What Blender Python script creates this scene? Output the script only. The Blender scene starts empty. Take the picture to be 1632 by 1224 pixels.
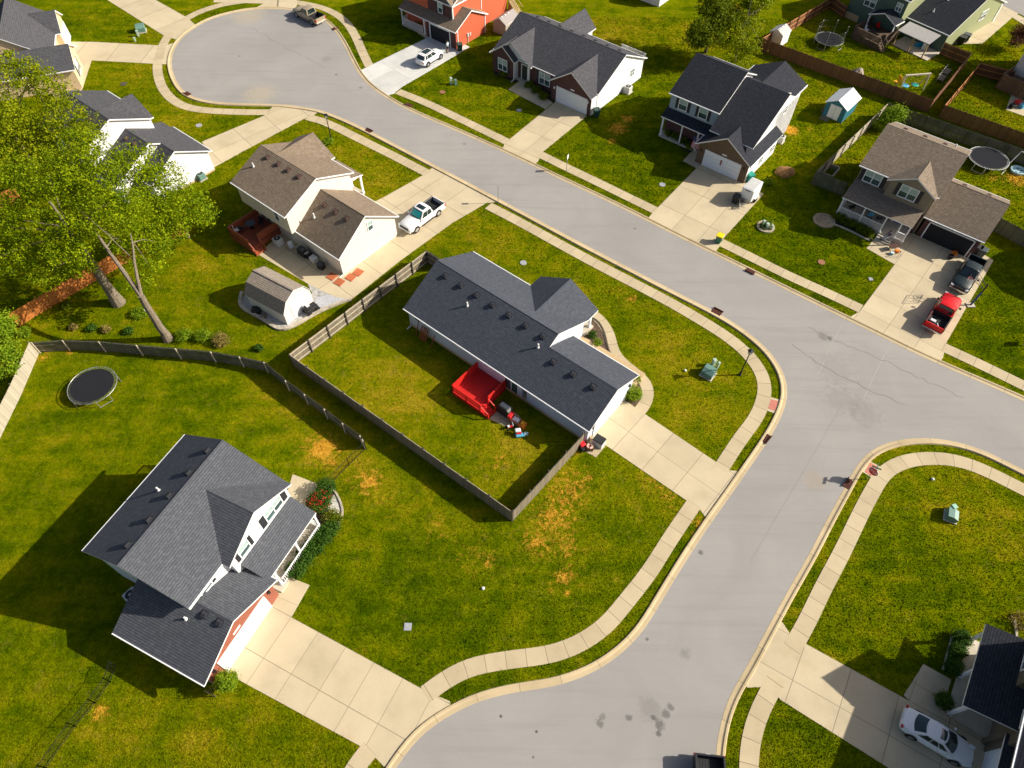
import bpy, bmesh, math, random
import numpy as np
from mathutils import Vector, Matrix
R = math.radians
random.seed(7); rng = np.random.default_rng(7)
scene = bpy.context.scene
COL = scene.collection

# ------------------------------------------------------------------ camera, sky, sun, exposure
CAM_H, FOC, PIT, ROLL = 52.0, 1085.0, R(54.15), R(0.8)
cp, sp = math.cos(PIT), math.sin(PIT)
FW = Vector((0, cp, -sp)); _rt = Vector((1, 0, 0)); _up = Vector((0, sp, cp))
RT = _rt*math.cos(ROLL) + _up*math.sin(ROLL); UP = -_rt*math.sin(ROLL) + _up*math.cos(ROLL)
cam = bpy.data.cameras.new("camera"); cam.sensor_width = 36.0; cam.lens = FOC/1632*36.0
cam.clip_start = 0.5; cam.clip_end = 3000
camo = bpy.data.objects.new("camera", cam); COL.objects.link(camo)
m3 = Matrix((RT, UP, -FW)).transposed()
camo.matrix_world = Matrix.Translation((0, 0, CAM_H)) @ m3.to_4x4()
scene.camera = camo

SUN_EL, SUN_AZ = R(31.0), R(3.0)      # azimuth measured from +X towards +Y
sun_dir = Vector((math.cos(SUN_EL)*math.cos(SUN_AZ), math.cos(SUN_EL)*math.sin(SUN_AZ), math.sin(SUN_EL)))
world = bpy.data.worlds.new("World"); scene.world = world; world.use_nodes = True
wn = world.node_tree.nodes; wl = world.node_tree.links
bg = wn["Background"]; sky = wn.new("ShaderNodeTexSky"); sky.sky_type = 'NISHITA'; sky.sun_disc = False
sky.sun_elevation = SUN_EL; sky.sun_rotation = R(87.0); sky.altitude = 100; sky.air_density = .8; sky.dust_density = 3.5; sky.ozone_density = .6
wl.new(sky.outputs[0], bg.inputs[0]); bg.inputs[1].default_value = 0.082
sl = bpy.data.lights.new("sun", 'SUN'); sl.energy = 5.0; sl.angle = R(0.5); sl.color = (1.0, 0.93, 0.80)
so = bpy.data.objects.new("sun", sl); COL.objects.link(so)
so.rotation_euler = sun_dir.to_track_quat('Z', 'Y').to_euler(); so.location = (60, 40, 90)
scene.view_settings.view_transform = 'Standard'; scene.view_settings.look = 'None'
scene.view_settings.exposure = 0.5; scene.view_settings.gamma = 1.0
scene.render.film_transparent = False
scene.cycles.max_bounces = 6; scene.cycles.diffuse_bounces = 3; scene.cycles.transparent_max_bounces = 8

def G(px, py, z=0.0):
    """point of the photograph (1632x1224) taken back to the level z"""
    d = RT*((px-816)/FOC) - UP*((py-612)/FOC) + FW
    t = (z-CAM_H)/d.z
    return Vector((0, 0, CAM_H)) + d*t
def GV(pts, z=0.0): return [G(x, y, z) for x, y in pts]

# ------------------------------------------------------------------ materials
def nmat(name):
    m = bpy.data.materials.new(name); m.use_nodes = True
    nt = m.node_tree; b = nt.nodes["Principled BSDF"]; return m, nt, b
class NT:
    def __init__(s, nt): s.nt = nt
    def n(s, t, **k):
        x = s.nt.nodes.new(t)
        for a, v in k.items(): setattr(x, a, v)
        return x
    def l(s, a, b): s.nt.links.new(a, b)
    def pos(s): return s.n("ShaderNodeNewGeometry").outputs["Position"]
    def uv(s): return s.n("ShaderNodeUVMap", uv_map="uv").outputs[0]
    def attr(s, nm): return s.n("ShaderNodeAttribute", attribute_name=nm).outputs["Fac"]
    def noise(s, vec, scale, detail=3, rough=.55, dist=0.0):
        x = s.n("ShaderNodeTexNoise"); x.inputs["Scale"].default_value = scale; x.inputs["Detail"].default_value = detail
        x.inputs["Roughness"].default_value = rough; x.inputs["Distortion"].default_value = dist
        s.l(vec, x.inputs["Vector"]); return x.outputs["Fac"]
    def math(s, op, a, b=None, clamp=False):
        x = s.n("ShaderNodeMath", operation=op); x.use_clamp = clamp
        for i, v in enumerate((a, b)):
            if v is None: continue
            if hasattr(v, "is_linked"): s.l(v, x.inputs[i])
            else: x.inputs[i].default_value = v
        return x.outputs[0]
    def ramp(s, fac, stops, interp='LINEAR'):
        x = s.n("ShaderNodeValToRGB"); x.color_ramp.interpolation = interp
        e = x.color_ramp.elements
        while len(e) < len(stops): e.new(0.5)
        for i, (p, c) in enumerate(stops): e[i].position = p; e[i].color = (*c, 1) if len(c) == 3 else c
        s.l(fac, x.inputs[0]); return x.outputs[0]
    def step(s, v, a, b):
        x = s.n("ShaderNodeMapRange"); x.interpolation_type = 'SMOOTHSTEP'
        s.l(v, x.inputs[0]); x.inputs[1].default_value = a; x.inputs[2].default_value = b; return x.outputs[0]
    def mix(s, fac, a, b, blend='MIX'):
        x = s.n("ShaderNodeMix", data_type='RGBA', blend_type=blend)
        ins = [x.inputs[0], x.inputs[6], x.inputs[7]]
        for i, v in zip(ins, (fac, a, b)):
            if hasattr(v, "is_linked"): s.l(v, i)
            elif isinstance(v, (int, float)): i.default_value = v
            else: i.default_value = (*v, 1)
        return x.outputs[2]
    def bump(s, h, strength, dist, b):
        x = s.n("ShaderNodeBump"); x.inputs["Strength"].default_value = strength; x.inputs["Distance"].default_value = dist
        s.l(h, x.inputs["Height"]); s.l(x.outputs[0], b.inputs["Normal"])
    def sep(s, v):
        x = s.n("ShaderNodeSeparateXYZ"); s.l(v, x.inputs[0]); return x.outputs

def paint(name, c, rough=.55, metal=0.0, coat=0.0, var=.08, spec=.5):
    m, nt, b = nmat(name); t = NT(nt)
    n = t.noise(t.pos(), 3.0, 4)
    lo = tuple(x*(1-var) for x in c); hi = tuple(min(1, x*(1+var)) for x in c)
    t.l(t.ramp(n, [(.3, lo), (.7, hi)]), b.inputs["Base Color"])
    b.inputs["Roughness"].default_value = rough; b.inputs["Metallic"].default_value = metal
    b.inputs["Coat Weight"].default_value = coat; b.inputs["Coat Roughness"].default_value = .05
    b.inputs["Specular IOR Level"].default_value = spec
    return m
def shingle(name, c1, c2, c3):
    m, nt, b = nmat(name); t = NT(nt); uv = t.uv()
    br = t.n("ShaderNodeTexBrick"); t.l(uv, br.inputs[0])
    br.inputs["Scale"].default_value = 1; br.inputs["Brick Width"].default_value = .34; br.inputs["Row Height"].default_value = .19
    br.inputs["Mortar Size"].default_value = .012; br.inputs["Mortar Smooth"].default_value = .3; br.inputs["Bias"].default_value = 0
    br.inputs["Color1"].default_value = (*c1, 1); br.inputs["Color2"].default_value = (*c2, 1); br.inputs["Mortar"].default_value = (*[x*.45 for x in c1], 1)
    n1 = t.noise(uv, 3.1, 4, .7); n2 = t.noise(t.pos(), .35, 3)
    col = t.mix(t.step(n1, .45, .75), br.outputs[0], c3)
    col = t.mix(t.math('MULTIPLY', t.step(n2, .35, .7), .35), col, tuple(x*.75 for x in c1))
    st = t.noise(uv, 40, 2, .8)
    col = t.mix(t.step(st, .3, .75), t.mix(1.0, col, (.62, .62, .62), 'MULTIPLY'), col)
    b.inputs["Roughness"].default_value = .95; b.inputs["Specular IOR Level"].default_value = .12
    v = t.sep(uv)[1]; sw = t.math('FRACT', t.math('DIVIDE', v, .19)); t.l(t.mix(t.step(sw, .62, 1.0), col, t.mix(1.0, col, (.55, .55, .55), 'MULTIPLY')), b.inputs["Base Color"])
    h = t.math('ADD', t.math('MULTIPLY', sw, -.6), t.math('MULTIPLY', n1, .8))
    t.bump(h, .55, .03, b); return m
def siding(name, c, pitch=.17, vertical=False):
    m, nt, b = nmat(name); t = NT(nt); uv = t.uv(); v = t.sep(uv)[0 if vertical else 1]
    f = t.math('FRACT', t.math('DIVIDE', v, pitch)); n = t.noise(t.pos(), .8, 4)
    col = t.mix(t.step(n, .3, .75), tuple(x*.93 for x in c), c)
    col = t.mix(t.step(f, .9, 1.0), col, tuple(x*.72 for x in c))
    t.l(col, b.inputs["Base Color"]); b.inputs["Roughness"].default_value = .6
    t.bump(f, .5, .02, b); return m
def brick(name, c1, c2, mort):
    m, nt, b = nmat(name); t = NT(nt); uv = t.uv(); br = t.n("ShaderNodeTexBrick"); t.l(uv, br.inputs[0])
    br.inputs["Scale"].default_value = 1; br.inputs["Brick Width"].default_value = .24; br.inputs["Row Height"].default_value = .085
    br.inputs["Mortar Size"].default_value = .008; br.inputs["Color1"].default_value = (*c1, 1); br.inputs["Color2"].default_value = (*c2, 1); br.inputs["Mortar"].default_value = (*mort, 1)
    n = t.noise(uv, 1.5, 4); t.l(t.mix(t.math('MULTIPLY', n, .5), br.outputs[0], tuple(x*.55 for x in c1)), b.inputs["Base Color"])
    b.inputs["Roughness"].default_value = .85; t.bump(br.outputs[1], -.4, .01, b); return m
def planks(name, c, w=.14, gap=.35, var=.35, axis=0, rough=.8, shade_tint=None):
    m, nt, b = nmat(name); t = NT(nt); uv = t.uv(); s = t.sep(uv); u = t.math('DIVIDE', s[axis], w)
    f = t.math('FRACT', u); idn = t.n("ShaderNodeTexWhiteNoise", noise_dimensions='1D'); t.l(t.math('FLOOR', u), idn.inputs["W"])
    mp = t.n("ShaderNodeMapping"); mp.inputs["Scale"].default_value = (14, 1.2, 1) if axis == 0 else (1.2, 14, 1); t.l(uv, mp.inputs[0])
    g = t.noise(mp.outputs[0], 1.5, 5, .7); r = t.math('ADD', t.math('MULTIPLY', idn.outputs[0], .6), t.math('MULTIPLY', g, .5))
    col = t.ramp(r, [(.1, tuple(x*(1-var) for x in c)), (.6, c), (1, tuple(min(1, x*(1+var)) for x in c))])
    if shade_tint: col = t.mix(t.step(t.noise(t.pos(), .9, 4), .4, .7), col, shade_tint)
    e = t.math('MINIMUM', f, t.math('SUBTRACT', 1.0, f)); col = t.mix(t.step(e, .03, .09), tuple(x*gap for x in c), col)
    t.l(col, b.inputs["Base Color"]); b.inputs["Roughness"].default_value = rough; t.bump(t.step(e, .0, .1), .5, .02, b); return m
def glass(name, c=(.02, .035, .04), rough=.06):
    m, nt, b = nmat(name); t = NT(nt); n = t.noise(t.pos(), .9, 2)
    t.l(t.ramp(n, [(.35, c), (.65, tuple(min(1, x*2.2) for x in c))]), b.inputs["Base Color"])
    b.inputs["Roughness"].default_value = rough; b.inputs["Specular IOR Level"].default_value = .8; return m
def leafm(name, dark, mid, light, trans=.35):
    m, nt, b = nmat(name); t = NT(nt); a = t.attr("leaf")
    col = t.ramp(a, [(0, dark), (.5, mid), (1, light)])
    t.l(col, b.inputs["Base Color"]); b.inputs["Roughness"].default_value = .7; b.inputs["Specular IOR Level"].default_value = .12
    tr = t.n("ShaderNodeBsdfTranslucent"); t.l(col, tr.inputs[0]); mx = t.n("ShaderNodeMixShader"); mx.inputs[0].default_value = trans
    t.l(b.outputs[0], mx.inputs[1]); t.l(tr.outputs[0], mx.inputs[2]); t.l(mx.outputs[0], nt.nodes["Material Output"].inputs[0]); return m
def bark(name, c1, c2):
    m, nt, b = nmat(name); t = NT(nt); n = t.noise(t.pos(), 6, 5, .7); t.l(t.ramp(n, [(.3, c1), (.7, c2)]), b.inputs["Base Color"])
    b.inputs["Roughness"].default_value = .9; t.bump(n, .8, .05, b); return m
def concrete(name, c, joint=.35, stain=(.30, .22, .12), lw=.016):
    m, nt, b = nmat(name); t = NT(nt); uv = t.uv(); p = t.pos()
    n1 = t.noise(p, .45, 5, .6); n2 = t.noise(p, 5.5, 4, .7); n3 = t.noise(p, 30, 2, .6)
    col = t.ramp(n1, [(.3, tuple(x*.88 for x in c)), (.5, c), (.72, tuple(min(1, x*1.07) for x in c))])
    col = t.mix(t.math('MULTIPLY', t.step(n2, .5, .8), .22), col, tuple(x*.7 for x in c))
    col = t.mix(t.math('MULTIPLY', t.step(n3, .45, .8), .12), col, tuple(x*.6 for x in c))
    col = t.mix(t.math('MULTIPLY', t.step(t.noise(p, .22, 4, .65, .6), .58, .78), .35), col, stain)
    s = t.sep(uv); ms = []
    cv = t.n("ShaderNodeCombineXYZ"); t.l(t.math('FLOOR', s[0]), cv.inputs[0]); t.l(t.math('FLOOR', s[1]), cv.inputs[1]); t.l(t.math('ADD', t.math('MULTIPLY', t.math('FLOOR', s[0]), 3.7), t.math('FLOOR', s[1])), cv.inputs[2])
    wnz = t.n("ShaderNodeTexWhiteNoise", noise_dimensions='3D'); t.l(cv.outputs[0], wnz.inputs["Vector"])
    col = t.mix(1.0, col, t.ramp(wnz.outputs["Value"], [(0, (.92, .915, .91)), (1, (1.04, 1.035, 1.03))]), 'MULTIPLY')
    for i in (0, 1):
        f = t.math('FRACT', s[i]); ms.append(t.math('MINIMUM', f, t.math('SUBTRACT', 1.0, f)))
    e = t.math('MINIMUM', ms[0], ms[1]); k = t.step(e, lw*.35, lw)
    col = t.mix(k, tuple(x*joint for x in c), col)
    t.l(col, b.inputs["Base Color"]); b.inputs["Roughness"].default_value = .88; b.inputs["Specular IOR Level"].default_value = .25
    t.bump(t.math('ADD', t.math('MULTIPLY', n3, .3), k), .4, .012, b); return m

M = {}
def grass_mat():
    m, nt, b = nmat("lawn grass"); t = NT(nt); p = t.pos()
    big = t.noise(p, .085, 4, .6, .4); mid = t.noise(p, .5, 6, .68, .3); fine = t.noise(p, 2.6, 6, .78); tiny = t.noise(p, 9, 4, .8)
    dry = t.attr("dry"); dirt = t.attr("dirt")
    f = t.math('ADD', t.math('MULTIPLY', big, .45), t.math('MULTIPLY', mid, .85))
    mp = t.n("ShaderNodeMapping"); mp.inputs["Rotation"].default_value = (0, 0, R(32)); mp.inputs["Scale"].default_value = (.12, 1.0, 1); t.l(p, mp.inputs[0])
    f = t.math('ADD', f, t.math('MULTIPLY', t.math('SUBTRACT', t.noise(mp.outputs[0], .95, 3, .5), .5), .38))
    f = t.math('ADD', f, t.math('MULTIPLY', t.math('SUBTRACT', dry, .5), .52))
    col = t.ramp(f, [(.34, (.038, .070, .0005)), (.50, (.074, .108, .0006)), (.63, (.122, .148, .001)), (.77, (.186, .178, .003)), (.94, (.275, .212, .010))])
    col = t.mix(1.0, col, t.ramp(fine, [(.28, (.55, .60, .52)), (.5, (1, 1, 1)), (.74, (1.5, 1.42, 1.35))]), 'MULTIPLY')
    col = t.mix(1.0, col, t.ramp(tiny, [(.30, (.55, .60, .52)), (.5, (1, 1, 1)), (.72, (1.6, 1.5, 1.5))]), 'MULTIPLY')
    spk = t.math('MULTIPLY', t.step(t.noise(p, 1.1, 6, .85), .53, .68), t.step(t.noise(p, .33, 3, .6), .40, .62))
    col = t.mix(t.math('MULTIPLY', spk, t.math('MULTIPLY', dry, 1.0)), col, t.ramp(tiny, [(.3, (.17, .115, .018)), (.7, (.36, .25, .06))]))
    dn = t.math('ADD', t.math('MULTIPLY', t.noise(p, 1.9, 8, .84, .5), 2.0), t.math('MULTIPLY', dirt, 1.0))
    k = t.step(dn, 1.36, 1.66)
    dcol = t.ramp(t.noise(p, 2.6, 5, .75), [(.3, (.27, .14, .02)), (.48, (.54, .26, .025)), (.66, (.76, .42, .05)), (.85, (.72, .48, .14))])
    col = t.mix(t.math('MULTIPLY', k, .92), col, dcol)
    t.l(col, b.inputs["Base Color"]); b.inputs["Roughness"].default_value = 1.0; b.inputs["Specular IOR Level"].default_value = 0.0
    h = t.math('ADD', t.math('MULTIPLY', tiny, .6), t.math('MULTIPLY', fine, .8)); t.bump(h, .9, .09, b)
    return m
def asphalt_mat(stains):
    m, nt, b = nmat("asphalt"); t = NT(nt); p = t.pos()
    c = (.335, .318, .300)
    n1 = t.noise(p, .13, 5, .6, .8); n2 = t.noise(p, 1.3, 5, .7); n3 = t.noise(p, 22, 3, .7)
    mp = t.n("ShaderNodeMapping"); mp.inputs["Rotation"].default_value = (0, 0, R(38.5)); mp.inputs["Scale"].default_value = (.12, 2.2, 1); t.l(p, mp.inputs[0])
    n4 = t.noise(mp.outputs[0], .55, 5, .65)
    col = t.ramp(n1, [(.3, tuple(x*.90 for x in c)), (.55, c), (.75, tuple(x*1.07 for x in c))])
    col = t.mix(t.math('MULTIPLY', t.step(n4, .47, .72), .42), col, tuple(x*.78 for x in c))
    col = t.mix(t.math('MULTIPLY', t.step(n2, .55, .8), .18), col, tuple(x*.7 for x in c))
    col = t.mix(t.math('MULTIPLY', t.step(n3, .35, .75), .30), tuple(x*.72 for x in c), col) if False else t.mix(t.math('MULTIPLY', t.step(n3, .45, .75), .38), col, tuple(x*.6 for x in c))
    wob = t.noise(p, 1.9, 5, .75)
    for (x, y, r, s, sc) in stains:
        v = t.n("ShaderNodeVectorMath", operation='DISTANCE'); t.l(p, v.inputs[0]); v.inputs[1].default_value = (x, y, .04)
        d = t.math('ADD', t.math('DIVIDE', v.outputs["Value"], r), t.math('MULTIPLY', t.math('SUBTRACT', wob, .5), 2.2))
        k = t.math('SUBTRACT', 1.0, t.step(d, .35, .95)); col = t.mix(t.math('MULTIPLY', k, s), col, sc)
    t.l(col, b.inputs["Base Color"]); b.inputs["Roughness"].default_value = .9; b.inputs["Specular IOR Level"].default_value = .15
    t.bump(n3, .35, .01, b); return m

# ------------------------------------------------------------------ mesh building helpers
Z = Vector((0, 0, 1))
class MB:
    def __init__(s): s.v = []; s.f = []; s.mi = []; s.uv = []; s.sm = []
    def poly(s, pts, mi=0, uv=None, smooth=False):
        pts = [Vector(p) for p in pts]; b = len(s.v); s.v += pts
        s.f.append(list(range(b, b+len(pts)))); s.mi.append(mi); s.sm.append(smooth)
        if uv is None:
            n = Vector((0, 0, 0))
            for i in range(len(pts)):
                a, c = pts[i], pts[(i+1) % len(pts)]; n += a.cross(c)
            n = n.normalized() if n.length > 1e-12 else Z.copy()
            u = Z.cross(n)
            u = u.normalized() if u.length > .02 else Vector((1, 0, 0))
            w = n.cross(u); uv = [(p.dot(u), p.dot(w)) for p in pts]
        s.uv.append(uv)
    def mesh(s, verts, faces, mi=0, smooth=False):
        for f in faces: s.poly([verts[i] for i in f], mi, smooth=smooth)
    def box(s, c, d, mi=0, rot=0.0, M4=None):
        x, y, z = d[0]/2, d[1]/2, d[2]/2
        vs = [Vector((a*x, b*y, e*z)) for e in (-1, 1) for a, b in ((-1, -1), (1, -1), (1, 1), (-1, 1))]
        if M4 is not None: vs = [M4 @ v for v in vs]
        elif rot:
            r = Matrix.Rotation(rot, 3, 'Z'); vs = [r @ v for v in vs]
        c = Vector(c); vs = [v+c for v in vs]
        s.mesh(vs, [(3, 2, 1, 0), (4, 5, 6, 7), (0, 1, 5, 4), (1, 2, 6, 5), (2, 3, 7, 6), (3, 0, 4, 7)], mi)
    def bx(s, x0, x1, y0, y1, z0, z1, mi=0): s.box(((x0+x1)/2, (y0+y1)/2, (z0+z1)/2), (abs(x1-x0), abs(y1-y0), abs(z1-z0)), mi)
    def bar(s, a, b, w, h=None, mi=0):
        """square bar from a to b"""
        a, b = Vector(a), Vector(b); d = b-a; L = d.length
        if L < 1e-6: return
        d = d/L; up = Z if abs(d.z) < .95 else Vector((1, 0, 0)); sx = d.cross(up).normalized(); sz = sx.cross(d)
        h = h or w; o = [(-1, -1), (1, -1), (1, 1), (-1, 1)]
        va = [a+sx*(i*w/2)+sz*(j*h/2) for i, j in o]; vb = [b+sx*(i*w/2)+sz*(j*h/2) for i, j in o]
        s.mesh(va+vb, [(0, 1, 2, 3), (7, 6, 5, 4), (1, 0, 4, 5), (2, 1, 5, 6), (3, 2, 6, 7), (0, 3, 7, 4)], mi)
    def tube(s, pts, rad, n=8, mi=0, smooth=True, cap=True):
        pts = [Vector(p) for p in pts]; rad = rad if isinstance(rad, (list, tuple)) else [rad]*len(pts); rings = []
        ref = None
        for i, p in enumerate(pts):
            d = (pts[min(i+1, len(pts)-1)]-pts[max(i-1, 0)])
            d = d.normalized() if d.length > 1e-9 else Z
            if ref is None: ref = Vector((1, 0, 0)) if abs(d.x) < .8 else Vector((0, 1, 0))
            x = (ref - d*ref.dot(d)).normalized(); y = d.cross(x)
            rings.append([p+(x*math.cos(2*math.pi*k/n)+y*math.sin(2*math.pi*k/n))*rad[i] for k in range(n)])
        for a, b in zip(rings, rings[1:]):
            for k in range(n): s.poly([a[k], a[(k+1) % n], b[(k+1) % n], b[k]], mi, smooth=smooth)
        if cap: s.poly(rings[0][::-1], mi); s.poly(rings[-1], mi)
    def lathe(s, prof, n=20, mi=0, c=(0, 0, 0), smooth=True, M4=None):
        c = Vector(c); rings = []
        for r, z in prof:
            ring = [Vector((r*math.cos(2*math.pi*k/n), r*math.sin(2*math.pi*k/n), z)) for k in range(n)]
            if M4 is not None: ring = [M4 @ q for q in ring]
            rings.append([q+c for q in ring])
        for a, b in zip(rings, rings[1:]):
            for k in range(n): s.poly([a[k], a[(k+1) % n], b[(k+1) % n], b[k]], mi, smooth=smooth)
        if prof[0][0] > 1e-4: s.poly(rings[0][::-1], mi)
        if prof[-1][0] > 1e-4: s.poly(rings[-1], mi)
    def loft(s, rings, mi=0, smooth=True, cap=True):
        n = len(rings[0])
        for a, b in zip(rings, rings[1:]):
            for k in range(n): s.poly([a[k], a[(k+1) % n], b[(k+1) % n], b[k]], mi, smooth=smooth)
        if cap: s.poly(rings[0][::-1], mi, smooth=smooth); s.poly(rings[-1], mi, smooth=smooth)
    def prism(s, p2, z0, z1, mi=0, mside=None, bottom=True, uvf=None):
        b = [Vector((p[0], p[1], z0)) for p in p2]; t = [Vector((p[0], p[1], z1)) for p in p2]; n = len(b)
        area = sum(b[i].x*b[(i+1) % n].y-b[(i+1) % n].x*b[i].y for i in range(n))
        if area < 0: b.reverse(); t.reverse()
        s.poly(t, mi, uv=[uvf(p) for p in t] if uvf else None)
        if bottom: s.poly(b[::-1], mi if mside is None else mside)
        for i in range(n): s.poly([b[i], b[(i+1) % n], t[(i+1) % n], t[i]], mi if mside is None else mside)
    def slab(s, top, t=.16, mi=0, me=1):
        top = [Vector(p) for p in top]; nn = Vector((0, 0, 0))
        for i in range(len(top)): nn += top[i].cross(top[(i+1) % len(top)])
        if nn.z < 0: top.reverse()
        bot = [p-Vector((0, 0, t)) for p in top]; n = len(top)
        s.poly(top, mi); s.poly(bot[::-1], me)
        for i in range(n): s.poly([bot[i], bot[(i+1) % n], top[(i+1) % n], top[i]], me)
    def build(s, name, mats, parent=None, weld=False, bevel=0, subsurf=0, loc=None, auto=False):
        me = bpy.data.meshes.new(name)
        me.from_pydata([tuple(v) for v in s.v], [], s.f)
        ul = me.uv_layers.new(name="uv"); k = 0
        flat = [c for uv in s.uv for p in uv for c in p]; ul.data.foreach_set("uv", flat)
        me.polygons.foreach_set("material_index", s.mi); me.polygons.foreach_set("use_smooth", s.sm)
        for mm in (mats if isinstance(mats, (list, tuple)) else [mats]): me.materials.append(mm)
        if weld or bevel or subsurf or auto:
            bm = bmesh.new(); bm.from_mesh(me); bmesh.ops.remove_doubles(bm, verts=bm.verts, dist=1e-4)
            if auto: bmesh.ops.recalc_face_normals(bm, faces=bm.faces)
            if bevel: bmesh.ops.bevel(bm, geom=[e for e in bm.edges if len(e.link_faces) == 2 and e.calc_face_angle(0) > .35], offset=bevel, segments=2, affect='EDGES', profile=.5)
            bm.to_mesh(me); bm.free()
        me.update()
        o = bpy.data.objects.new(name, me); COL.objects.link(o)
        if parent: o.parent = parent
        if loc is not None: o.location = loc
        if subsurf:
            md = o.modifiers.new("round", 'SUBSURF'); md.levels = subsurf; md.render_levels = subsurf
        return o
def tag(o, label=None, cat=None, group=None, kind=None):
    if label: o["label"] = label
    if cat: o["category"] = cat
    if group: o["group"] = group
    if kind: o["kind"] = kind
    return o
def thing(name, label, cat, loc=(0, 0, 0), rz=0.0, group=None):
    o = bpy.data.objects.new(name, None); COL.objects.link(o); o.location = loc; o.rotation_euler = (0, 0, rz); o.empty_display_size = .3
    return tag(o, label, cat, group)
def dup(root, loc, rz, label=None, group=None):
    r = root.copy(); COL.objects.link(r); r.location = loc; r.rotation_euler = (0, 0, rz)
    if label: r["label"] = label
    if group: r["group"] = group
    for ch in list(root.children):
        c = ch.copy(); COL.objects.link(c); c.parent = r
        for g in list(ch.children):
            d = g.copy(); COL.objects.link(d); d.parent = c
    return r
def ang(p, q, z=0.0):
    d = G(*q, z)-G(*p, z); return math.atan2(d.y, d.x)

# ------------------------------------------------------------------ ground
STRUCT = lambda o: tag(o, kind="structure")
def blobs(lst, X, Y, soft=1.0):
    out = np.zeros_like(X)
    for px, py, r, a in lst:
        c = G(px, py); out = np.maximum(out, a*np.exp(-(((X-c.x)**2+(Y-c.y)**2)/(r*r))**soft)) if a > 0 else out + a*np.exp(-(((X-c.x)**2+(Y-c.y)**2)/(r*r))**soft)
    return out
DIRT = [(870, 840, 5.5, .32), (900, 900, 4.0, .30), (640, 640, 6, .26), (470, 660, 5, .31), (585, 770, 3.0, .42), (510, 715, 3.2, .46), (760, 890, 3.5, .34), (700, 850, 3.5, .30), (620, 800, 3, .32), (1070, 790, 2.5, .4), (1000, 470, 3.0, .30), (1120, 640, 3.5, .26), (1060, 560, 4, .2), (700, 780, 4, .22), (960, 770, 4, .26), (430, 600, 3.0, .26), (230, 600, 3, .18), (640, 260, 3, .2), (340, 420, 4, .2), (430, 470, 3, .22), (1000, 40, 5, .26), (1190, 30, 4, .3), (1240, 230, 3, .3), (515, 715, 1.5, .8), (525, 735, 1.0, .62), (590, 768, 1.2, .7), (575, 757, .8, .6), (612, 800, .9, .45), (905, 785, 2.8, .52), (885, 825, 2.8, .54), (855, 865, 2.2, .50), (900, 870, 2.2, .48), (930, 760, 2.0, .42), (1040, 765, 2.5, .40), (900, 918, 1.0, .66), (880, 940, .8, .5), (905, 945, .5, .5),
        (1112, 835, .7, .7), (1108, 850, .6, .6), (700, 830, .8, .48), (780, 890, 1.0, .50), (750, 880, .8, .45), (1008, 477, .8, .66), (985, 460, .5, .5), (795, 735, 1.6, .44), (640, 620, 1.2, .40), (665, 655, .8, .40), (755, 715, .9, .42), (920, 720, .8, .50),
        (985, 205, 1.9, .66), (1000, 190, 1.5, .62), (975, 225, .9, .7), (1258, 207, 1.4, .85), (1290, 205, .9, .55), (1620, 285, 2.2, .62), (1585, 285, 1.2, .5), (1175, 12, 1.7, .6), (420, 635, .9, .40), (430, 660, .8, .38), (160, 1135, .9, .62), (575, 1045, .8, .5), (405, 585, .7, .4),
        (1050, 890, .8, .42), (70, 568, 1.2, .5), (110, 562, .9, .5), (1625, 980, 1.3, .3), (1020, 745, .8, .42), (1060, 770, .9, .5), (1078, 795, .6, .5), (560, 700, 1.0, .42), (500, 690, 1.2, .45), (1103, 305, .8, .3), (1165, 328, .4, .5), (1030, 200, .8, .4), (1545, 300, .6, .6)]
DRY = [(640, 620, 9, .82), (830, 740, 7, .80), (900, 480, 6, .75), (1060, 560, 8, .66), (1100, 660, 5, .66), (480, 640, 6, .70), (540, 730, 5, .72), (650, 800, 7, .62), (900, 850, 7, .60), (1000, 790, 6, .60), (420, 470, 6, .72), (330, 420, 7, .70), (960, 60, 11, .80), (1130, 60, 8, .80),
       (1420, 1120, 3, .55), (1560, 840, 9, .62), (600, 290, 6, .75), (560, 240, 5, .72), (780, 370, 7, .75), (220, 120, 8, .66), (300, 190, 8, .72), (60, 640, 7, .55), (180, 1150, 5, .62), (330, 1160, 6, .58), (1480, 80, 8, .52), (1560, 150, 8, .55), (420, 640, 5, .66), (560, 860, 6, .56), (1280, 30, 8, .6)]
LUSH = [(760, 1000, 8, -.16), (600, 950, 7, -.12), (250, 640, 7, -.10), (60, 900, 6, -.14), (1390, 900, 6, -.10), (1250, 400, 8, -.20), (1340, 430, 7, -.22), (640, 60, 9, -.26), (880, 160, 9, -.16), (1000, 270, 9, -.16), (1600, 480, 7, -.16), (1560, 560, 4, -.2), (90, 20, 10, -.14), (1320, 1170, 4, -.1), (1450, 980, 5, -.08), (1120, 870, 4, -.1)]
def fields(me, X, Y):
    a = me.attributes.new("dirt", 'FLOAT', 'POINT'); a.data.foreach_set("value", blobs(DIRT, X, Y).ravel().astype(np.float32))
    d = np.maximum(.45, blobs(DRY, X, Y, 1.0)) + blobs(LUSH, X, Y)
    a = me.attributes.new("dry", 'FLOAT', 'POINT'); a.data.foreach_set("value", np.clip(d, 0, 1).ravel().astype(np.float32))
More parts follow.
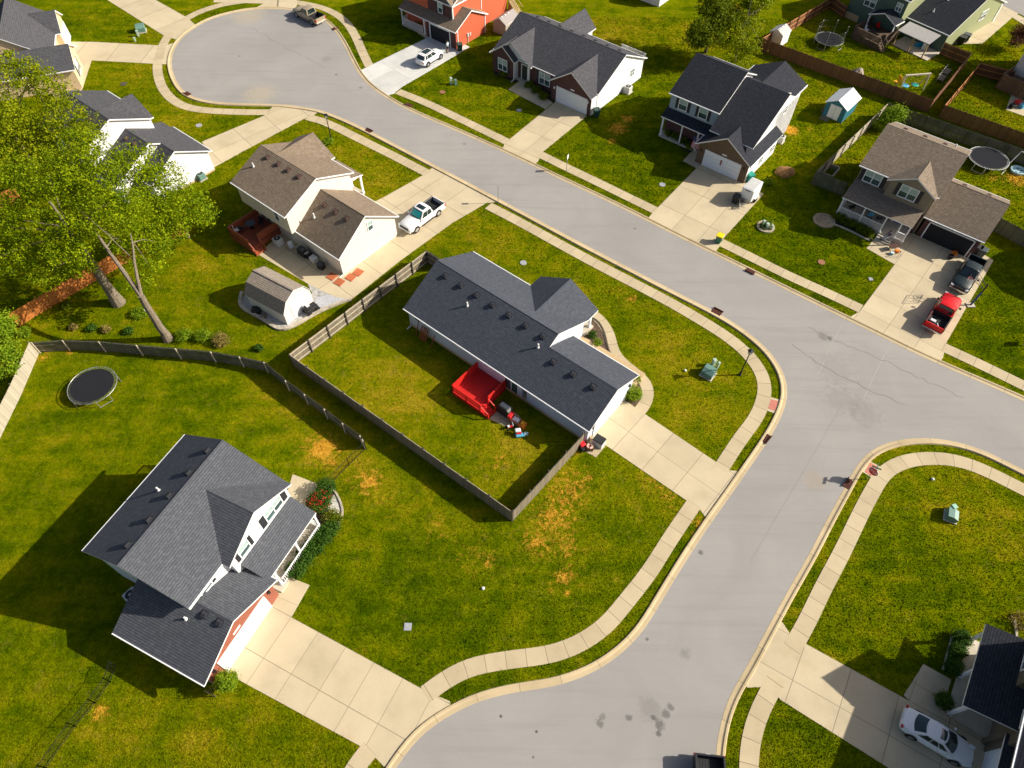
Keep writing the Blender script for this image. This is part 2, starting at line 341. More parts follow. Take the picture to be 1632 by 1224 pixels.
def ground():
    xs = np.concatenate([np.linspace(-700, -122, 12)[:-1], np.arange(-122, 124, .62), np.linspace(124, 700, 12)])
    ys = np.concatenate([np.linspace(-300, -4, 8)[:-1], np.arange(-4, 128, .62), np.linspace(128, 900, 14)])
    X, Y = np.meshgrid(xs, ys); nx, ny = len(xs), len(ys)
    co = np.stack([X, Y, np.zeros_like(X)], -1).reshape(-1, 3)
    i = np.arange(nx*ny).reshape(ny, nx)
    q = np.stack([i[:-1, :-1], i[:-1, 1:], i[1:, 1:], i[1:, :-1]], -1).reshape(-1, 4)
    me = bpy.data.meshes.new("ground"); me.vertices.add(len(co)); me.vertices.foreach_set("co", co.ravel())
    me.loops.add(q.size); me.loops.foreach_set("vertex_index", q.ravel().astype(np.int32)); me.polygons.add(len(q))
    me.polygons.foreach_set("loop_start", np.arange(0, q.size, 4, dtype=np.int32)); me.update(calc_edges=True)
    fields(me, X, Y)
    M['grass'] = grass_mat(); me.materials.append(M['grass'])
    o = bpy.data.objects.new("ground", me); COL.objects.link(o); STRUCT(o)
ground()

# ------------------------------------------------------------------ road, kerbs, pavements, driveways
def catmull(P, step=.6, closed=False):
    P = [Vector((p[0], p[1])) for p in P]; out = []
    for i in range(len(P)-1):
        p0 = P[max(i-1, 0)]; p1 = P[i]; p2 = P[i+1]; p3 = P[min(i+2, len(P)-1)]
        n = max(2, int((p2-p1).length/step))
        for k in range(n):
            t = k/n
            out.append(.5*((2*p1)+(p2-p0)*t+(2*p0-5*p1+4*p2-p3)*t*t+(3*p1-p0-3*p2+p3)*t*t*t))
    out.append(P[-1])
    for _ in range(3):
        out = [out[0]]+[(out[i-1]+out[i]*2+out[i+1])/4 for i in range(1, len(out)-1)]+[out[-1]]
    return out
def normals_right(P):
    N = []
    for i in range(len(P)):
        d = (P[min(i+1, len(P)-1)]-P[max(i-1, 0)]).normalized(); N.append(Vector((d.y, -d.x)))
    return N
KERB1 = [(1960, 800), (1780, 710), (1632, 640), (1484, 575.5), (1387, 528.4), (1290, 481), (1200, 436.5), (1098, 386.5), (1000, 337), (941.8, 309), (880, 280), (828.7, 255), (780, 232.5), (720, 206), (675, 187), (642.6, 172), (615, 156), (588.7, 137), (572.5, 118.6), (559, 94.4), (548.3, 72.8), (534.8, 51.2), (518.6, 35), (495, 23), (467.4, 17), (435, 14.5), (400, 16.2), (370, 21.5), (337, 31), (308, 46.5), (285.8, 66), (275.5, 86.3), (273.7, 105), (280, 126.7), (293, 145.6), (313, 156.4), (345, 163), (391, 165.3), (430, 166), (465, 168.5), (507.8, 175.5), (540.2, 186.5), (572.6, 201), (599.5, 214.5), (640, 235.5), (688.5, 261), (737, 286.5), (777.5, 308), (820.6, 331), (870, 357.5), (930, 389.5), (993.5, 422.5), (1060, 457), (1110.4, 482.5), (1155, 506), (1193.6, 531.5), (1224.6, 559), (1246, 589.4), (1254, 615.6), (1253.2, 640), (1243, 668), (1224.6, 700.8), (1193.6, 746.5), (1165, 788), (1135.6, 829.5), (1098, 886), (1063, 943), (1021, 1010), (973.6, 1054), (925.8, 1080), (878, 1095), (815.9, 1104), (753.7, 1121), (706, 1146.3), (667.7, 1175), (634.2, 1218), (600, 1275), (570, 1340)]
KERB2 = [(1152, 1400), (1143, 1300), (1140, 1224), (1141.5, 1190), (1148.5, 1150.7), (1163.8, 1107.6), (1191.5, 1060), (1222.3, 1003), (1255, 943), (1290, 882), (1322.4, 820), (1345.9, 777.5), (1365, 743), (1386, 719.5), (1418.3, 704.6), (1457, 698.5), (1499.6, 700), (1538.4, 708.5), (1573, 721), (1632, 750), (1780, 824), (1960, 915)]
k1 = catmull([G(*p) for p in KERB1]); k2 = catmull([G(*p) for p in KERB2])
def gpx(px, py, r, s, sc=(.045, .040, .036)): c = G(px, py); return (c.x, c.y, r, s, sc)
TAN = (.36, .27, .16); DK = (.045, .040, .036)
M['asphalt'] = asphalt_mat([gpx(1062, 1138, .42, .5), gpx(1052, 1156, .50, .55), gpx(1068, 1128, .35, .5), gpx(1040, 1143, .22, .5), gpx(1050, 1170, .25, .6), gpx(955, 1152, .38, .5), gpx(960, 1143, .3, .35), gpx(1002, 1145, .3, .5), gpx(1092, 1042, .55, .22), gpx(1036, 1130, 1.1, .18), gpx(1117, 881, .30, .6), gpx(1031, 1019, .16, .6), gpx(855, 1166, .12, .8), gpx(798, 1142, .12, .8), gpx(850, 1206, .14, .6), gpx(1322, 540, .38, .55), gpx(1312, 537, .7, .35), gpx(1298, 765, 1.3, .3, TAN),
    gpx(1345, 640, 2.5, .12), gpx(1380, 660, 2.0, .12), gpx(1330, 590, 2.5, .10), gpx(415, 150, 3.0, .3, (.52, .42, .25)), gpx(395, 25, 3.5, .3, (.52, .42, .25)), gpx(382, 90, .3, .5), gpx(536, 119, .3, .5), gpx(520, 95, 1.0, .14), gpx(740, 230, .3, .4), gpx(575, 140, .4, .35), gpx(1012, 365, .2, .6)])
mb = MB(); ring = [Vector((p.x, p.y, .04)) for p in k1] + [Vector((p.x, p.y, .04)) for p in k2]
mb.poly(ring); mb.build("road", M['asphalt']); STRUCT(bpy.data.objects["road"])
M['kerb'] = concrete("kerb concrete", (.53, .42, .255), .5, (.28, .19, .09), .01)
def kerb(P, name):
    N = normals_right(P); mb = MB(); prof = [(-.02, .043), (.0, .052), (.27, .058), (.34, .088), (.40, .13), (.54, .135), (.60, .04), (.62, -.02)]; L = 0
    for i in range(len(P)-1):
        a, b, na, nb = P[i], P[i+1], N[i], N[i+1]; dl = (b-a).length
        for (o1, z1), (o2, z2) in zip(prof, prof[1:]):
            q = [a+na*o1, b+nb*o1, b+nb*o2, a+na*o2]; zz = [z1, z1, z2, z2]
            mb.poly([(q[j].x, q[j].y, zz[j]) for j in (0, 1, 2, 3)][::-1], 0, uv=[(L/3.05, .5), ((L+dl)/3.05, .5), ((L+dl)/3.05, .5), (L/3.05, .5)][::-1], smooth=False)
        L += dl
    STRUCT(mb.build(name, M['kerb']))
kerb(k1, "kerb"); kerb(k2, "kerb")
M['walk'] = concrete("pavement concrete", (.52, .428, .278), .45, (.36, .25, .12), .022)
M['drive'] = concrete("driveway concrete", (.55, .463, .312), .42, (.42, .28, .12), .010)
M['newdrive'] = concrete("fresh concrete", (.60, .60, .57), .6, (.42, .33, .22), .008)
def strip(pts, w, name="pavement", su=1.5, z=.035, mat=None, v0=.5):
    P = catmull([G(*p) for p in pts], .5); N = normals_right(P); mb = MB(); L = 0; h = w/2
    for i in range(len(P)-1):
        a, b, na, nb = P[i], P[i+1], N[i], N[i+1]; dl = (b-a).length; u0, u1 = L/su, (L+dl)/su
        l0, l1, r0, r1 = a-na*h, b-nb*h, a+na*h, b+nb*h
        mb.poly([(r0.x, r0.y, z), (r1.x, r1.y, z), (l1.x, l1.y, z), (l0.x, l0.y, z)], 0, uv=[(u0, .5), (u1, .5), (u1, .5), (u0, .5)])
        mb.poly([(r0.x, r0.y, -.02), (r1.x, r1.y, -.02), (r1.x, r1.y, z), (r0.x, r0.y, z)]); mb.poly([(l1.x, l1.y, -.02), (l0.x, l0.y, -.02), (l0.x, l0.y, z), (l1.x, l1.y, z)])
        L += dl
    return STRUCT(mb.build(name, mat or M['walk']))
W = 1.28
strip([(634, 146), (680, 164.5), (740, 193), (809.8, 227)], W)
strip([(861.3, 246.5), (902.5, 266.8), (957.6, 293.2), (1000, 314), (1045, 336)], W)
strip([(1148, 386), (1200, 411.5), (1260, 441), (1320, 468), (1372, 492.5)], W)
strip([(1503.5, 553.6), (1560, 580), (1632, 615), (1760, 678), (1960, 780)], W)
strip([(589, 106.5), (577.9, 83.6), (567.2, 59.3), (553.7, 38), (534, 22), (507.8, 11), (472.8, 4), (440, 1), (409.9, 0), (382.9, 3), (350.5, 8.5), (318, 19), (296, 30.5)], W)
strip([(272, 52), (262, 67), (255, 85), (251, 103), (252, 119), (259, 140), (275, 159), (299.3, 171.2), (337, 176.8), (391, 179), (432, 179)], W)
strip([(490, 187), (510, 192), (535, 202.5), (561.8, 216), (600, 235), (640, 255), (682, 277)], W)
strip([(778, 328), (830, 355), (890, 388), (950, 420.5), (1005, 449), (1063.9, 480), (1116, 510), (1160, 538), (1192, 565), (1212, 592.3), (1219, 615.6), (1216, 639), (1204, 667), (1178.2, 702), (1149, 747)], W)
strip([(1106, 803), (1070, 856), (1035.7, 910), (1000, 956), (964, 998), (921, 1026.8), (873.2, 1043.5), (811, 1051.5), (749, 1063.5), (710.7, 1083), (678, 1107)], W)
strip([(590, 1194), (577, 1209), (557, 1238), (530, 1290)], W)
strip([(1262, 1034), (1285, 993), (1311.5, 938), (1342, 880), (1373.3, 815), (1389, 785.3), (1400.8, 764.7), (1411.6, 751), (1427.3, 741.2), (1446.9, 734.3), (1468.6, 731), (1503.5, 731), (1542.2, 739), (1581, 755.3), (1632, 781), (1760, 845), (1960, 950)], W)
strip([(1194, 1300), (1193, 1218), (1197.7, 1175.3), (1207, 1141.5), (1225.4, 1104.5), (1240, 1078)], W)
def drive(pts, p0, p1, su, sv, name="driveway", mat="drive", z=.03, off=(0.0, 0.0)):
    P = GV(pts); a = ang(p0, p1); o = G(*p0); ca, sa = math.cos(a), math.sin(a)
    def uvf(p):
        dx, dy = p.x-o.x, p.y-o.y; return ((dx*ca+dy*sa)/su+off[0], (-dx*sa+dy*ca)/sv+off[1])
    mb = MB(); mb.prism(P, -.02, z, uvf=uvf, bottom=False); return STRUCT(mb.build(name, M[mat]))
drive([(934, 707), (995, 637), (1028, 660), (1160.7, 749.5), (1177, 751), (1193, 747), (1136, 829), (1126, 827), (1116, 813), (1094.9, 798.4), (961.3, 707)], (1028, 660), (1160.7, 749.5), 3.1, 2.55)
drive([(350, 1076), (432, 962), (464.5, 983.8), (665.3, 1093.7), (694, 1108), (717, 1117.6), (722, 1137), (640, 1210), (612, 1222), (598.4, 1207.5), (574.5, 1189.3), (378.3, 1082.4)], (464.5, 983.8), (665.3, 1093.7), 2.45, 3.3)
drive([(440, 942), (452, 916), (493.5, 932.7), (464.7, 983.6), (432, 963)], (493.5, 932.7), (464.7, 983.8), 1.7, 9, name="path", off=(.01, .4), z=.033)
drive([(459, 781), (466.6, 756), (516.5, 775), (487.7, 806), (470, 815), (455, 800)], (466.6, 756), (516.5, 775), 9, 9, name="patio", off=(.3, .3))
drive([(609.7, 315.6), (674.6, 279.3), (692, 265), (798, 318), (790, 322), (775, 324), (720, 356), (640, 414), (560.6, 477), (535, 474), (490, 452), (411, 405.5), (450, 370), (580, 330)], (775, 324), (560.6, 477), 4.2, 3.6, off=(.2, .01))
drive([(322, 226), (420.6, 184.7), (437, 167.5), (511, 175.5), (500, 184), (483.6, 190), (400, 234.6), (341, 267)], (420.6, 184.7), (322, 226), 4.4, 2.9)
drive([(92, 66.5), (150, 67), (262, 73), (279, 68), (271, 103), (240, 101.5), (146, 96.5), (92, 96)], (150, 67), (262, 73), 5, 20, off=(.2, .5))
drive([(110, 96), (146, 96.6), (131, 143), (105, 160), (100, 150)], (146, 96), (131, 143), 3, 9, name="path", off=(.3, .4), z=.033)
drive([(100, -45), (171, 0), (261.5, 57), (283, 64), (312, 40), (298, 28), (248, 0), (180, -45)], (171, 0), (261.5, 57), 5, 20, off=(.2, .5))
drive([(340, 4), (345, -20), (470, -20), (474, 6), (470, 17), (435, 13), (405, 14), (420, 6)], (345, -20), (340, 4), 5, 20, off=(.2, .5), z=.037)
drive([(575, 112), (677.7, 62), (693, 50), (749, 75), (690, 110), (640, 139), (627, 150), (612, 154), (586, 135)], (677.7, 62), (575, 112), 4.4, 3.2, mat="newdrive", z=.038)
drive([(665.6, 53), (683, 40), (700, 50), (680, 62)], (665, 53), (680, 62), 9, 9, name="path", off=(.3, .3))
drive([(804, 229), (816.4, 218.4), (888, 160), (935, 185), (866.3, 241.3), (857, 258), (848, 264), (800, 241)], (888, 160), (816.4, 218.4), 4.0, 3.0)
drive([(809.7, 143), (831, 127), (838, 134), (881, 164), (869, 174)], (809, 143), (869, 174), 3.3, 9, name="path", off=(.3, .4), z=.033)
drive([(1036, 344), (1049, 330), (1109.8, 268), (1088, 256.5), (1104, 240), (1135, 240), (1190, 290), (1208, 304), (1217, 309.4), (1153, 380), (1146, 394), (1138, 404), (1030, 352)], (1109.8, 268), (1049, 330), 4.3, 3.2)
drive([(1357, 504), (1370, 496.4), (1425.6, 421.6), (1381, 396), (1400, 372), (1455, 372), (1545, 408), (1566, 405), (1583.2, 415), (1508.4, 545.8), (1502.5, 571), (1496, 579), (1352, 511)], (1425.6, 421.6), (1370, 496.4), 2.9, 3.05)
drive([(1238, 990), (1247, 992), (1260, 1012), (1286.9, 1027.6), (1451.4, 1118.4), (1500, 1130), (1700, 1260), (1480, 1290), (1416, 1224), (1243.8, 1115.3), (1228, 1098), (1216, 1095), (1191.5, 1096), (1183, 1090)], (1286.9, 1027.6), (1451.4, 1118.4), 3.4, 3.0, off=(.05, .0))
drive([(1440, 1108), (1471.4, 1058.4), (1516, 1083), (1500, 1135), (1451.4, 1119)], (1471.4, 1058.4), (1451.4, 1118.4), 2.4, 2.2, name="path", off=(.3, .05), z=.033)
drive([(1560, -40), (1552, 10), (1508, 70), (1565, 70), (1614.5, 27), (1640, 10), (1640, -40)], (1614.5, 27), (1563, 70), 6, 9, off=(.2, .5))
drive([(1603, 175), (1640, 188), (1640, 160), (1612, 150)], (1603, 175), (1640, 188), 9, 9, name="patio", off=(.3, .3))
drive([(1600, 20), (1632, 40), (1700, 80), (1700, 65), (1632, 29), (1606, 15)], (1632, 35), (1700, 72), 1.5, 9, name="pavement", off=(.3, .4), z=.039)
drive([(946, 497), (955, 497), (975, 515), (990, 535), (988, 525)], (946, 497), (990, 535), 3, 9, name="path", off=(.3, .4)) if False else None
strip([(938, 500), (948, 501), (960, 513), (970, 528.8), (973.7, 543.5), (977, 560), (989, 575.9), (1008, 591), (1020, 600), (1030, 612), (1033.5, 624), (1031, 638), (1025.4, 648), (1018, 657)], 1.12, "path", 1.6)
drive([(1228.3, 633.2), (1245, 638), (1237, 660), (1220, 654)], (1228, 633), (1243, 638), 9, 9, name="pavement", off=(.3, .3), z=.032)
drive([(1386, 735), (1402, 743.5), (1390, 762), (1374, 752)], (1386, 735), (1402, 743), 9, 9, name="pavement", off=(.3, .3), z=.032)
M['tactile'] = paint("red tactile paving", (.52, .18, .13), .85)
for q in ([(1229, 636.5), (1240.3, 639.8), (1234.6, 655), (1224, 651.4)], [(1387, 737.5), (1398.5, 744), (1388.5, 759), (1378, 752)]):
    mb = MB(); mb.prism(GV(q), .0, .044, bottom=False); STRUCT(mb.build("tactile_paving", M['tactile']))
# far street beyond the green house
mb = MB(); mb.poly([(p.x, p.y, .034) for p in GV([(1560, -10), (1632, 26), (1720, 70), (1720, -30), (1640, -60)])]); STRUCT(mb.build("road", M['asphalt']))
# thin cracks and chalk lines on the asphalt
M['tar'] = paint("crack filler", (.16, .145, .132), .8); M['chalk'] = paint("chalk line", (.40, .375, .35), .9)
def crack(pts, w, name, mat, j=.18, z=.045):
    P = [G(*p).to_2d() for p in pts]; Q = []
    for a, b in zip(P, P[1:]):
        n = max(1, int((b-a).length/.5)); d = (b-a).normalized(); nn = Vector((d.y, -d.x))
        for k in range(n): Q.append(a.lerp(b, k/n)+nn*random.uniform(-j, j))
    N = normals_right(Q); mb = MB()
    for i in range(len(Q)-1):
        h = w*(.5+random.random()*.5) if j else w/2; h2 = h
        a, b = Q[i], Q[i+1]; mb.poly([(*(a+N[i]*h/2), z), (*(b+N[i+1]*h2/2), z), (*(b-N[i+1]*h2/2), z), (*(a-N[i]*h/2), z)])
    STRUCT(mb.build(name, mat, auto=True))
crack([(1288, 522), (1322, 541), (1360, 556), (1420, 580), (1470, 605), (1545, 640)], .06, "road_crack", M['tar'])
crack([(1262, 548), (1300, 577), (1365, 612), (1420, 636), (1450, 652)], .07, "road_crack", M['tar'])
crack([(400, 45), (455, 75), (520, 112)], .06, "road_crack", M['tar'], .3)
crack([(1345, 512), (1322, 555), (1302, 603)], .045, "chalk_line", M['chalk'], .02)
crack([(1421, 544), (1400, 585), (1374, 640)], .055, "chalk_line", M['chalk'], .02)
crack([(1302, 603), (1374, 640)], .045, "chalk_line", M['chalk'], .02)
crack([(1345, 640), (1280, 752), (1190, 905)], .04, "road_crack", paint("road seam", (.27, .245, .225), .9), .03)

# ------------------------------------------------------------------ houses
M['sh_char'] = shingle("charcoal shingles", (.112, .124, .152), (.088, .098, .122), (.140, .154, .184))
M['sh_grey'] = shingle("grey shingles", (.130, .138, .160), (.104, .111, .130), (.165, .172, .192))
M['sh_dark'] = shingle("dark blue shingles", (.050, .054, .068), (.037, .041, .053), (.070, .074, .088))
M['sh_slate'] = shingle("slate shingles", (.125, .125, .140), (.092, .092, .104), (.160, .156, .164))
M['sh_brown'] = shingle("brown shingles", (.340, .262, .190), (.255, .195, .140), (.420, .335, .255))
M['sh_tan'] = shingle("tan shingles", (.335, .265, .200), (.255, .200, .150), (.420, .345, .265))
M['sh_taupe'] = shingle("pale taupe shingles", (.44, .37, .30), (.36, .30, .245), (.50, .43, .36))
M['w_grey'] = siding("pale grey siding", (.60, .65, .72))
M['w_white'] = siding("white siding", (.80, .80, .80))
M['w_cream'] = siding("cream siding", (.74, .68, .60))
M['w_blue'] = siding("blue grey siding", (.30, .39, .46))
M['w_tan'] = siding("taupe siding", (.24, .20, .14))
M['w_green'] = siding("dark green siding", (.065, .125, .095))
M['w_green_lit'] = siding("sunlit green siding", (.33, .36, .19))  # lighter copy of the green siding, sunlight put into the colour
M['w_orange'] = siding("orange red siding", (.58, .125, .055))
M['w_brown'] = siding("brown shake siding", (.145, .120, .085), .22)
M['w_beige'] = siding("beige siding", (.72, .54, .33))
M['b_red'] = brick("red brick", (.34, .075, .035), (.25, .052, .025), (.30, .22, .16))
M['b_dark'] = brick("dark red brick", (.115, .040, .034), (.078, .030, .027), (.12, .09, .08))
M['b_brown'] = brick("brown brick", (.17, .105, .055), (.11, .066, .036), (.18, .14, .10))
M['b_plum'] = brick("plum brick", (.11, .035, .030), (.07, .024, .022), (.12, .09, .08))
M['trim'] = paint("white trim", (.80, .80, .80), .5, var=.03)
M['found'] = paint("foundation block", (.50, .36, .20), .9)
M['gdoor'] = paint("white garage door", (.76, .80, .84), .5, var=.03)
M['glass'] = glass("window glass", (.030, .055, .055), .07)
M['blind'] = paint("window blind", (.34, .46, .42), .35)
M['shut'] = paint("dark shutter", (.022, .022, .028), .6)
M['vent'] = paint("roof vent metal", (.028, .028, .034), .6)
M['ventb'] = paint("brown roof vent", (.085, .045, .035), .6)
M['pipe'] = paint("white vent pipe", (.78, .78, .76), .5)
M['dark'] = paint("painted interior shade", (.012, .013, .015), .9)  # flat dark colour standing in for shade inside the garages
M['iron'] = paint("black iron", (.014, .014, .016), .5)
M['steel'] = paint("galvanised steel", (.50, .50, .50), .4, .7)
M['ac'] = paint("air conditioner grey", (.55, .55, .53), .5)
NDIR = {'-y': Vector((0, -1, 0)), '+y': Vector((0, 1, 0)), '+x': Vector((1, 0, 0)), '-x': Vector((-1, 0, 0))}
class House:
    def __init__(s, name, label, o, yaw, roof, wall, group=None):
        s.root = thing(name, label, "house", (o[0], o[1], 0), R(yaw), group)
        s.roofm, s.wallm = roof, wall; s.rb = MB(); s.wb = MB(); s.bb = MB(); s.fb = MB(); s.vents = []; s.bm = 'b_red'; s.trim = 'trim'
        s.extra = {}
    def gable(s, x0, x1, y0, y1, ze, zr, ax='x', z0=0.0, oe=.35, og=.3, t=.16, walls=True, front=None, back=None, found=True, rid=None, vy=None, skip=False):
        """roof rectangle x0..x1,y0..y1 with eaves at ze and ridge zr along ax; walls set in under it"""
        rb = s.rb
        if ax == 'x':
            m = (y0+y1)/2 if rid is None else rid
            None if skip else rb.slab([(x0, y0, ze), (x1, y0, ze), (x1, m, zr), (x0, m, zr)], t); rb.slab([(x0, m, zr), (x1, m, zr), (x1, y1, ze), (x0, y1, ze)], t)
            s.ridge((x0, m, zr), (x1, m, zr))
            k = (zr-ze)/(m-y0); zf = lambda x, y: ze+(y-y0)*k if y <= m else ze+(y1-y)*(zr-ze)/(y1-m)
            a, b, c, d = x0+og, x1-og, y0+oe, y1-oe
            sec = [(c, z0), (d, z0), (d, zf(0, d)-t), (m, zr-t), (c, zf(0, c)-t)]
            P = lambda x, q: (x, q[0], q[1])
            ends = (a, b)
        else:
            m = (x0+x1)/2 if rid is None else rid
            if vy:   # the back edge follows the valley with the main slope: vy = (eave y, eave z, slope, direction into the main roof)
                sg = vy[3]; ye = vy[0]+sg*((ze-vy[1])/vy[2]+.12); yr = vy[0]+sg*((zr-vy[1])/vy[2]+.12); yf = y0 if sg > 0 else y1
                rb.slab([(x0, yf, ze), (m, yf, zr), (m, yr, zr), (x0, ye, ze)], t); rb.slab([(m, yf, zr), (x1, yf, ze), (x1, ye, ze), (m, yr, zr)], t); s.ridge((m, yf, zr), (m, yr, zr))
            else:
                rb.slab([(x0, y0, ze), (m, y0, zr), (m, y1, zr), (x0, y1, ze)], t); rb.slab([(m, y0, zr), (x1, y0, ze), (x1, y1, ze), (m, y1, zr)], t)
                s.ridge((m, y0, zr), (m, y1, zr))
            zf = lambda x, y: ze+(x-x0)*(zr-ze)/(m-x0) if x <= m else ze+(x1-x)*(zr-ze)/(x1-m)
            a, b, c, d = y0+og, y1-og, x0+oe, x1-oe
            sec = [(d, z0), (c, z0), (c, zf(c, 0)-t), (m, zr-t), (d, zf(d, 0)-t)]
            P = lambda y, q: (q[0], y, q[1])
            ends = (a, b)
        if not vy:
            for e0, e1 in ((((x0, y0-.05), (x1, y0-.05)), ((x0, y1+.05), (x1, y1+.05))) if ax == 'x' else (((x0-.05, y0), (x0-.05, y1)), ((x1+.05, y0), (x1+.05, y1)))):
                gm_ = MB(); gm_.bar((*e0, ze-.075), (*e1, ze-.075), .10, .10); gm_.build("gutter", M['trim'], s.root)
        if walls:
            A = [P(ends[0], q) for q in sec]; B = [P(ends[1], q) for q in sec]; n = len(sec)
            for i in range(n):
                if i in (2, 3): continue
                s.wb.poly([A[i], A[(i+1) % n], B[(i+1) % n], B[i]] if ax != 'x' else [A[i], A[(i+1) % n], B[(i+1) % n], B[i]])
            s.wb.poly(A); s.wb.poly(B[::-1])
        return zf
    def ridge(s, a, b):
        a, b = Vector(a), Vector(b); s.rb.bar(a+Vector((0, 0, -.012)), b+Vector((0, 0, -.012)), .07, .03, 0)
    def shed(s, pts, t=.14): s.rb.slab(pts, t)
    def block(s, x0, x1, y0, y1, z0, z1): s.wb.bx(x0, x1, y0, y1, z0, z1)
    def brick(s, x0, x1, y, ztop, apex=None, z0=0.0, th=.06, nrm='-y', holes=None):
        """brick veneer sheet proud of a wall facing -y; apex=(x,z) makes it a gable"""
        p = [(x0, z0), (x1, z0), (x1, ztop)] + ([apex] if apex else []) + [(x0, ztop)]
        A = [(q[0], y-th, q[1]) for q in p]; B = [(q[0], y, q[1]) for q in p]; n = len(p)
        s.bb.poly(A)
        for i in range(n): s.bb.poly([A[(i+1) % n], A[i], B[i], B[(i+1) % n]])
    def basis(s, nd):
        N = NDIR[nd]; U = Vector((-N.y, N.x, 0)); return N, U
    def lbox(s, mb, p, nd, u0, u1, z0, z1, d0, d1, mi=0):
        N, U = s.basis(nd); p = Vector(p); q = []
        for d in (d0, d1):
            for u, z in ((u0, z0), (u1, z0), (u1, z1), (u0, z1)): q.append(p+U*u+Vector((0, 0, z))+N*d)
        mb.mesh(q, [(0, 1, 2, 3)[::-1], (4, 5, 6, 7), (0, 1, 5, 4), (1, 2, 6, 5), (2, 3, 7, 6), (3, 0, 4, 7)], mi)
    def window(s, p, nd, w, h, shut=False, dbl=True, blind=True, sw=.38, trim=None, sm='shut', grid=False):
        """p is the centre on the wall plane"""
        fm = M[trim or s.trim]; mb = MB(); w2, h2 = w/2, h/2; f = .09
        s.lbox(mb, p, nd, -w2-f, w2+f, h2, h2+f, 0, .06); s.lbox(mb, p, nd, -w2-f, w2+f, -h2-f, -h2, 0, .075)
        s.lbox(mb, p, nd, -w2-f, -w2, -h2, h2, 0, .06); s.lbox(mb, p, nd, w2, w2+f, -h2, h2, 0, .06)
        if dbl: s.lbox(mb, p, nd, -.05, .05, -h2, h2, 0, .055)
        s.lbox(mb, p, nd, -w2, -.05 if dbl else w2, -.03, .03, 0, .05)
        if dbl: s.lbox(mb, p, nd, .05, w2, -.03, .03, 0, .05)
        if grid:
            for q in ((-w2/2, w2/2) if dbl else (0,)): s.lbox(mb, p, nd, q-.015, q+.015, .03, h2, 0, .045)
        fr = mb.build("window", fm, s.root)
        g = MB(); s.lbox(g, p, nd, -w2, w2, -h2, h2 if not blind else 0, .012, .02, 0)
        if blind: s.lbox(g, p, nd, -w2, w2, 0, h2, .012, .02, 1)
        g.build("pane", [M['glass'], M['blind']], fr)
        if shut:
            for sg in (-1, 1):
                q = MB(); a, b = sorted((sg*(w2+f+.02), sg*(w2+f+.02+sw))); s.lbox(q, p, nd, a, b, -h2-.08, h2+.08, 0, .05)
                for k in range(3): s.lbox(q, p, nd, a+.05, b-.05, -h2+k*(h/3)+.02, -h2+(k+1)*h/3-.04, .05, .062)
                q.build("shutter", M[sm], s.root)
    def gdoor(s, p, nd, w, h=2.15, mat='gdoor', trim=True):
        mb = MB()
        for r in range(4):
            for c in range(8 if w > 3.5 else 4):
                cw = w/(8 if w > 3.5 else 4); rh = h/4
                s.lbox(mb, p, nd, -w/2+c*cw+.05, -w/2+(c+1)*cw-.05, r*rh+.06, (r+1)*rh-.06, .05, .065)
            s.lbox(mb, p, nd, -w/2, w/2, r*h/4+.008, (r+1)*h/4-.008, .03, .05)
        s.lbox(mb, p, nd, -w/2, w/2, 0, h, .0, .03)
        d = mb.build("garage_door", M[mat], s.root)
        if trim:
            q = MB(); s.lbox(q, p, nd, -w/2-.12, w/2+.12, h, h+.12, 0, .09); s.lbox(q, p, nd, -w/2-.12, -w/2, 0, h, 0, .09); s.lbox(q, p, nd, w/2, w/2+.12, 0, h, 0, .09)
            q.build("frame", M['trim'], d)
    def door(s, p, nd, w=.95, h=2.05, c=(.05, .05, .06), glassy=False):
        mb = MB(); s.lbox(mb, p, nd, -w/2, w/2, 0, h, 0, .05); d = mb.build("door", paint("door paint", c, .45) if not glassy else M['glass'], s.root)
        q = MB(); s.lbox(q, p, nd, -w/2-.12, w/2+.12, h, h+.12, 0, .08); s.lbox(q, p, nd, -w/2-.12, -w/2, 0, h, 0, .08); s.lbox(q, p, nd, w/2, w/2+.12, 0, h, 0, .08)
        if glassy: s.lbox(q, p, nd, -.05, .05, 0, h, 0, .075)
        q.build("frame", M['trim'], d)
        k = MB(); s.lbox(k, p, nd, w/2-.14, w/2-.08, .95, 1.03, .05, .12); k.build("handle", M['steel'], d)
    def vent(s, x, y, zf, mat='vent', d=.03):
        s.vents.append((x, y, zf, mat))
    def pipe(s, x, y, zf, h=.45): s.vents.append((x, y, zf, 'pipe', h))
    def post(s, x, y, z0, z1, w=.18):
        mb = MB(); mb.bx(x-w/2, x+w/2, y-w/2, y+w/2, z0, z1); mb.bx(x-w/2-.04, x+w/2+.04, y-w/2-.04, y+w/2+.04, z0, z0+.18); mb.bx(x-w/2-.04, x+w/2+.04, y-w/2-.04, y+w/2+.04, z1-.15, z1)
        mb.build("porch_post", M['trim'], s.root)
    def railing(s, a, b, z=0.0, h=.95, sp=.13, mat='trim', name="railing"):
        a, b = Vector((*a, z)), Vector((*b, z)); mb = MB(); up = Vector((0, 0, 1)); L = (b-a).length; n = max(2, int(L/sp))
        mb.bar(a+up*h, b+up*h, .09, .06); mb.bar(a+up*.12, b+up*.12, .05, .06)
        for k in range(1, n): q = a.lerp(b, k/n); mb.bar(q+up*.12, q+up*h, .04)
        mb.build(name, M[mat], s.root)
    def spout(s, x, y, z0, z1, nd='-y'):
        mb = MB(); N, U = s.basis(nd); p = Vector((x, y, 0)); a = p+N*.06
        mb.bar(a+Vector((0, 0, z0+.12)), a+Vector((0, 0, z1)), .08); mb.bar(a+Vector((0, 0, z0+.12)), a+N*.6+Vector((0, 0, z0+.05)), .08, .1)
        mb.build("downspout", M['trim'], s.root)
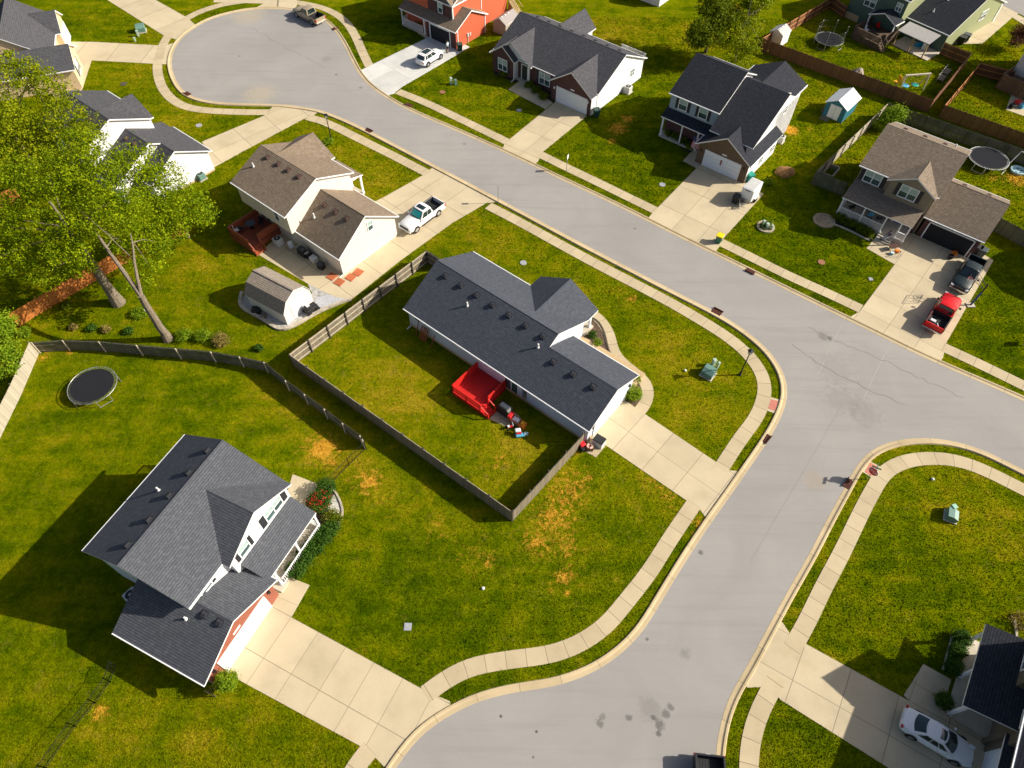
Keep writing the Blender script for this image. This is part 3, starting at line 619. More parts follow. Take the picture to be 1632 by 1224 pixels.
    def part(s, name, mb, mat, **k): return mb.build(name, mat, s.root, **k)
    def porch_floor(s, x0, x1, y0, y1, h=.25):
        mb = MB(); mb.bx(x0, x1, y0, y1, -.02, h); mb.build("porch_floor", M['walkp'], s.root)
    def done(s):
        if s.wb.f: s.wb.build("wall", M[s.wallm], s.root, auto=True)
        if s.bb.f: s.bb.build("brick_wall", M[s.bm], s.root, auto=True)
        if s.fb.f: s.fb.build("foundation", M['found'], s.root)
        if s.rb.f:
            ro = s.rb.build("roof", [M[s.roofm], M['trim']], s.root)
            for v in s.vents:
                x, y, zf = v[:3]; mb = MB(); z = zf(x, y); e = .01
                gx = (zf(x+e, y)-zf(x-e, y))/(2*e); gy = (zf(x, y+e)-zf(x, y-e))/(2*e)
                if v[3] == 'pipe': mb.tube([(x, y, z-.1), (x, y, z+v[4])], .07, 8); mb.lathe([(.16, z-.05), (.08, z+.12)], 8, c=(x, y, 0)); mb.build("vent_pipe", M['pipe'], ro)
                else:
                    n = Vector((-gx, -gy, 1)).normalized(); u = Vector((gx, gy, gx*gx+gy*gy)); u.normalize(); w = u.cross(n)
                    M4 = Matrix((w, u, n)).transposed()
                    mb.box((Vector((x, y, z))+n*.012), (.56, .56, .02), M4=M4); c = Vector((x, y, z))+n*.085
                    q = [Vector(p) for p in ((-.22, -.22, -.09), (.22, -.22, -.09), (.22, .22, -.09), (-.22, .22, -.09), (-.19, -.2, .08), (.19, -.2, .08), (.19, .06, .07), (-.19, .06, .07))]
                    q = [M4 @ p + c for p in q]; mb.mesh(q, [(3, 2, 1, 0), (4, 5, 6, 7), (0, 1, 5, 4), (1, 2, 6, 5), (2, 3, 7, 6), (3, 0, 4, 7)])
                    mb.build("roof_vent", M[v[3]], ro)
M['walkp'] = paint("porch concrete", (.50, .44, .35), .85)
A0 = -38.5

# central ranch with charcoal roof
h = House("ranch_house", "single storey house with long charcoal roof, its fenced back yard holding the red deck", (-10.01, 44.3), A0, 'sh_char', 'w_grey')
zm = h.gable(-.7, 14.1, -.17, 10.1, 2.6, 5.2, skip=True)
zg = h.gable(14.1, 21.45, -.17, 7.55, 2.6, 4.55, og=.28, skip=True)
h.rb.slab([(-.7, -.17, 2.6), (21.45, -.17, 2.6), (21.45, 3.69, 4.55), (14.1, 3.69, 4.55), (14.1, 4.965, 5.2), (-.7, 4.965, 5.2)], .16)
zp = h.gable(6.95, 14.08, 5.4, 11.75, 2.6, 4.6, 'y', walls=False, vy=(10.1, 2.6, .506, -1))
h.wb.bx(7.4, 10.6, 9.6, 11.3, 0, 2.5)
p = MB(); p.poly([(7.4, 11.35, 2.55), (13.6, 11.35, 2.55), (10.48, 11.35, 4.38)][::-1]); h.wb.poly([(7.3, 11.3, 2.5), (13.6, 11.3, 2.5), (10.48, 11.3, 4.4)][::-1])
h.part("beam", (lambda m: (m.bx(7.3, 13.75, 11.1, 11.3, 2.3, 2.6), m)[1])(MB()), M['trim'])
h.porch_floor(10.6, 13.9, 9.6, 11.6); h.post(13.6, 11.25, .25, 2.45, .2); h.post(10.8, 11.25, .25, 2.45, .2)
h.door((12, 9.74, .25), '+y', c=(.30, .10, .06))
for i in range(7): h.vent(1.1+i*1.98, 4.15, zm)
for i in range(3): h.vent(15.2+i*2.15, 2.85, zg)
h.pipe(4.9, 3.0, zm); h.pipe(13.2, 3.2, zm)
h.fb.bx(-.42, 21.19, .155, 9.77, -.02, .34)
h.window((.75, .18, 1.95), '-y', .62, .85, dbl=False, blind=False); h.window((10.2, .18, 2.05), '-y', .75, .35, dbl=False, blind=False); h.window((15.2, .18, 2.05), '-y', .95, .35, dbl=False, blind=False)
h.door((12.6, .18, .45), '-y', 1.5, 2.0, glassy=True)
h.gdoor((21.17, 3.6, 0), '+x', 4.9, 2.15); h.spout(-.3, .18, 0, 2.45); h.spout(21.0, .18, 0, 2.45)
h.window((3, 9.75, 1.5), '+y', 1.5, 1.3, shut=True)
for y in (.75, 6.55):
    m = MB(); m.bx(21.17, 21.33, y-.08, y+.08, 1.75, 2.05); h.part("wall_lamp", m, M['iron'])
h.done()

# two storey white house with brick garage
h = House("two_storey_house", "two storey white house with grey gabled roof and red brick garage front", (-21.12, 11.03), 65.5, 'sh_grey', 'w_white')
h.bm = 'b_red'
zm = h.gable(2.85, 13.65, 2.0, 11.6, 5.4, 8.0)
zx = h.gable(6.35, 13.64, 1.35, 4.6, 5.4, 7.35, 'y', oe=.35, og=.35, vy=(2.0, 5.4, .5417, 1))
zg = h.gable(-.5, 7.55, -.95, 7.2, 2.7, 4.72, 'y', oe=.4, og=.45)
h.shed([(7.2, 1.75, 3.75), (13.25, 1.75, 3.75), (13.25, -.45, 2.75), (7.2, -.45, 2.75)])
h.brick(-.1, 7.15, -.5, 2.72, (3.525, 4.42))
h.gdoor((3.6, -.565, 0), '-y', 4.95, 2.15)
for i in range(5): h.vent(4.3+i*2.05, 7.4, zm)
h.pipe(8.6, 9.0, zm); 
h.vents += [(4.0-.9, 1.25, zg, 'vent'), (3.1, -.05, zg, 'vent')]; h.pipe(2.35, 2.4, zg, .3)
h.window((11.55, 1.70, 4.75), '-y', 1.75, 1.2, shut=True, grid=True, sw=.5); h.window((8.05, 1.70, 4.72), '-y', .95, 1.1, shut=True, dbl=False, sw=.3); h.window((4.6, 2.35, 4.75), '-y', .95, .95, shut=True, dbl=False, sw=.3)
h.porch_floor(7.35, 13.1, -.7, 2.3, .3)
for x in (7.9, 10.5, 13.0): h.post(x, -.36, .3, 2.62, .16)
h.railing((8.0, -.55), (10.5, -.55), .3, .95, .16); h.railing((10.5, -.55), (13.0, -.55), .3, .95, .16); h.railing((13.0, -.55), (13.0, 2.2), .3)
h.door((9.2, 2.25, .3), '-y', c=(.25, .05, .04)); h.window((11.6, 2.25, 1.5), '-y', 1.5, 1.3, blind=False)
for x in (.55, 6.65):
    m = MB(); m.bx(x-.09, x+.09, -.72, -.56, 1.8, 2.15); h.part("wall_lamp", m, M['iron'])
m = MB(); m.bx(3.0, 3.75, -.60, -.56, 2.62, 2.8); h.part("number_plate", m, M['trim'])
h.spout(3.1, 2.33, 2.9, 5.2, '-y') if False else None
h.block(3.2, 3.5, 11.2, 11.24, 0, .1)
# back deck casting its railing's shadow
m = MB(); m.bx(9.5, 12.8, 11.3, 14.2, .75, .85); h.part("deck", m, planks("deck boards", (.40, .30, .20), .14))
h.railing((9.5, 14.15), (12.8, 14.15), .85); h.railing((12.8, 11.3), (12.8, 14.15), .85); h.railing((9.5, 11.3), (9.5, 14.15), .85)
h.done()

# tan two storey house with brown roof
h = House("two_storey_house", "cream two storey house with brown roof and attached garage, between two concrete driveways", (-18.0, 51.52), A0, 'sh_brown', 'w_cream')
zm = h.gable(-15.1, -6.15, -1.15, 8.4, 5.25, 7.25, z0=2.6)
zx = h.gable(-15.75, -9.75, 5.7, 8.95, 5.25, 7.05, 'y', z0=2.6, vy=(8.4, 5.25, .419, -1))
zg = h.gable(-6.7, .3, -.3, 8.35, 2.7, 5.55)
h.block(-14.8, -6.2, .05, 8.0, 0, 2.65)
h.shed([(-12.2, 8.0, 3.5), (-7.85, 8.0, 3.5), (-7.85, 10.8, 2.75), (-12.2, 10.8, 2.75)])
h.wb.poly([(-8.0, 8.0, 2.6), (-8.0, 10.5, 2.6), (-8.0, 8.0, 3.3)])
h.porch_floor(-12, -8, 8, 10.7); h.post(-8.1, 10.55, .2, 2.6, .2); h.post(-11.9, 10.55, .2, 2.6, .2); h.post(-10, 10.55, .2, 2.6, .2)
for x in (-13.2, -11.4, -9.8, -8.1): h.vent(x, 2.9, zm, 'ventb')
for x in (-4.9, -3.2, -1.5): h.vent(x, 3.0, zg, 'ventb')
h.pipe(-13.9, 1.4, zm); h.pipe(-5.2, 1.6, zg, .55)
h.window((-.02+.02, 4.6, 3.75), '+x', .6, 1.15, dbl=False, blind=True)
h.window((-8.35, -.8, 4.1), '-y', .65, 1.25, dbl=False, blind=False)
h.door((-12.35, .05, .85), '-y', 1.75, 1.95, glassy=True)
h.gdoor((-3, 8.02, 0), '+y', 4.6, 2.1); h.window((-13, 8.62, 4), '+y', 1.5, 1.2, shut=True)
h.spout(-.05, -.02+.08, 0, 2.6); h.done()

# white house behind the big trees
h = House("two_storey_house", "white two storey house with slate roof, half hidden behind the big trees", (-36.65, 69.55), A0+.5, 'sh_slate', 'w_white')
zm = h.gable(-14.9, -5.8, -11.1, -2.3, 5.35, 7.4)
zx = h.gable(-11.9, -5.82, -4.2, -1.95, 5.35, 7.1, 'y', vy=(-2.3, 5.35, .466, -1))
zl = h.gable(-6.6, -1.55, -10.9, .05, 2.7, 5.5); zr_ = h.gable(-1.55, .95, -8.25, .05, 2.7, 4.85)
h.shed([(-8.5, -.2, 2.7), (-5.5, -.2, 2.7), (-5.5, -2.2, 3.3), (-8.5, -2.2, 3.3)])
for x in (-13.2, -10.2, -8.3): h.vent(x, -7.7, zm, 'ventb')
h.vent(-4.9, -6.2, zl, 'ventb'); h.vent(-3.4, -6.2, zl, 'ventb'); h.vent(-.1, -4.9, zr_)
h.gdoor((-3.2, -.28, 0), '+y', 4.6); h.fb.bx(-6.3, .66, -7.92, -.28, -.02, .25); h.done()

# beige house at the head of the cul-de-sac (o faces the turning circle)
h = House("bungalow", "beige house with grey roof at the end of a driveway off the turning circle", (-63.7, 93.43), -70, 'sh_slate', 'w_beige')
zm = h.gable(-7.2, 4.6, -10.5, -.4, 2.9, 6.2)
zx = h.gable(-7.3, -1.6, -6.2, .35, 2.9, 4.8, 'y')
z2 = h.gable(2.2, 8.6, -9.5, 2.3, 2.7, 4.6, 'y', og=.35)
h.window((5.4, 1.95, 1.5), '+y', 1.7, 1.4, shut=True, grid=True); h.gdoor((-4.4, .07, 0), '+y', 4.4, 2.1)
h.door((.6, -.72, .1), '+y', c=(.14, .06, .03)); h.post(1.8, .6, .0, 2.6)
for x in (-3.5, -1.5, .5): h.vent(x, -6.8, zm)
h.done()

# orange house at the top
h = House("two_storey_house", "orange red two storey house with brown roof and open garage, by the white car", (-9.04, 97.97), A0, 'sh_brown', 'w_orange')
zm = h.gable(-11.2, -.75, .75, 13.6, 5.4, 8.6)
zx = h.gable(-6.0, -.7, .65, 7, 5.4, 7.4, 'y', walls=False)
zg = h.gable(-5.6, .75, -.45, 6.7, 2.7, 4.5)
h.shed([(-10.6, 1.3, 3.5), (-5.6, 1.3, 3.5), (-5.6, -.45, 2.7), (-10.6, -.45, 2.7)])
h.bm = 'b_plum'; h.brick(-5.9, -1.05, 1.1, 5.3, z0=3.1)
h.window((-3.4, 1.03, 4.35), '-y', .75, 1.35, shut=True, dbl=False, sw=.35)
m = MB(); m.bx(-4.6, -.75, -.13, -.1, 0, 2.15); h.part("garage_shade_panel", m, M['dark'])  # dark sheet on the wall, painted as the shade inside
m = MB(); m.bx(-4.75, -4.6, -.2, -.08, 0, 2.3); m.bx(-.75, -.6, -.2, -.08, 0, 2.3); m.bx(-4.75, -.6, -.2, -.08, 2.15, 2.3); h.part("door_frame", m, M['trim'])
h.brick(-5.3, -4.75, -.1, 2.5); h.brick(-.6, .35, -.1, 2.5)
h.porch_floor(-10.5, -5.6, -.2, 1.2); h.post(-10.4, -.1, .2, 2.6, .16); h.post(-5.8, -.1, .2, 2.6, .2); h.railing((-10.4, -.1), (-6.2, -.1), .25); h.railing((-10.4, -.1), (-10.4, 1.0), .25)
m = MB(); m.box((.52, 2.4, 1.2), (.14, .28, .45)); m.box((.52, 2.9, 1.15), (.1, .25, .35)); m.bar((.5, 2.4, 0), (.5, 2.4, 1.0), .06); h.part("electric_meter", m, M['ac'])
for y in (1.15, 6.3): 
    m = MB(); m.bx(.38, .52, y-.06-(.9 if y < 2 else 0), y+.06-(.9 if y < 2 else 0), 0, 2.7); h.part("corner_trim", m, M['trim'])
m = MB(); m.bx(-1.14, -.98, 1.0, 1.16, 3.0, 5.4); m.bx(-1.12, -.98, 7.2, 7.3, 2.6, 5.4); h.part("corner_trim", m, M['trim'])
m = MB()
for k in range(7): m.bx(-.9+k*.25, -.65+k*.25, 13.4, 14.6, .0, 1.6-k*.22)
m.bar((-.9, 14.6, 2.5), (1.0, 14.6, .9), .08); m.bar((-.9, 13.4, 2.5), (1.0, 13.4, .9), .08); h.part("steps", m, planks("weathered boards", (.40, .30, .14), .14))
h.done()

# dark brick ranch
h = House("brick_ranch_house", "single storey dark brick house with slate roof and three front gables", (10.01, 81.2), A0, 'sh_slate', 'w_white')
h.bm = 'b_dark'
zm = h.gable(-17.6, .1, .85, 12.5, 2.8, 5.65)
zg = h.gable(-6.95, .0, -.5, 4.2, 2.7, 5.05, 'y', oe=.25, og=.45, vy=(.85, 2.8, .489, 1))
zl = h.gable(-17.45, -10.6, .35, 6.8, 2.7, 5.1, 'y', og=.5, walls=False, vy=(.85, 2.8, .489, 1))
zs = h.gable(-17.5, -13.1, -.1, 3.2, 2.7, 4.35, 'y', oe=.3, og=.35, walls=False)
zb = h.gable(-14.2, -9.9, 11, 14.6, 2.8, 4.9, 'y', vy=(12.5, 2.8, .489, -1))
h.wb.poly([(-17.1, .9, 2.6), (-10.95, .9, 2.6), (-14.02, .9, 4.8)])
h.brick(-6.7, -.25, -.05, 2.75, (-3.475, 4.8)); h.brick(-17.2, -13.4, .3, 2.7, (-15.3, 4.05)); h.wb.bx(-17.2, -13.4, .3, 1.4, 0, 2.6); h.brick(-13.4, -6.7, 1.2, 2.6)
h.gdoor((-3.3, -.115, 0), '-y', 4.8, 2.1)
h.window((-15.4, .24, 1.5), '-y', 1.5, 1.5, shut=True, grid=True, sw=.3, sm='shut'); h.window((-8.8, 1.14, 1.45), '-y', 1.7, 1.5, grid=True); 
m = MB(); m.bx(-10.1, -9.75, 1.08, 1.14, .6, 2.3); h.part("shutter", m, M['shut'])
h.window((-.2, 9.5, 1.9), '+x', .8, .9, dbl=True, blind=False)
h.post(-11.2, .75, .1, 2.6, .22); h.spout(-13.35, .2, 0, 2.5); h.porch_floor(-13.3, -11, .5, 1.2, .12); h.door((-12.2, 1.14, .1), '-y', c=(.03, .03, .03))
for i in range(8): h.vent(-15.3+i*1.95, 7.75, zm)
for x in (-6.15, -.7):
    m = MB(); m.bx(x-.08, x+.08, -.24, -.11, 1.7, 2.0); h.part("wall_lamp", m, M['trim'])
m = MB(); m.bx(-3.6, -3.0, -.14, -.11, 2.45, 2.62); h.part("number_plate", m, M['trim'])
m = MB(); m.bx(-5.6, -1.5, 12.2, 15, .75, .85); h.part("deck", m, planks("pale deck boards", (.42, .33, .20), .14)); h.railing((-5.6, 15), (-1.5, 15), .85, mat='trim'); h.railing((-1.5, 12.2), (-1.5, 15), .85)
h.done()

# blue grey house with flag
h = House("two_storey_house", "blue grey two storey house with brown brick garage and a flag at its porch", (27.59, 67.76), A0, 'sh_dark', 'w_white')
h.bm = 'b_brown'
zm = h.gable(-13.35, -6.35, 2.65, 13.5, 5.4, 8.15, og=.25)
h.wb.bx(-6.8, -.95, 7.0, 13.2, 0, 5.2)
h.rb.slab([(-6.4, .9, 4.1), (-.62, .9, 4.1), (-.62, 8.1, 7.6), (-6.4, 8.1, 7.6)], .16); h.rb.slab([(-6.4, 8.1, 7.6), (-1.0, 8.1, 7.6), (-1.0, 9.6, 6.9), (-6.4, 9.6, 6.9)], .16)
h.wb.poly([(-.95, 1.6, 0), (-.95, 13.2, 0), (-.95, 13.2, 4.7), (-.95, 8.1, 7.4), (-.95, 1.6, 4.2)])
zr_ = h.gable(-8.2, -1.0, 9, 15.2, 5.4, 7.2, 'y')
zg = h.gable(-7.1, .2, -.45, 6.2, 2.7, 4.95, 'y', oe=.3, og=.45)
h.shed([(.2, 5.9, 2.7), (.2, 8.0, 2.7), (-1.0, 8.0, 3.45), (-1.0, 5.9, 3.45)])
h.wb.bx(-1.0, -.1, 5.8, 7.7, 0, 2.6)
h.brick(-6.8, -.1, 0, 2.75, (-3.45, 4.72)); h.gdoor((-3.4, -.065, 0), '-y', 4.6, 2.1)
h.shed([(-13.3, 1.6, 2.75), (-6.9, 1.6, 2.75), (-6.9, 3.3, 3.55), (-13.3, 3.3, 3.55)])
m = MB(); m.bx(-13.1, -6.6, 2.94, 3.0, 3.3, 5.3); fr = h.part("front_wall", m, M['w_blue'])
m = MB(); m.bx(-13.1, -6.8, 2.9, 2.995, .1, 2.9); h.part("brick_wall", m, M['b_dark'])
for x in (-11.3, -8.5): h.window((x, 2.93, 4.45), '-y', 1.05, 1.35, shut=True, dbl=False, sw=.36)
h.porch_floor(-13.1, -6.9, 1.55, 3.0, .2); h.post(-12.95, 1.75, .2, 2.65, .2); h.post(-7.9, 1.75, .2, 2.65, .2); h.post(-10.2, 1.75, .2, 2.65, .14)
h.window((-.97, 9.4, 4.9), '+x', .8, 1.1, dbl=False, blind=False); h.window((-.07, 6.7, 1.3), '+x', .7, .8, dbl=False, blind=False); h.window((-.07, 3.6, 1.35), '+x', .5, .8, dbl=False, blind=False)
for x in (-6.3, -.6):
    m = MB(); m.bx(x-.08, x+.08, -.2, -.06, 1.75, 2.05); h.part("wall_lamp", m, M['iron'])
m = MB(); m.bx(-3.65, -3.05, -.1, -.06, 2.42, 2.58); h.part("number_plate", m, M['trim'])
m = MB(); m.bx(-3.62, -3.4, -.16, -.13, 1.2, 1.75); m.bx(-3.58, -3.44, -.17, -.13, 1.05, 1.25); h.part("door_ornament", m, paint("rust metal", (.25, .10, .10), .7))
h.done()

# taupe house with long porch
h = House("two_storey_house", "taupe two storey house with tan roof and long white railed porch, garage open", (49.87, 55.55), A0, 'sh_tan', 'w_tan')
h.bm = 'b_plum'
zm = h.gable(-14.6, -5.75, -.45, 10.2, 5.4, 7.8)
zx = h.gable(-11.25, -5.95, -1.0, 1.6, 5.4, 6.85, 'y', z0=3.0, og=.3, vy=(-.45, 5.4, .451, 1))
zg = h.gable(-6.1, .4, -.4, 8.4, 2.7, 4.95)
h.shed([(-14.35, -3.05, 2.72), (-6.4, -3.05, 2.72), (-6.4, 0.0, 3.55), (-14.35, 0.0, 3.55)])
h.brick(-5.8, .1, -.05, 2.6)
m = MB(); m.bx(-5.15, -.45, -.13, -.115, 0, 2.15); h.part("garage_shade_panel", m, M['dark'])  # again a flat dark sheet for the shaded inside
m = MB(); m.bx(-5.27, -5.15, -.2, -.1, 0, 2.27); m.bx(-.45, -.33, -.2, -.1, 0, 2.27); m.bx(-5.27, -.33, -.2, -.1, 2.15, 2.27); h.part("door_frame", m, M['trim'])
m = MB(); m.bx(-3.0, -2.3, -.14, -.11, 2.36, 2.5); h.part("number_plate", m, M['trim'])
h.window((-12.75, -.1, 4.35), '-y', 1.75, 1.35, shut=True, sw=.45); h.window((-8.7, -.7, 4.7), '-y', 1.75, 1.35, shut=True, sw=.42)
h.porch_floor(-14.2, -6.5, -2.95, 0, .45)
for x in (-14.15, -11.6, -9.15): h.post(x, -2.85, .45, 2.62, .13)
h.post(-7.5, -2.85, .45, 2.62, .13); h.post(-6.55, -2.85, .45, 2.62, .13)
h.railing((-14.15, -2.85), (-11.6, -2.85), .45); h.railing((-11.6, -2.85), (-9.15, -2.85), .45); h.railing((-7.5, -2.85), (-6.55, -2.85), .45); h.railing((-14.15, -2.85), (-14.15, -.2), .45)
h.door((-8.2, -.12, .45), '-y', c=(.04, .08, .30)); h.brick(-14.2, -6.2, -.08, 2.6)
m = MB()
for k in range(3): m.bx(-9.1, -7.55, -3.25-k*.3, -2.95-k*.3, 0, .34-k*.11)
h.part("steps", m, M['walkp'])
h.pipe(-7.4, 8.2, zm, .3)
for x in (-12.8, -10.6, -8.4): h.vent(x, 6.2, zm, 'ventb')
for x in (-4.4, -1.8): h.vent(x, 5.0, zg, 'ventb')
h.done()

# dark green house at the top right
h = House("two_storey_house", "dark green house with nearly black roof, covered deck and white patio roof behind it", (64.12, 100.86), -50.5, 'sh_dark', 'w_green')
zr_ = h.gable(-6.4, .65, -3.25, 13, 2.7, 6.0, og=.25)
h.wb.bx(-14.7, -6.2, -5.0, 7, 0, 5.6)
zL = h.gable(-15, -5.8, -5.4, 8, 5.6, 8.2, walls=False)
zp = h.gable(-10.2, -5.7, -7.05, -4.8, 2.75, 3.7, 'y', walls=False)
h.shed([(-5.15, -4.3, 2.75), (-.15, -4.3, 2.75), (-.15, -6.95, 2.3), (-5.15, -6.95, 2.3)], .1) if False else h.part('patio_roof', (lambda q: (q.slab([(-5.15, -4.3, 2.75), (-.15, -4.3, 2.75), (-.15, -6.95, 2.3), (-5.15, -6.95, 2.3)], .1, 0, 0), q)[1])(MB()), paint('patio roof sheet', (.40, .38, .36), .6))
m = MB(); m.poly([(.405, -3.0, 0), (.405, 12.7, 0), (.405, 12.7, 2.7), (.405, 4.87, 5.75), (.405, -3.0, 2.7)]); h.part("side_wall", m, M['w_green_lit'])  # sun-facing walls overlaid in the lit siding colour
m = MB(); m.poly([(-6.19, -5, 0), (-6.19, 3, 0), (-6.19, 3, 5.5), (-6.19, -5, 5.5)]); h.part("side_wall", m, M['w_green_lit'])
h.window((-11.6, -5.02, 3.4), '-y', 1.7, 1.35); h.window((-7.2, -5.02, 4.2), '-y', .8, 1.0)
h.window((.41, 6.5, 2.6), '+x', 1.7, 1.2, grid=True)
h.fb.bx(-14.75, -12.4, -5.06, -4.9, -.02, .9)
for x in (-5.05, -2.6, -.35): 
    m = MB(); m.bx(x-.08, x+.08, -6.75, -6.6, 0, 2.3); h.part("patio_post", m, planks("cedar post", (.42, .27, .12), .2))
for x in (-10.0, -5.9):
    m = MB(); m.bx(x-.07, x+.07, -6.95, -6.8, 0, 2.7); h.part("patio_post", m, M['trim'])
m = MB(); m.bx(-10.2, -5.7, -9.0, -5.0, .7, .85); h.part("deck", m, planks("dark deck boards", (.09, .065, .045), .14))
h.railing((-10.2, -8.95), (-5.7, -8.95), .85, mat='cedar') if 'cedar' in M else None
m = MB(); m.bx(-5.4, .5, -6.6, -3.0, -.02, .1); h.part("patio_slab", m, M['walkp'])
for k in range(3): m = MB()
h.pipe(-3.6, 1.6, zr_, .4); h.pipe(-3.9, -.9, zr_, .35)
m = MB(); m.bx(.35, .5, 11.8, 12.2, 0, 2.6); h.part("corner_trim", m, M['trim'])
h.done()

# house cut by the right edge, corner only
c = G(1604, 128)
h = House("house", "pale house corner with white trim at the right, above the raised wooden deck", (c.x, c.y), -50.5, 'sh_slate', 'w_cream')
h.gable(-.3, 9, -.2, 9, 5.4, 8.0); h.done()

# house at the lower right with blue posts
h = House("two_storey_house", "grey house with dark blue roof and pale porch posts beside the white sedan", (30.87, 9.55), -124.5, 'sh_dark', 'w_brown')
h.wb.bx(-6.3, -2.75, 1.95, 9, 0, 5.6); h.wb.bx(-2.75, 1.0, 2.6, 9, 0, 5.6)
zm = h.gable(-6.7, 6.5, 1.9, 11, 5.6, 8.1, walls=False)
zg0 = h.gable(-6.75, -2.35, 1.45, 6, 5.6, 7.3, 'y', walls=False)
h.shed([(-6.35, -.4, 2.8), (.2, -.4, 2.8), (.2, 2.6, 3.65), (-6.35, 2.6, 3.65)])
h.block(.55, 6.4, 2.8, 9.5, 0, 2.7); h.shed([(.3, 2.4, 2.75), (6.6, 2.4, 2.75), (6.6, 6.5, 4.6), (.3, 6.5, 4.6)])
h.wb.bx(.2, .55, 2.35, 2.85, 0, 2.7)
h.gdoor((3.4, 2.79, 0), '-y', 4.6, 2.1)
h.window((-4.5, 1.93, 4.45), '-y', 1.3, 1.3, blind=False); h.window((-.6, 2.58, 4.5), '-y', 1.2, 1.2, blind=False)
h.porch_floor(-6.3, .15, -.15, 2.6, .22)
for x in (-6.1, -3.0, 0.0): h.post(x, 0.0, .22, 2.75, .2)
h.window((-4.3, 1.93, 1.5), '-y', 1.3, 1.3, blind=False)
h.done()

# ------------------------------------------------------------------ fences
M['weath'] = planks("weathered grey boards", (.205, .170, .118), .145, .25, .3)
M['weathd'] = planks("shaded weathered boards", (.165, .150, .105), .145, .3, .3, shade_tint=(.09, .10, .045))  # grey-green dark copy for fences in shade, shade put into the colour
M['weathl'] = planks("sunlit weathered boards", (.42, .37, .28), .145, .35, .25)  # paler copy for sunlit fences, the light put into the colour
M['cedar'] = planks("orange cedar boards", (.50, .165, .030), .145, .22, .35)
M['brownf'] = planks("brown stained boards", (.175, .070, .028), .145, .3, .35)
M['postw'] = planks("pale timber", (.50, .43, .32), .3, .8, .2)
M['postd'] = planks("dark timber", (.085, .07, .055), .3, .8, .2)
M['posto'] = planks("orange timber", (.55, .24, .06), .3, .8, .2)
def fence(label, pts, H=1.8, side=1, mat='weath', post='postd', rail='postw', step=2.4, gap=0.0, cat="fence", name="wooden_fence", group=None):
    P = [G(*p) for p in pts]; c = P[0]; root = thing(name, label, cat, (c.x, c.y, 0), 0, group); mb = MB(); n = 0
    acc = []
    for a, b in zip(P, P[1:]):
        a = Vector((a.x-c.x, a.y-c.y, 0)); b = Vector((b.x-c.x, b.y-c.y, 0)); L = (b-a).length; d = (b-a)/L; nn = Vector((d.y, -d.x, 0))*side
        k = max(1, round(L/.15)); w = L/k
        for i in range(k):
            q0 = a+d*(i*w+.004); q1 = a+d*((i+1)*w-.004); h = H+random.uniform(-.025, .025); t = .02; u0 = n*.145
            A = [q0, q1, q1+Z*(h-.05), q1-d*.04+Z*h, q0+d*.04+Z*h, q0+Z*(h-.05)]
            uv = [(u0+.005, 0), (u0+.14, 0), (u0+.14, h-.05), (u0+.11, h), (u0+.035, h), (u0+.005, h-.05)]
            B = [p-nn*t for p in A]
            mb.poly(A, 0, uv=uv) ; mb.poly(B[::-1], 0, uv=uv[::-1]); mb.poly([A[5], A[4], B[4], B[5]], 0, uv=[uv[0]]*4); mb.poly([A[4], A[3], B[3], B[4]], 0, uv=[uv[0]]*4); mb.poly([A[3], A[2], B[2], B[3]], 0, uv=[uv[0]]*4)
            n += 1
        for z in ((.25, 1.0, H-.12) if H > 1.4 else (.25, H-.12)):
            r = MB(); r.bar(a+nn*.03+Z*z, b+nn*.03+Z*z, .05, .09); r.build("rail", M[rail], root)
        k = max(1, round(L/step))
        for i in range(k+1):
            if i == k and (b-(P[-1]-c)).length > .01 and False: continue
            if i == 0 and acc: continue
            q = a.lerp(b, i/k); r = MB(); r.box(q+nn*.10+Z*(H/2+.02), (.1, .1, H+.06), rot=math.atan2(d.y, d.x)); r.build("post", M[post], root)
        acc.append(1)
    mb.build("board_panel", M[mat], root); return root
fence("weathered grey board fence around the yard with the red deck", [(702, 431), (682, 418.5), (467.5, 583), (816, 831), (928, 708)], 1.78, -1, 'weath', 'postd', 'postw')
fence("weathered, shade darkened fence curving between the trampoline lawn and the leaf trees", [(64.7, 561.5), (113, 558), (170, 560), (229, 565.6), (290, 571), (345, 576), (390, 584), (428.7, 592.5), (463, 621.6), (492.8, 643.3), (523.8, 666.6), (552.5, 689), (579.7, 708.5), (584, 714.7)], 1.55, 1, 'weathd', 'postw', 'weathd', 2.6)
fence("pale weathered fence running down the side of the trampoline lawn", [(62, 563), (33.7, 629), (2, 694), (-40, 780)], 1.7, 1, 'weathl', 'weathd', 'weathl')
fence("bright orange cedar fence under the big leafy trees", [(30, 520), (153, 447), (213, 412), (299, 372)], 1.8, -1, 'cedar', 'posto', 'posto')
fence("short return of orange cedar fence near the white house", [(299, 372), (291, 345)], 1.8, 1, 'cedar', 'posto', 'posto')
fence("piece of orange cedar fence seen through the yellowish tree crowns", [(-40, 355), (0, 332), (36, 319)], 1.8, -1, 'cedar', 'posto', 'posto')
fence("pale fence with its posts inside the taupe house's yard", [(1292.5, 293), (1406, 184)], 1.8, 1, 'weathl', 'weathd', 'weathl')
fence("short dark fence joining the pale fence to the taupe house", [(1341.7, 311.5), (1292.5, 293)], 1.8, 1, 'weathd', 'postd', 'weathd')
fence("shade darkened fence behind the taupe house and its trampoline", [(1408, 184), (1632, 263), (1700, 288)], 1.8, 1, 'weathd', 'postd', 'weathd')
fence("short dark fence beside the open garage of the taupe house", [(1581.7, 367.5), (1626, 391), (1700, 430)], 1.8, -1, 'weathd', 'postd', 'weathd')
fence("long brown stained fence around the green house's yard", [(1344, 29), (1321, 13), (1209, 80), (1477, 179), (1538, 104), (1497, 87)], 1.8, -1, 'brownf', 'brownf', 'posto')
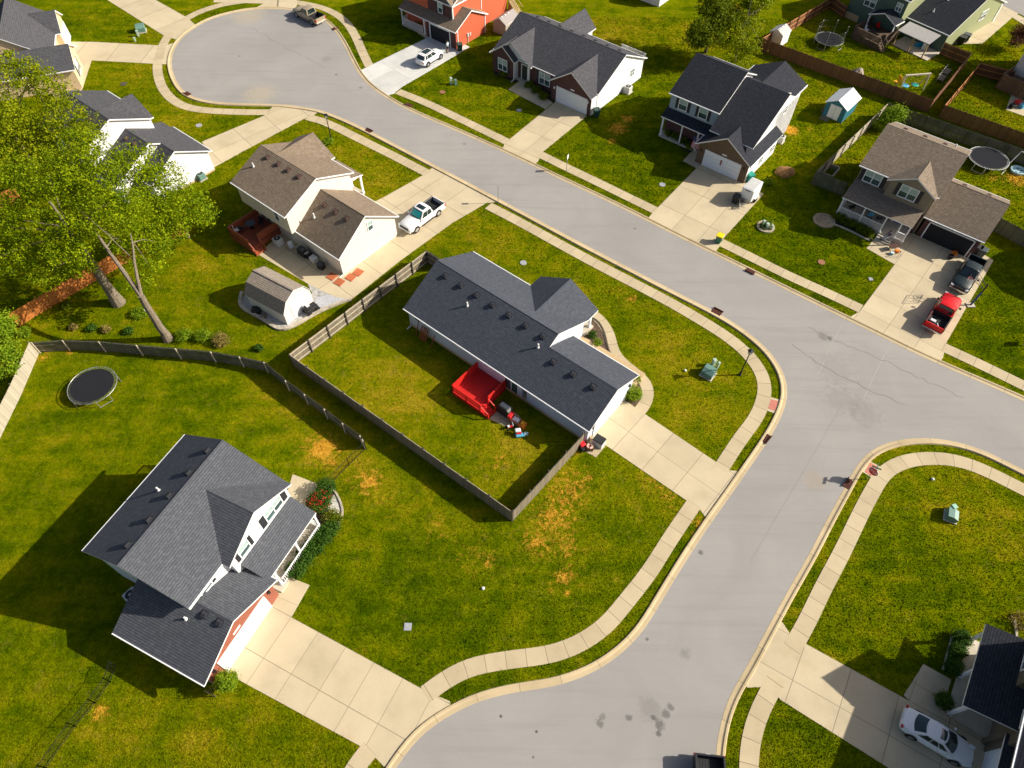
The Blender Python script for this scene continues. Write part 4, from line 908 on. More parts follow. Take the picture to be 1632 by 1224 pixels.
fence("brown stained fence around the small yard with the raised deck", [(1606, 133), (1552, 119), (1495, 187), (1632, 236), (1700, 260)], 1.8, -1, 'brownf', 'brownf', 'posto')
def iron_fence(label, pts, H=1.25):
    P = [G(*p) for p in pts]; c = P[0]; root = thing("metal_fence", label, "fence", (c.x, c.y, 0)); nb = MB()
    for a, b in zip(P, P[1:]):
        a = a-c; b = b-c; L = (b-a).length; k = max(1, round(L/2.0))
        for z in (.15, H-.1):
            r = MB(); r.bar(a+Z*z, b+Z*z, .028); r.build("rail", M['iron'], root)
        for i in range(k+1):
            q = a.lerp(b, i/k); r = MB(); r.box(q+Z*(H/2), (.05, .05, H+.1)); r.build("post", M['iron'], root)
        n = int(L/.11)
        for i in range(1, n): q = a.lerp(b, i/n); nb.bar(q+Z*.15, q+Z*(H-.1), .012)
    nb.build("picket_panel", M['iron'], root)
iron_fence("thin black metal fence on the lawn below the brick garage", [(186, 1062), (177, 1087), (153.3, 1120.5), (121.5, 1157.5), (75, 1224), (40, 1275)])
iron_fence("thin black metal fence between the side patio and the wooden fence end", [(584, 716), (557, 742), (522, 778)], 1.3)

# ------------------------------------------------------------------ plants
def lm(name, d, m, l, tr=.35): M[name] = leafm(name, d, m, l, tr)
lm('leaf', (.075, .140, .001), (.215, .295, .002), (.42, .48, .006), .42)
lm('leafy', (.085, .135, .001), (.225, .282, .002), (.44, .45, .008), .42)
lm('leafd', (.045, .082, .002), (.125, .170, .003), (.25, .28, .008), .40)
lm('leafb', (.085, .160, .004), (.190, .300, .010), (.36, .44, .02), .4)
lm('hedge', (.018, .055, .006), (.048, .115, .010), (.105, .190, .020), .25)
lm('leafr', (.06, .02, .012), (.10, .035, .02), (.20, .07, .035), .25)
lm('flower', (.28, .015, .012), (.45, .03, .02), (.60, .08, .04), .25)
lm('straw', (.12, .10, .02), (.24, .18, .045), (.38, .30, .09), .2)
M['bark'] = bark("grey bark", (.11, .085, .055), (.26, .21, .15)); M['barkd'] = bark("dark bark", (.035, .026, .018), (.09, .07, .05))
def leaves(name, mat, blobs, n, size, parent, seed=0, clump=.55, per=26, shell=.55, flat=.35):
    """leaf quads gathered in clumps through the ellipsoids blobs=(cx,cy,cz,rx,ry,rz)"""
    g = np.random.default_rng(seed); B = np.array(blobs, float); vol = (B[:, 3]*B[:, 4]*B[:, 5])**.72; ncl = max(1, n//per)
    k = g.choice(len(B), ncl, p=vol/vol.sum()); d = g.normal(size=(ncl, 3)); d /= np.linalg.norm(d, axis=1)[:, None]
    r = np.where(g.random(ncl) < shell, g.uniform(.75, 1.05, ncl), g.uniform(.2, .9, ncl)); cc = B[k, :3]+d*r[:, None]*B[k, 3:]
    cs = g.uniform(.55, 1.35, ncl)*clump; tone = g.normal(0, .16, ncl)
    m = ncl*per; ci = np.repeat(np.arange(ncl), per)
    o = g.normal(size=(m, 3))*np.array([1, 1, .62])*.5; p = cc[ci]+o*cs[ci][:, None]
    nrm = g.normal(size=(m, 3))*.9; nrm[:, 2] += flat*2.2; nrm += (p-B[k[ci], :3])/B[k[ci], 3:]*.5; nrm /= np.linalg.norm(nrm, axis=1)[:, None]
    t = g.normal(size=(m, 3)); t -= nrm*(t*nrm).sum(1)[:, None]; t /= np.linalg.norm(t, axis=1)[:, None]; b = np.cross(nrm, t)
    s = (size*g.uniform(.55, 1.35, m))[:, None]
    v = np.stack([p-t*s*.5, p+b*s*.32, p+t*s*.55, p-b*s*.32], 1).reshape(-1, 3)
    v[:, 2] = np.maximum(v[:, 2], .01)
    me = bpy.data.meshes.new(name); me.vertices.add(4*m); me.vertices.foreach_set("co", v.ravel())
    me.loops.add(4*m); me.loops.foreach_set("vertex_index", np.arange(4*m, dtype=np.int32)); me.polygons.add(m)
    me.polygons.foreach_set("loop_start", np.arange(0, 4*m, 4, dtype=np.int32)); me.update(calc_edges=True)
    a = me.attributes.new("leaf", 'FLOAT', 'FACE'); a.data.foreach_set("value", np.clip(.5+tone[ci]+g.normal(0, .17, m), 0, 1).astype(np.float32))
    me.materials.append(M[mat]); ob = bpy.data.objects.new(name, me); COL.objects.link(ob); ob.parent = parent; return ob
def tree(label, base, H, blobs, r0=.3, mat='leaf', n=16000, size=.26, seed=1, barkm='bark', clump=.75, fork=.45, name="leafy_tree", group=None, lean=(0, 0), limbs=14, shell=.55, cat="tree", forks=None):
    """blobs in metres from the base: (x,y,z,rx,ry,rz)"""
    g = random.Random(seed); root = thing(name, label, cat, (base[0], base[1], 0), 0, group); mb = MB()
    top = Vector((lean[0], lean[1], H*.92)); pts = []; rad = []
    for i in range(9):
        t = i/8; pts.append(Vector((lean[0]*t+g.uniform(-.12, .12)*t, lean[1]*t+g.uniform(-.12, .12)*t, top.z*t))); rad.append(r0*(1.0-.85*t)*(1.35 if i == 0 else 1))
    pts[0].z = -.1
    if forks:      # trunk divides at forks[0] metres into the stout boughs listed after it: (px, py, z, radius)
        k = forks[0]; pts = [Vector((0, 0, -.1))]+[Vector((g.uniform(-.06, .06), g.uniform(-.06, .06), k*i/6)) for i in range(1, 7)]; rad = [r0*(1.4 if i == 0 else 1.0-.05*i) for i in range(7)]
        for px, py, z, rr_ in forks[1]:
            e = G(px, py, z)-Vector((base[0], base[1], 0)); s0 = pts[-1]-Vector((0, 0, .15)); md = s0.lerp(e, .5)+Vector((0, 0, .35)); lb = MB(); lb.tube([s0, s0.lerp(md, .5)+Vector((0, 0, .12)), md, md.lerp(e, .5)+Vector((.1, 0, .1)), e], [rr_, rr_*.88, rr_*.7, rr_*.5, rr_*.25], 8); lb.build("bough", M[barkm], root)
            for q in range(4):
                b_ = min(blobs, key=lambda w: (Vector(w[:3])-e).length+g.uniform(0, 5)); s1 = s0.lerp(e, g.uniform(.5, .95)); e1 = Vector((b_[0]+g.uniform(-.6, .6)*b_[3], b_[1]+g.uniform(-.6, .6)*b_[4], b_[2]+g.uniform(-.4, .6)*b_[5])); m1 = s1.lerp(e1, .5)+Vector((0, 0, .3)); lb = MB(); lb.tube([s1, m1, e1], [rr_*.32, rr_*.2, rr_*.06], 6); lb.build("limb", M[barkm], root)
        limbs = 0
    mb.tube(pts, rad, 10)
    tr = mb.build("trunk", M[barkm], root); idx = list(range(len(blobs)))
    for j in range(limbs):
        b = blobs[j % len(blobs)]; t = g.uniform(fork, .8); k = t*8; i0 = int(k); s = pts[i0].lerp(pts[min(i0+1, 8)], k-i0)
        e = Vector((b[0]+g.uniform(-.7, .7)*b[3], b[1]+g.uniform(-.7, .7)*b[4], b[2]+g.uniform(-.5, .6)*b[5])); mid = s.lerp(e, .5)+Vector((g.uniform(-.3, .3), g.uniform(-.3, .3), g.uniform(.0, .5)))
        r = min(.10, r0*(1-.85*t)*.5); lb = MB(); lb.tube([s, s.lerp(mid, .5)+Vector((0, 0, .1)), mid, mid.lerp(e, .5)+Vector((0, 0, .08)), e], [r, r*.8, r*.6, r*.38, r*.12], 6); lb.build("limb", M[barkm], root)
    leaves("crown", mat, blobs, n, size, root, seed, clump, shell=shell); return root
def pb(base, lst):
    """crown parts given as (px, py, z, rx, ry, rz): where the part stands in the photograph at its height z"""
    out = []
    for px, py, z, rx, ry, rz in lst: w = G(px, py, z); out.append((w.x-base.x, w.y-base.y, z, rx, ry, rz))
    return out
b = G(268, 541); tree("tall forked tree in front of the orange fence, leaning grey trunk", b, 13, pb(b, [(225, 330, 9, 2.4, 2.4, 1.9), (170, 330, 11, 2.6, 2.6, 2.0), (255, 290, 9.5, 2.3, 2.2, 1.7), (205, 260, 11.5, 2.6, 2.4, 1.7), (300, 325, 8, 1.9, 1.9, 1.5), (150, 270, 12.5, 2.6, 2.5, 1.8), (240, 385, 7, 1.5, 1.5, 1.0), (225, 448, 5.5, .9, .9, .6), (275, 365, 6.5, 1.4, 1.4, 1.0), (120, 310, 11, 1.9, 1.9, 1.4), (215, 400, 7.5, 1.7, 1.7, 1.1), (190, 375, 8.5, 1.8, 1.8, 1.2), (238, 425, 6.2, 1.2, 1.2, .8), (262, 395, 6.8, 1.3, 1.3, .9)]), .40, 'leaf', 26000, .21, 11, forks=(6.2, [(132, 345, 10.5, .24), (208, 372, 10.0, .17)]), clump=.62, shell=.7)
b = G(189, 483); tree("big tree with thick pale trunk flaring at its foot by the orange fence", b, 14, pb(b, [(110, 390, 9, 2.2, 2.2, 1.6), (60, 350, 10, 2.8, 2.6, 2.0), (30, 290, 11.5, 2.8, 2.8, 2.0), (90, 280, 12.5, 2.8, 2.8, 1.8), (130, 350, 10.5, 2.2, 2.2, 1.6), (20, 400, 8, 2.4, 2.4, 1.6), (70, 430, 7, 1.8, 1.8, 1.1), (-20, 350, 10, 2.8, 2.8, 2.0), (130, 230, 13, 2.0, 2.0, 1.3), (125, 420, 6.5, 1.6, 1.6, 1.0)]), .55, 'leaf', 26000, .21, 12, fork=.5, limbs=9, clump=.62, shell=.7)
b = G(301, 379); tree("slim branching tree with whitish stem at the end of the orange fence", b, 6.5, pb(b, [(300, 338, 4.5, 1.9, 1.9, 1.2), (270, 330, 5.5, 1.8, 1.8, 1.2), (322, 345, 3.8, 1.2, 1.2, .8), (255, 365, 3.6, 1.2, 1.2, .8)]), .13, 'leaf', 6000, .26, 13, fork=.3, limbs=12)
b = G(150, 300); tree("yellowish leafed tree standing between the two pale houses", b, 14, pb(b, [(95, 190, 11.5, 2.4, 2.4, 1.8), (50, 215, 10.5, 2.6, 2.6, 2.0), (120, 235, 9.5, 2.2, 2.2, 1.6), (85, 145, 13, 1.9, 1.9, 1.3), (60, 260, 9, 2.4, 2.4, 1.6), (140, 200, 11, 1.5, 1.5, 1.0)]), .36, 'leafy', 15500, .21, 14, limbs=12, clump=.6, shell=.7)
b = G(70, 290); tree("yellow green tree hiding the beige house's garden", b, 15, pb(b, [(20, 130, 13.5, 2.2, 2.2, 1.6), (-5, 190, 12, 2.8, 2.8, 2.0), (25, 200, 11.5, 2.4, 2.4, 1.6), (40, 110, 14, 1.4, 1.4, 1.0), (70, 118, 13.5, 1.3, 1.3, .8), (0, 250, 10, 2.6, 2.6, 1.8), (5, 95, 14.5, 1.3, 1.3, .9)]), .36, 'leafy', 15500, .21, 15, limbs=12, clump=.6, shell=.7)
b = G(-25, 612); tree("bright lime green young tree beside the pale weathered fence", b, 6, pb(b, [(-8, 545, 3.9, 1.9, 1.9, 1.6), (2, 575, 3.0, 1.5, 1.5, 1.2), (-2, 515, 4.6, 1.3, 1.3, 1.1)]), .14, 'leafb', 9000, .2, 16, clump=.5)
b = G(1124, 84); tree("dark green tree with straight black trunk behind the flag house", b, 9, pb(b, [(1126, 50, 4.8, 2.6, 2.4, 1.8), (1110, 62, 4.0, 1.6, 1.6, 1.1), (1148, 25, 6.0, 2.2, 2.2, 1.8), (1118, 58, 3.8, 1.6, 1.6, 1.1), (1135, 5, 7, 2.2, 2.2, 1.8), (1150, -25, 8.5, 2.0, 2.0, 1.6)]), .2, 'leafd', 15000, .25, 17, 'barkd', clump=.6, limbs=16)
b = G(1170, 98); tree("thinly leafed pale green tree beside the long brown fence", b, 9.5, pb(b, [(1165, 60, 4.0, 2.4, 2.4, 1.6), (1185, 35, 5.2, 2.4, 2.4, 1.8), (1175, 92, 2.4, 2.0, 2.0, 1.2), (1195, 72, 3.4, 1.8, 1.8, 1.0), (1195, 5, 6.8, 2.4, 2.4, 1.8), (1220, 0, 7.5, 1.8, 1.8, 1.2), (1160, 15, 6.0, 1.8, 1.8, 1.4)]), .17, 'leafy', 13500, .24, 18, 'bark', clump=.6, fork=.25, limbs=20, shell=.4)
b = G(343, 1110); tree("small round bright green topiary tree at the corner of the brick garage", b, 2.2, pb(b, [(360, 1084, 1.55, .68, .68, .66)]), .05, 'leafb', 3600, .13, 19, 'barkd', clump=.22, limbs=4)
b = G(1630, 82); tree("dark maroon leafed small tree next to the pale house corner", b, 3.6, pb(b, [(1630, 52, 2.3, 1.3, 1.3, 1.1), (1622, 66, 1.8, .9, .9, .7)]), .08, 'leafr', 3500, .2, 20, 'barkd', limbs=6)
b = G(1422, 200); tree("yellow green bushy tree in the corner of the taupe house's yard", b, 3.4, pb(b, [(1425, 182, 2.0, 1.2, 1.2, .9), (1408, 195, 1.0, 1.3, 1.1, .8), (1432, 180, 2.3, .9, .9, .7)]), .07, 'leafb', 4200, .2, 21, limbs=6)
def bush(label, px, py, r, mat='hedge', h=None, n=1500, seed=3, size=.11, name="shrub", cat="shrub", group=None, flowers=None, sq=1.0):
    c = G(px, py); h = h or r*.95; root = thing(name, label, cat, (c.x, c.y, 0), 0, group)
    leaves("foliage", mat, [(0, 0, h*.55, r, r*sq, h*.55)], n, size, root, seed, clump=r*.35, per=18, shell=.8)
    mb = MB(); mb.tube([(0, 0, -.05), (0, 0, h*.5)], [.05, .03], 6); mb.build("stem", M['barkd'], root)
    if flowers: leaves("blossom", flowers, [(0, 0, h*.65, r*1.02, r*sq, h*.5)], n//6, size*.9, root, seed+50, clump=r*.18, per=8, shell=1.0)
    return root
HG = "hedge shrubs along the white porch railing"
for i, (x, y, r, t) in enumerate([(474, 911, .70, "rounded dark green shrub at the path end of the porch hedge"), (488, 892, .74, "dark green porch hedge shrub, second from the path"), (501, 875, .74, "dark green porch hedge shrub, third from the path"), (515, 860, .74, "dark green porch hedge shrub, fourth from the path"), (528, 847, .68, "dark green hedge shrub at the porch corner post")]):
    bush(t, x, y, r, 'hedge', .95, 2600, 30+i, .12, group=HG)
bush("dusky mixed bush between the hedge and the white stones", 532, 829, .75, 'leafd', .8, 1900, 40, .12, flowers='straw')
bush("green bush with red blossom by the side patio", 511, 806, .95, 'hedge', 1.4, 3000, 41, .13, flowers='flower')
bush("upright green bush behind the red blossoms at the patio edge", 521, 783, .75, 'hedge', 1.3, 2200, 42, .13)
bush("small dark green bush in the curved mulch bed", 943.5, 538, .42, 'hedge', .8, 1200, 43, .09)
bush("small yellow green bush in the curved mulch bed", 951.5, 549.5, .42, 'leafb', .65, 1200, 44, .09)
bush("large bright green bush beside the garage door and path", 1007, 633, .78, 'leafb', 1.15, 2600, 45, .12)
bush("low yellow green bush at the tip of the garage mulch bed", 1013, 607, .45, 'leafb', .5, 900, 46, .1)
for i, (x, y, t) in enumerate([(1334, 349, "dark shrub at the stone ring end of the railed porch"), (1346, 355, "dark shrub under the first porch bay of the taupe house"), (1358, 361, "dark shrub under the middle porch post of the taupe house"), (1370, 367, "dark shrub under the second porch bay of the taupe house"), (1382, 374, "dark shrub next to the taupe house's porch steps")]):
    bush(t, x, y, .62, 'leafd', .7, 1200, 60+i, .13, group="shrubs along the railed porch")
for i, (x, y, t) in enumerate([(1066, 217, "low dark shrub under the white post of the flag house"), (1078, 222, "low dark shrub, second along the flag house porch"), (1090, 229, "low dark shrub below the flag house's middle post"), (1100, 236, "low dark shrub closest to the hanging flag")]):
    bush(t, x, y, .6, 'leafd', .65, 1000, 70+i, .15, group="shrubs along the flag house porch")
for i, (x, y, t) in enumerate([(843, 138, "dark shrub beside the brick house's white porch column"), (855, 147, "dark shrub in the middle of the brick house's mulch bed"), (866, 156, "dark shrub in the brick house bed near its garage")]):
    bush(t, x, y, .65, 'leafd', .6, 900, 80+i, .16, group="shrubs in the brick house bed")
bush("low dark shrub under the brick house's shuttered window", 806, 121, .9, 'leafd', .6, 1000, 84, .16, sq=.6)
bush("dark shrub in front of the orange house's porch rail", 671, 43, 1.0, 'leafd', .8, 1000, 85, .17, sq=.7)
for i, (x, y, r, t) in enumerate([(1527, 1021, .62, "clipped dark shrub at the outer post of the pale porch"), (1521, 1042, .58, "clipped dark shrub midway along the pale porch"), (1515, 1064, .60, "clipped dark shrub next to the pale porch steps")]):
    bush(t, x, y, r, 'hedge', .95, 2400, 86+i, .1, group="clipped shrubs along the pale porch")
bush("round clipped bush between the path and the white sedan", 1499.5, 1119, .58, 'hedge', .95, 2600, 89, .09)
for i, (x, y, r, m_, t) in enumerate([(295, 538, .75, 'leafb', "round bright bush beside the leaning trunk"), (327.5, 539, .75, 'leafb', "round bright bush, second from the leaning trunk"), (354, 546, .75, 'straw', "reddish straw coloured bush beside the two round bushes"), (413, 557, .4, 'hedge', "tiny green bush near the bend of the dark fence"), (206, 530, .42, 'hedge', "small plant halfway along the dark fence"), (170, 527, .42, 'straw', "small straw coloured plant by the dark fence"), (147, 525, .42, 'hedge', "low green plant by the dark fence's third post"), (119, 523, .38, 'straw', "low yellowed plant by the dark fence's second post"), (42, 533, .6, 'leafb', "bright weed at the corner of the two fences"), (225, 501, .8, 'leafb', "sprawling light green plant between the two big trunks"), (107, 488, .5, 'leafd', "small dark bush below the orange fence"), (1223.5, 293, .5, 'leafb', "small bright bush behind the white trailer"), (524, 229, .62, 'leafb', "tuft of tall grass around the foot of a street lamp")]):
    bush(t, x, y, r, m_, r*1.1 if i != 9 else .5, int(1500*r+500), 100+i, .12)

# ------------------------------------------------------------------ vehicles (x forward, wheels on z=0)
M['tyre'] = paint("tyre rubber", (.012, .012, .013), .8); M['rim'] = paint("alloy rim", (.55, .55, .57), .3, .8)
M['autog'] = glass("car glass", (.012, .022, .022), .04); M['chrome'] = paint("chrome", (.62, .62, .63), .18, .9); M['blackp'] = paint("black plastic", (.016, .016, .018), .6)
M['lampw'] = paint("headlamp lens", (.70, .72, .74), .12); M['lampr'] = paint("tail lamp lens", (.38, .012, .012), .15); M['liner'] = paint("bed liner", (.014, .015, .017), .75)
M['plate'] = paint("licence plate", (.66, .68, .70), .5); M['seal'] = paint("dark seal", (.01, .01, .01), .7)
def carpaint(name, c, metal=0.0): M[name] = paint(name, c, .42, metal, .15, .02, .35)
carpaint('cwhite', (.80, .80, .80)); carpaint('cred', (.62, .002, .005)); carpaint('cgreen', (.010, .022, .026)); carpaint('cgold', (.42, .34, .235), .25); carpaint('cblack', (.022, .023, .028))
def section(x, zb, zt, wb, wm, wt, zm=None, r=.08):
    zm = zm if zm is not None else (zb+zt)/2
    return [Vector((x, y, z)) for y, z in ((-wb, zb), (-wm, zb+.12), (-wm, zm), (-wt-.02, zt-r), (-wt+r, zt), (wt-r, zt), (wt+.02, zt-r), (wm, zm), (wm, zb+.12), (wb, zb))]
def wheels(root, xs, W, r, w=.24, body=None):
    for x in xs:
        for s in (-1, 1):
            M4 = Matrix.Rotation(R(90), 3, 'X'); y = s*(W/2-w/2+.015)
            t = MB(); t.lathe([(r*.62, -w/2), (r*.93, -w/2), (r, -w/2+.04), (r, w/2-.04), (r*.93, w/2), (r*.62, w/2)], 20, c=(x, y, r), M4=M4)
            wo = t.build("wheel", M['tyre'], root)
            q = MB(); yy = y+s*(w/2-.02)
            q.lathe([(.02, -.03), (r*.62, -.03), (r*.66, .0)], 20, c=(x, yy, r), M4=M4)
            for k in range(6):
                a = k*math.pi/3; q.box((x+math.cos(a)*r*.32, yy+s*.025, r+math.sin(a)*r*.32), (r*.6, .02, .07), M4=Matrix.Rotation(-a, 3, 'Y'))
            q.build("rim", M['rim'], wo)
            a = MB(); a.lathe([(r*.5, -.01), (r+.07, -.01), (r+.07, .01), (r*.5, .01)], 20, c=(x, s*(W/2-.008), r+.02), M4=M4); a.build("wheel_arch", M['blackp'], root)
def quadpanel(mb, q, off=.012, mi=0, t=.0):
    q = [Vector(p) for p in q]; n = (q[1]-q[0]).cross(q[2]-q[0]).normalized(); c = sum(q, Vector())/len(q)
    mb.poly([p+n*off for p in q], mi)
def frustum(base, top):
    """base/top: (x0,x1,half width rear, half width front, z)"""
    x0, x1, h0, h1, z = base; X0, X1, H0, H1, Zt = top
    return [Vector(p) for p in ((x0, -h0, z), (x1, -h1, z), (x1, h1, z), (x0, h0, z), (X0, -H0, Zt), (X1, -H1, Zt), (X1, H1, Zt), (X0, H0, Zt))]
def lerpq(q, u0, u1, v0, v1):
    """sub quad of q=(a,b,c,d): u along a-b, v along a-d"""
    f = lambda u, v: (q[0].lerp(q[1], u)).lerp(q[3].lerp(q[2], u), v)
    return [f(u0, v0), f(u1, v0), f(u1, v1), f(u0, v1)]
def cabin(root, base, top, paintm, splits=(.5,), shade=None, roofglass=None, rear=True, bev=.05, bow=.10, bowr=.03):
    """curved greenhouse: bowed windscreen and rear window, tumbled sides, crowned roof; glass panels lie 1 cm proud of it"""
    x0, x1, h0, h1, z = base; X0, X1, H0, H1, zt = top
    def fr(u, s): y = 2*u-1; w = h1+(H1-h1)*s; return Vector((x1+(X1-x1)*s-bow*y*y*(1-.3*s), y*w, z+(zt-z)*s - .03*s*y*y+.03*math.sin(math.pi*s)))
    def rr(u, s): y = 2*u-1; w = h0+(H0-h0)*s; return Vector((x0+(X0-x0)*s+bowr*y*y*(1-.3*s), y*w, z+(zt-z)*s - .03*s*y*y+.02*math.sin(math.pi*s)))
    def sd(sg): 
        def f(u, s):
            a = rr(0 if sg < 0 else 1, s); b_ = fr(0 if sg < 0 else 1, s); p = a.lerp(b_, u); p.y += sg*.05*math.sin(math.pi*u)*(1-.4*s)+sg*.02*math.sin(math.pi*s); return p
        return f
    def rf(u, v):
        a = rr(v, 1); b_ = fr(v, 1); p = a.lerp(b_, u); y = 2*v-1; p.z += .035*math.sin(math.pi*u)*(1-y*y*.6)+.025*(1-y*y); p.y += (-.05 if y < 0 else .05)*math.sin(math.pi*u)*.6*abs(y); return p
    def grid(mb, f, u0, u1, v0, v1, nu=8, nv=6, off=0.0, flip=False):
        P = [[f(u0+(u1-u0)*i/nu, v0+(v1-v0)*j/nv) for j in range(nv+1)] for i in range(nu+1)]
        for i in range(nu):
            for j in range(nv):
                q = [P[i][j], P[i+1][j], P[i+1][j+1], P[i][j+1]]
                if flip: q.reverse()
                n = (q[1]-q[0]).cross(q[2]-q[0]).normalized()
                mb.poly([p+n*off for p in q], 0, smooth=True)
    L_, R_ = sd(1), sd(-1); mb = MB()
    grid(mb, fr, 0, 1, 0, 1); grid(mb, rr, 0, 1, 0, 1, flip=True); grid(mb, L_, 0, 1, 0, 1, flip=True); grid(mb, R_, 0, 1, 0, 1); grid(mb, rf, 0, 1, 0, 1); mb.build("cabin", paintm, root, weld=True)
    g = MB(); grid(g, fr, .06, .94, .04, .93, off=.010); w = g.build("windscreen", M['autog'], root, weld=True)
    if shade: g = MB(); grid(g, fr, .12, .88, .16, .84, off=.018); g.build("sunshade", paint("cyan sunshade", shade, .35), w, weld=True)
    if rear: g = MB(); grid(g, rr, .08, .92, .10, .92, off=.010, flip=True); g.build("rear_window", M['autog'], root, weld=True)
    for f, fl in ((L_, True), (R_, False)):
        us = [.06, *splits, .94]
        for a, b_ in zip(us, us[1:]):
            g = MB(); grid(g, f, a+.014, b_-.014, .10, .86, 6, 4, .010, fl); g.build("side_window", M['autog'], root, weld=True)
    if roofglass: g = MB(); grid(g, rf, *roofglass, 6, 6, .008); g.build("sunroof", M['autog'], root, weld=True)
def small(root, name, mat, *boxes, bevel=0):
    mb = MB()
    for c, d in boxes: mb.box(c, d)
    return mb.build(name, M[mat], root, bevel=bevel, weld=bool(bevel))
def pickup(label, x, y, yaw, pm, shade=None, sunroof=False, crew=True, L=5.8, W=2.0, cargo=None, tonneau=False, name="pickup_truck"):
    root = thing(name, label, "pickup", (x, y, .03), R(yaw)); h = L/2; P = M[pm]; w = W/2
    cb = -.95 if crew else -.55
    m = MB(); m.loft([section(cb, .38, 1.12, w-.08, w, w-.06), section(cb+.05, .38, 1.13, w-.08, w, w-.06), section(.9, .38, 1.13, w-.08, w, w-.06), section(1.35, .40, 1.12, w-.08, w, w-.08), section(h-.55, .40, 1.07, w-.1, w-.01, w-.12), section(h-.18, .42, 1.0, w-.14, w-.05, w-.18), section(h-.06, .45, .92, w-.2, w-.12, w-.25)]); m.build("body", P, root, weld=True)
    m = MB(); rr = -h+.06
    m.bx(rr, cb, -w+.01, -w+.13, .45, 1.17); m.bx(rr, cb, w-.13, w-.01, .45, 1.17); m.bx(cb-.1, cb, -w+.13, w-.13, .45, 1.17); m.bx(rr, cb-.1, -w+.13, w-.13, .45, .60)
    m.build("cargo_bed", P, root)
    m = MB(); m.bx(rr+.08, cb-.101, -w+.131, w-.131, .601, .66); m.bx(rr+.08, cb-.101, -w+.131, -w+.16, .66, 1.15); m.bx(rr+.08, cb-.101, w-.16, w-.131, .66, 1.15); m.bx(cb-.13, cb-.101, -w+.16, w-.16, .66, 1.15)
    for k in range(9): yk = -w+.28+k*(W-.56)/8; m.bx(rr+.1, cb-.15, yk-.03, yk+.03, .66, .675)
    for s in (-1, 1): m.box((-h+1.15, s*(w-.25), .78), (.9, .18, .22))
    for s in (-1, 1): m.bx(rr, cb, s*(w-.07)-.05, s*(w-.07)+.05, 1.171, 1.185)
    m.build("bed_liner", M['liner'], root)
    m = MB(); m.bx(rr-.04, rr+.06, -w+.06, w-.06, .52, 1.16); t = m.build("tailgate", P, root)
    small(root, "licence_plate", 'plate', ((rr-.14, 0, .55), (.02, .32, .16)))
    small(root, "rear_bumper", 'chrome' if pm != 'cblack' else 'blackp', ((rr-.08, 0, .5), (.14, W-.12, .18)), bevel=.03); small(root, "front_bumper", 'chrome' if pm in ('cgold', 'cgreen') else pm, ((h-.06, 0, .52), (.16, W-.2, .22)), bevel=.04)
    small(root, "grille", 'blackp', ((h-.04, 0, .80), (.06, W-.75, .24)))
    for s in (-1, 1):
        small(root, "headlight", 'lampw', ((h-.10, s*(w-.24), .84), (.14, .28, .18))); small(root, "tail_light", 'lampr', ((rr+.02, s*(w-.06), .92), (.16, .14, .36)))
        small(root, "mirror", 'blackp' if pm != 'cwhite' else pm, ((.95, s*(w+.12), 1.22), (.12, .22, .2)), bevel=.03)
        small(root, "running_board", 'chrome' if pm == 'cgold' else 'blackp', ((.1, s*(w-.02), .34), (1.9, .14, .05)))
    cabin(root, (cb+.02, 1.15, w-.09, w-.12, 1.10), (cb+.22, .45, w-.26, w-.28, 1.83), P, (.48,) if crew else (.42,), shade, (.35, .85, .14, .86) if sunroof else None)
    wheels(root, (h-1.0, -h+1.2), W, .39)
    if cargo: cargo(root, rr, cb, w)
    return root
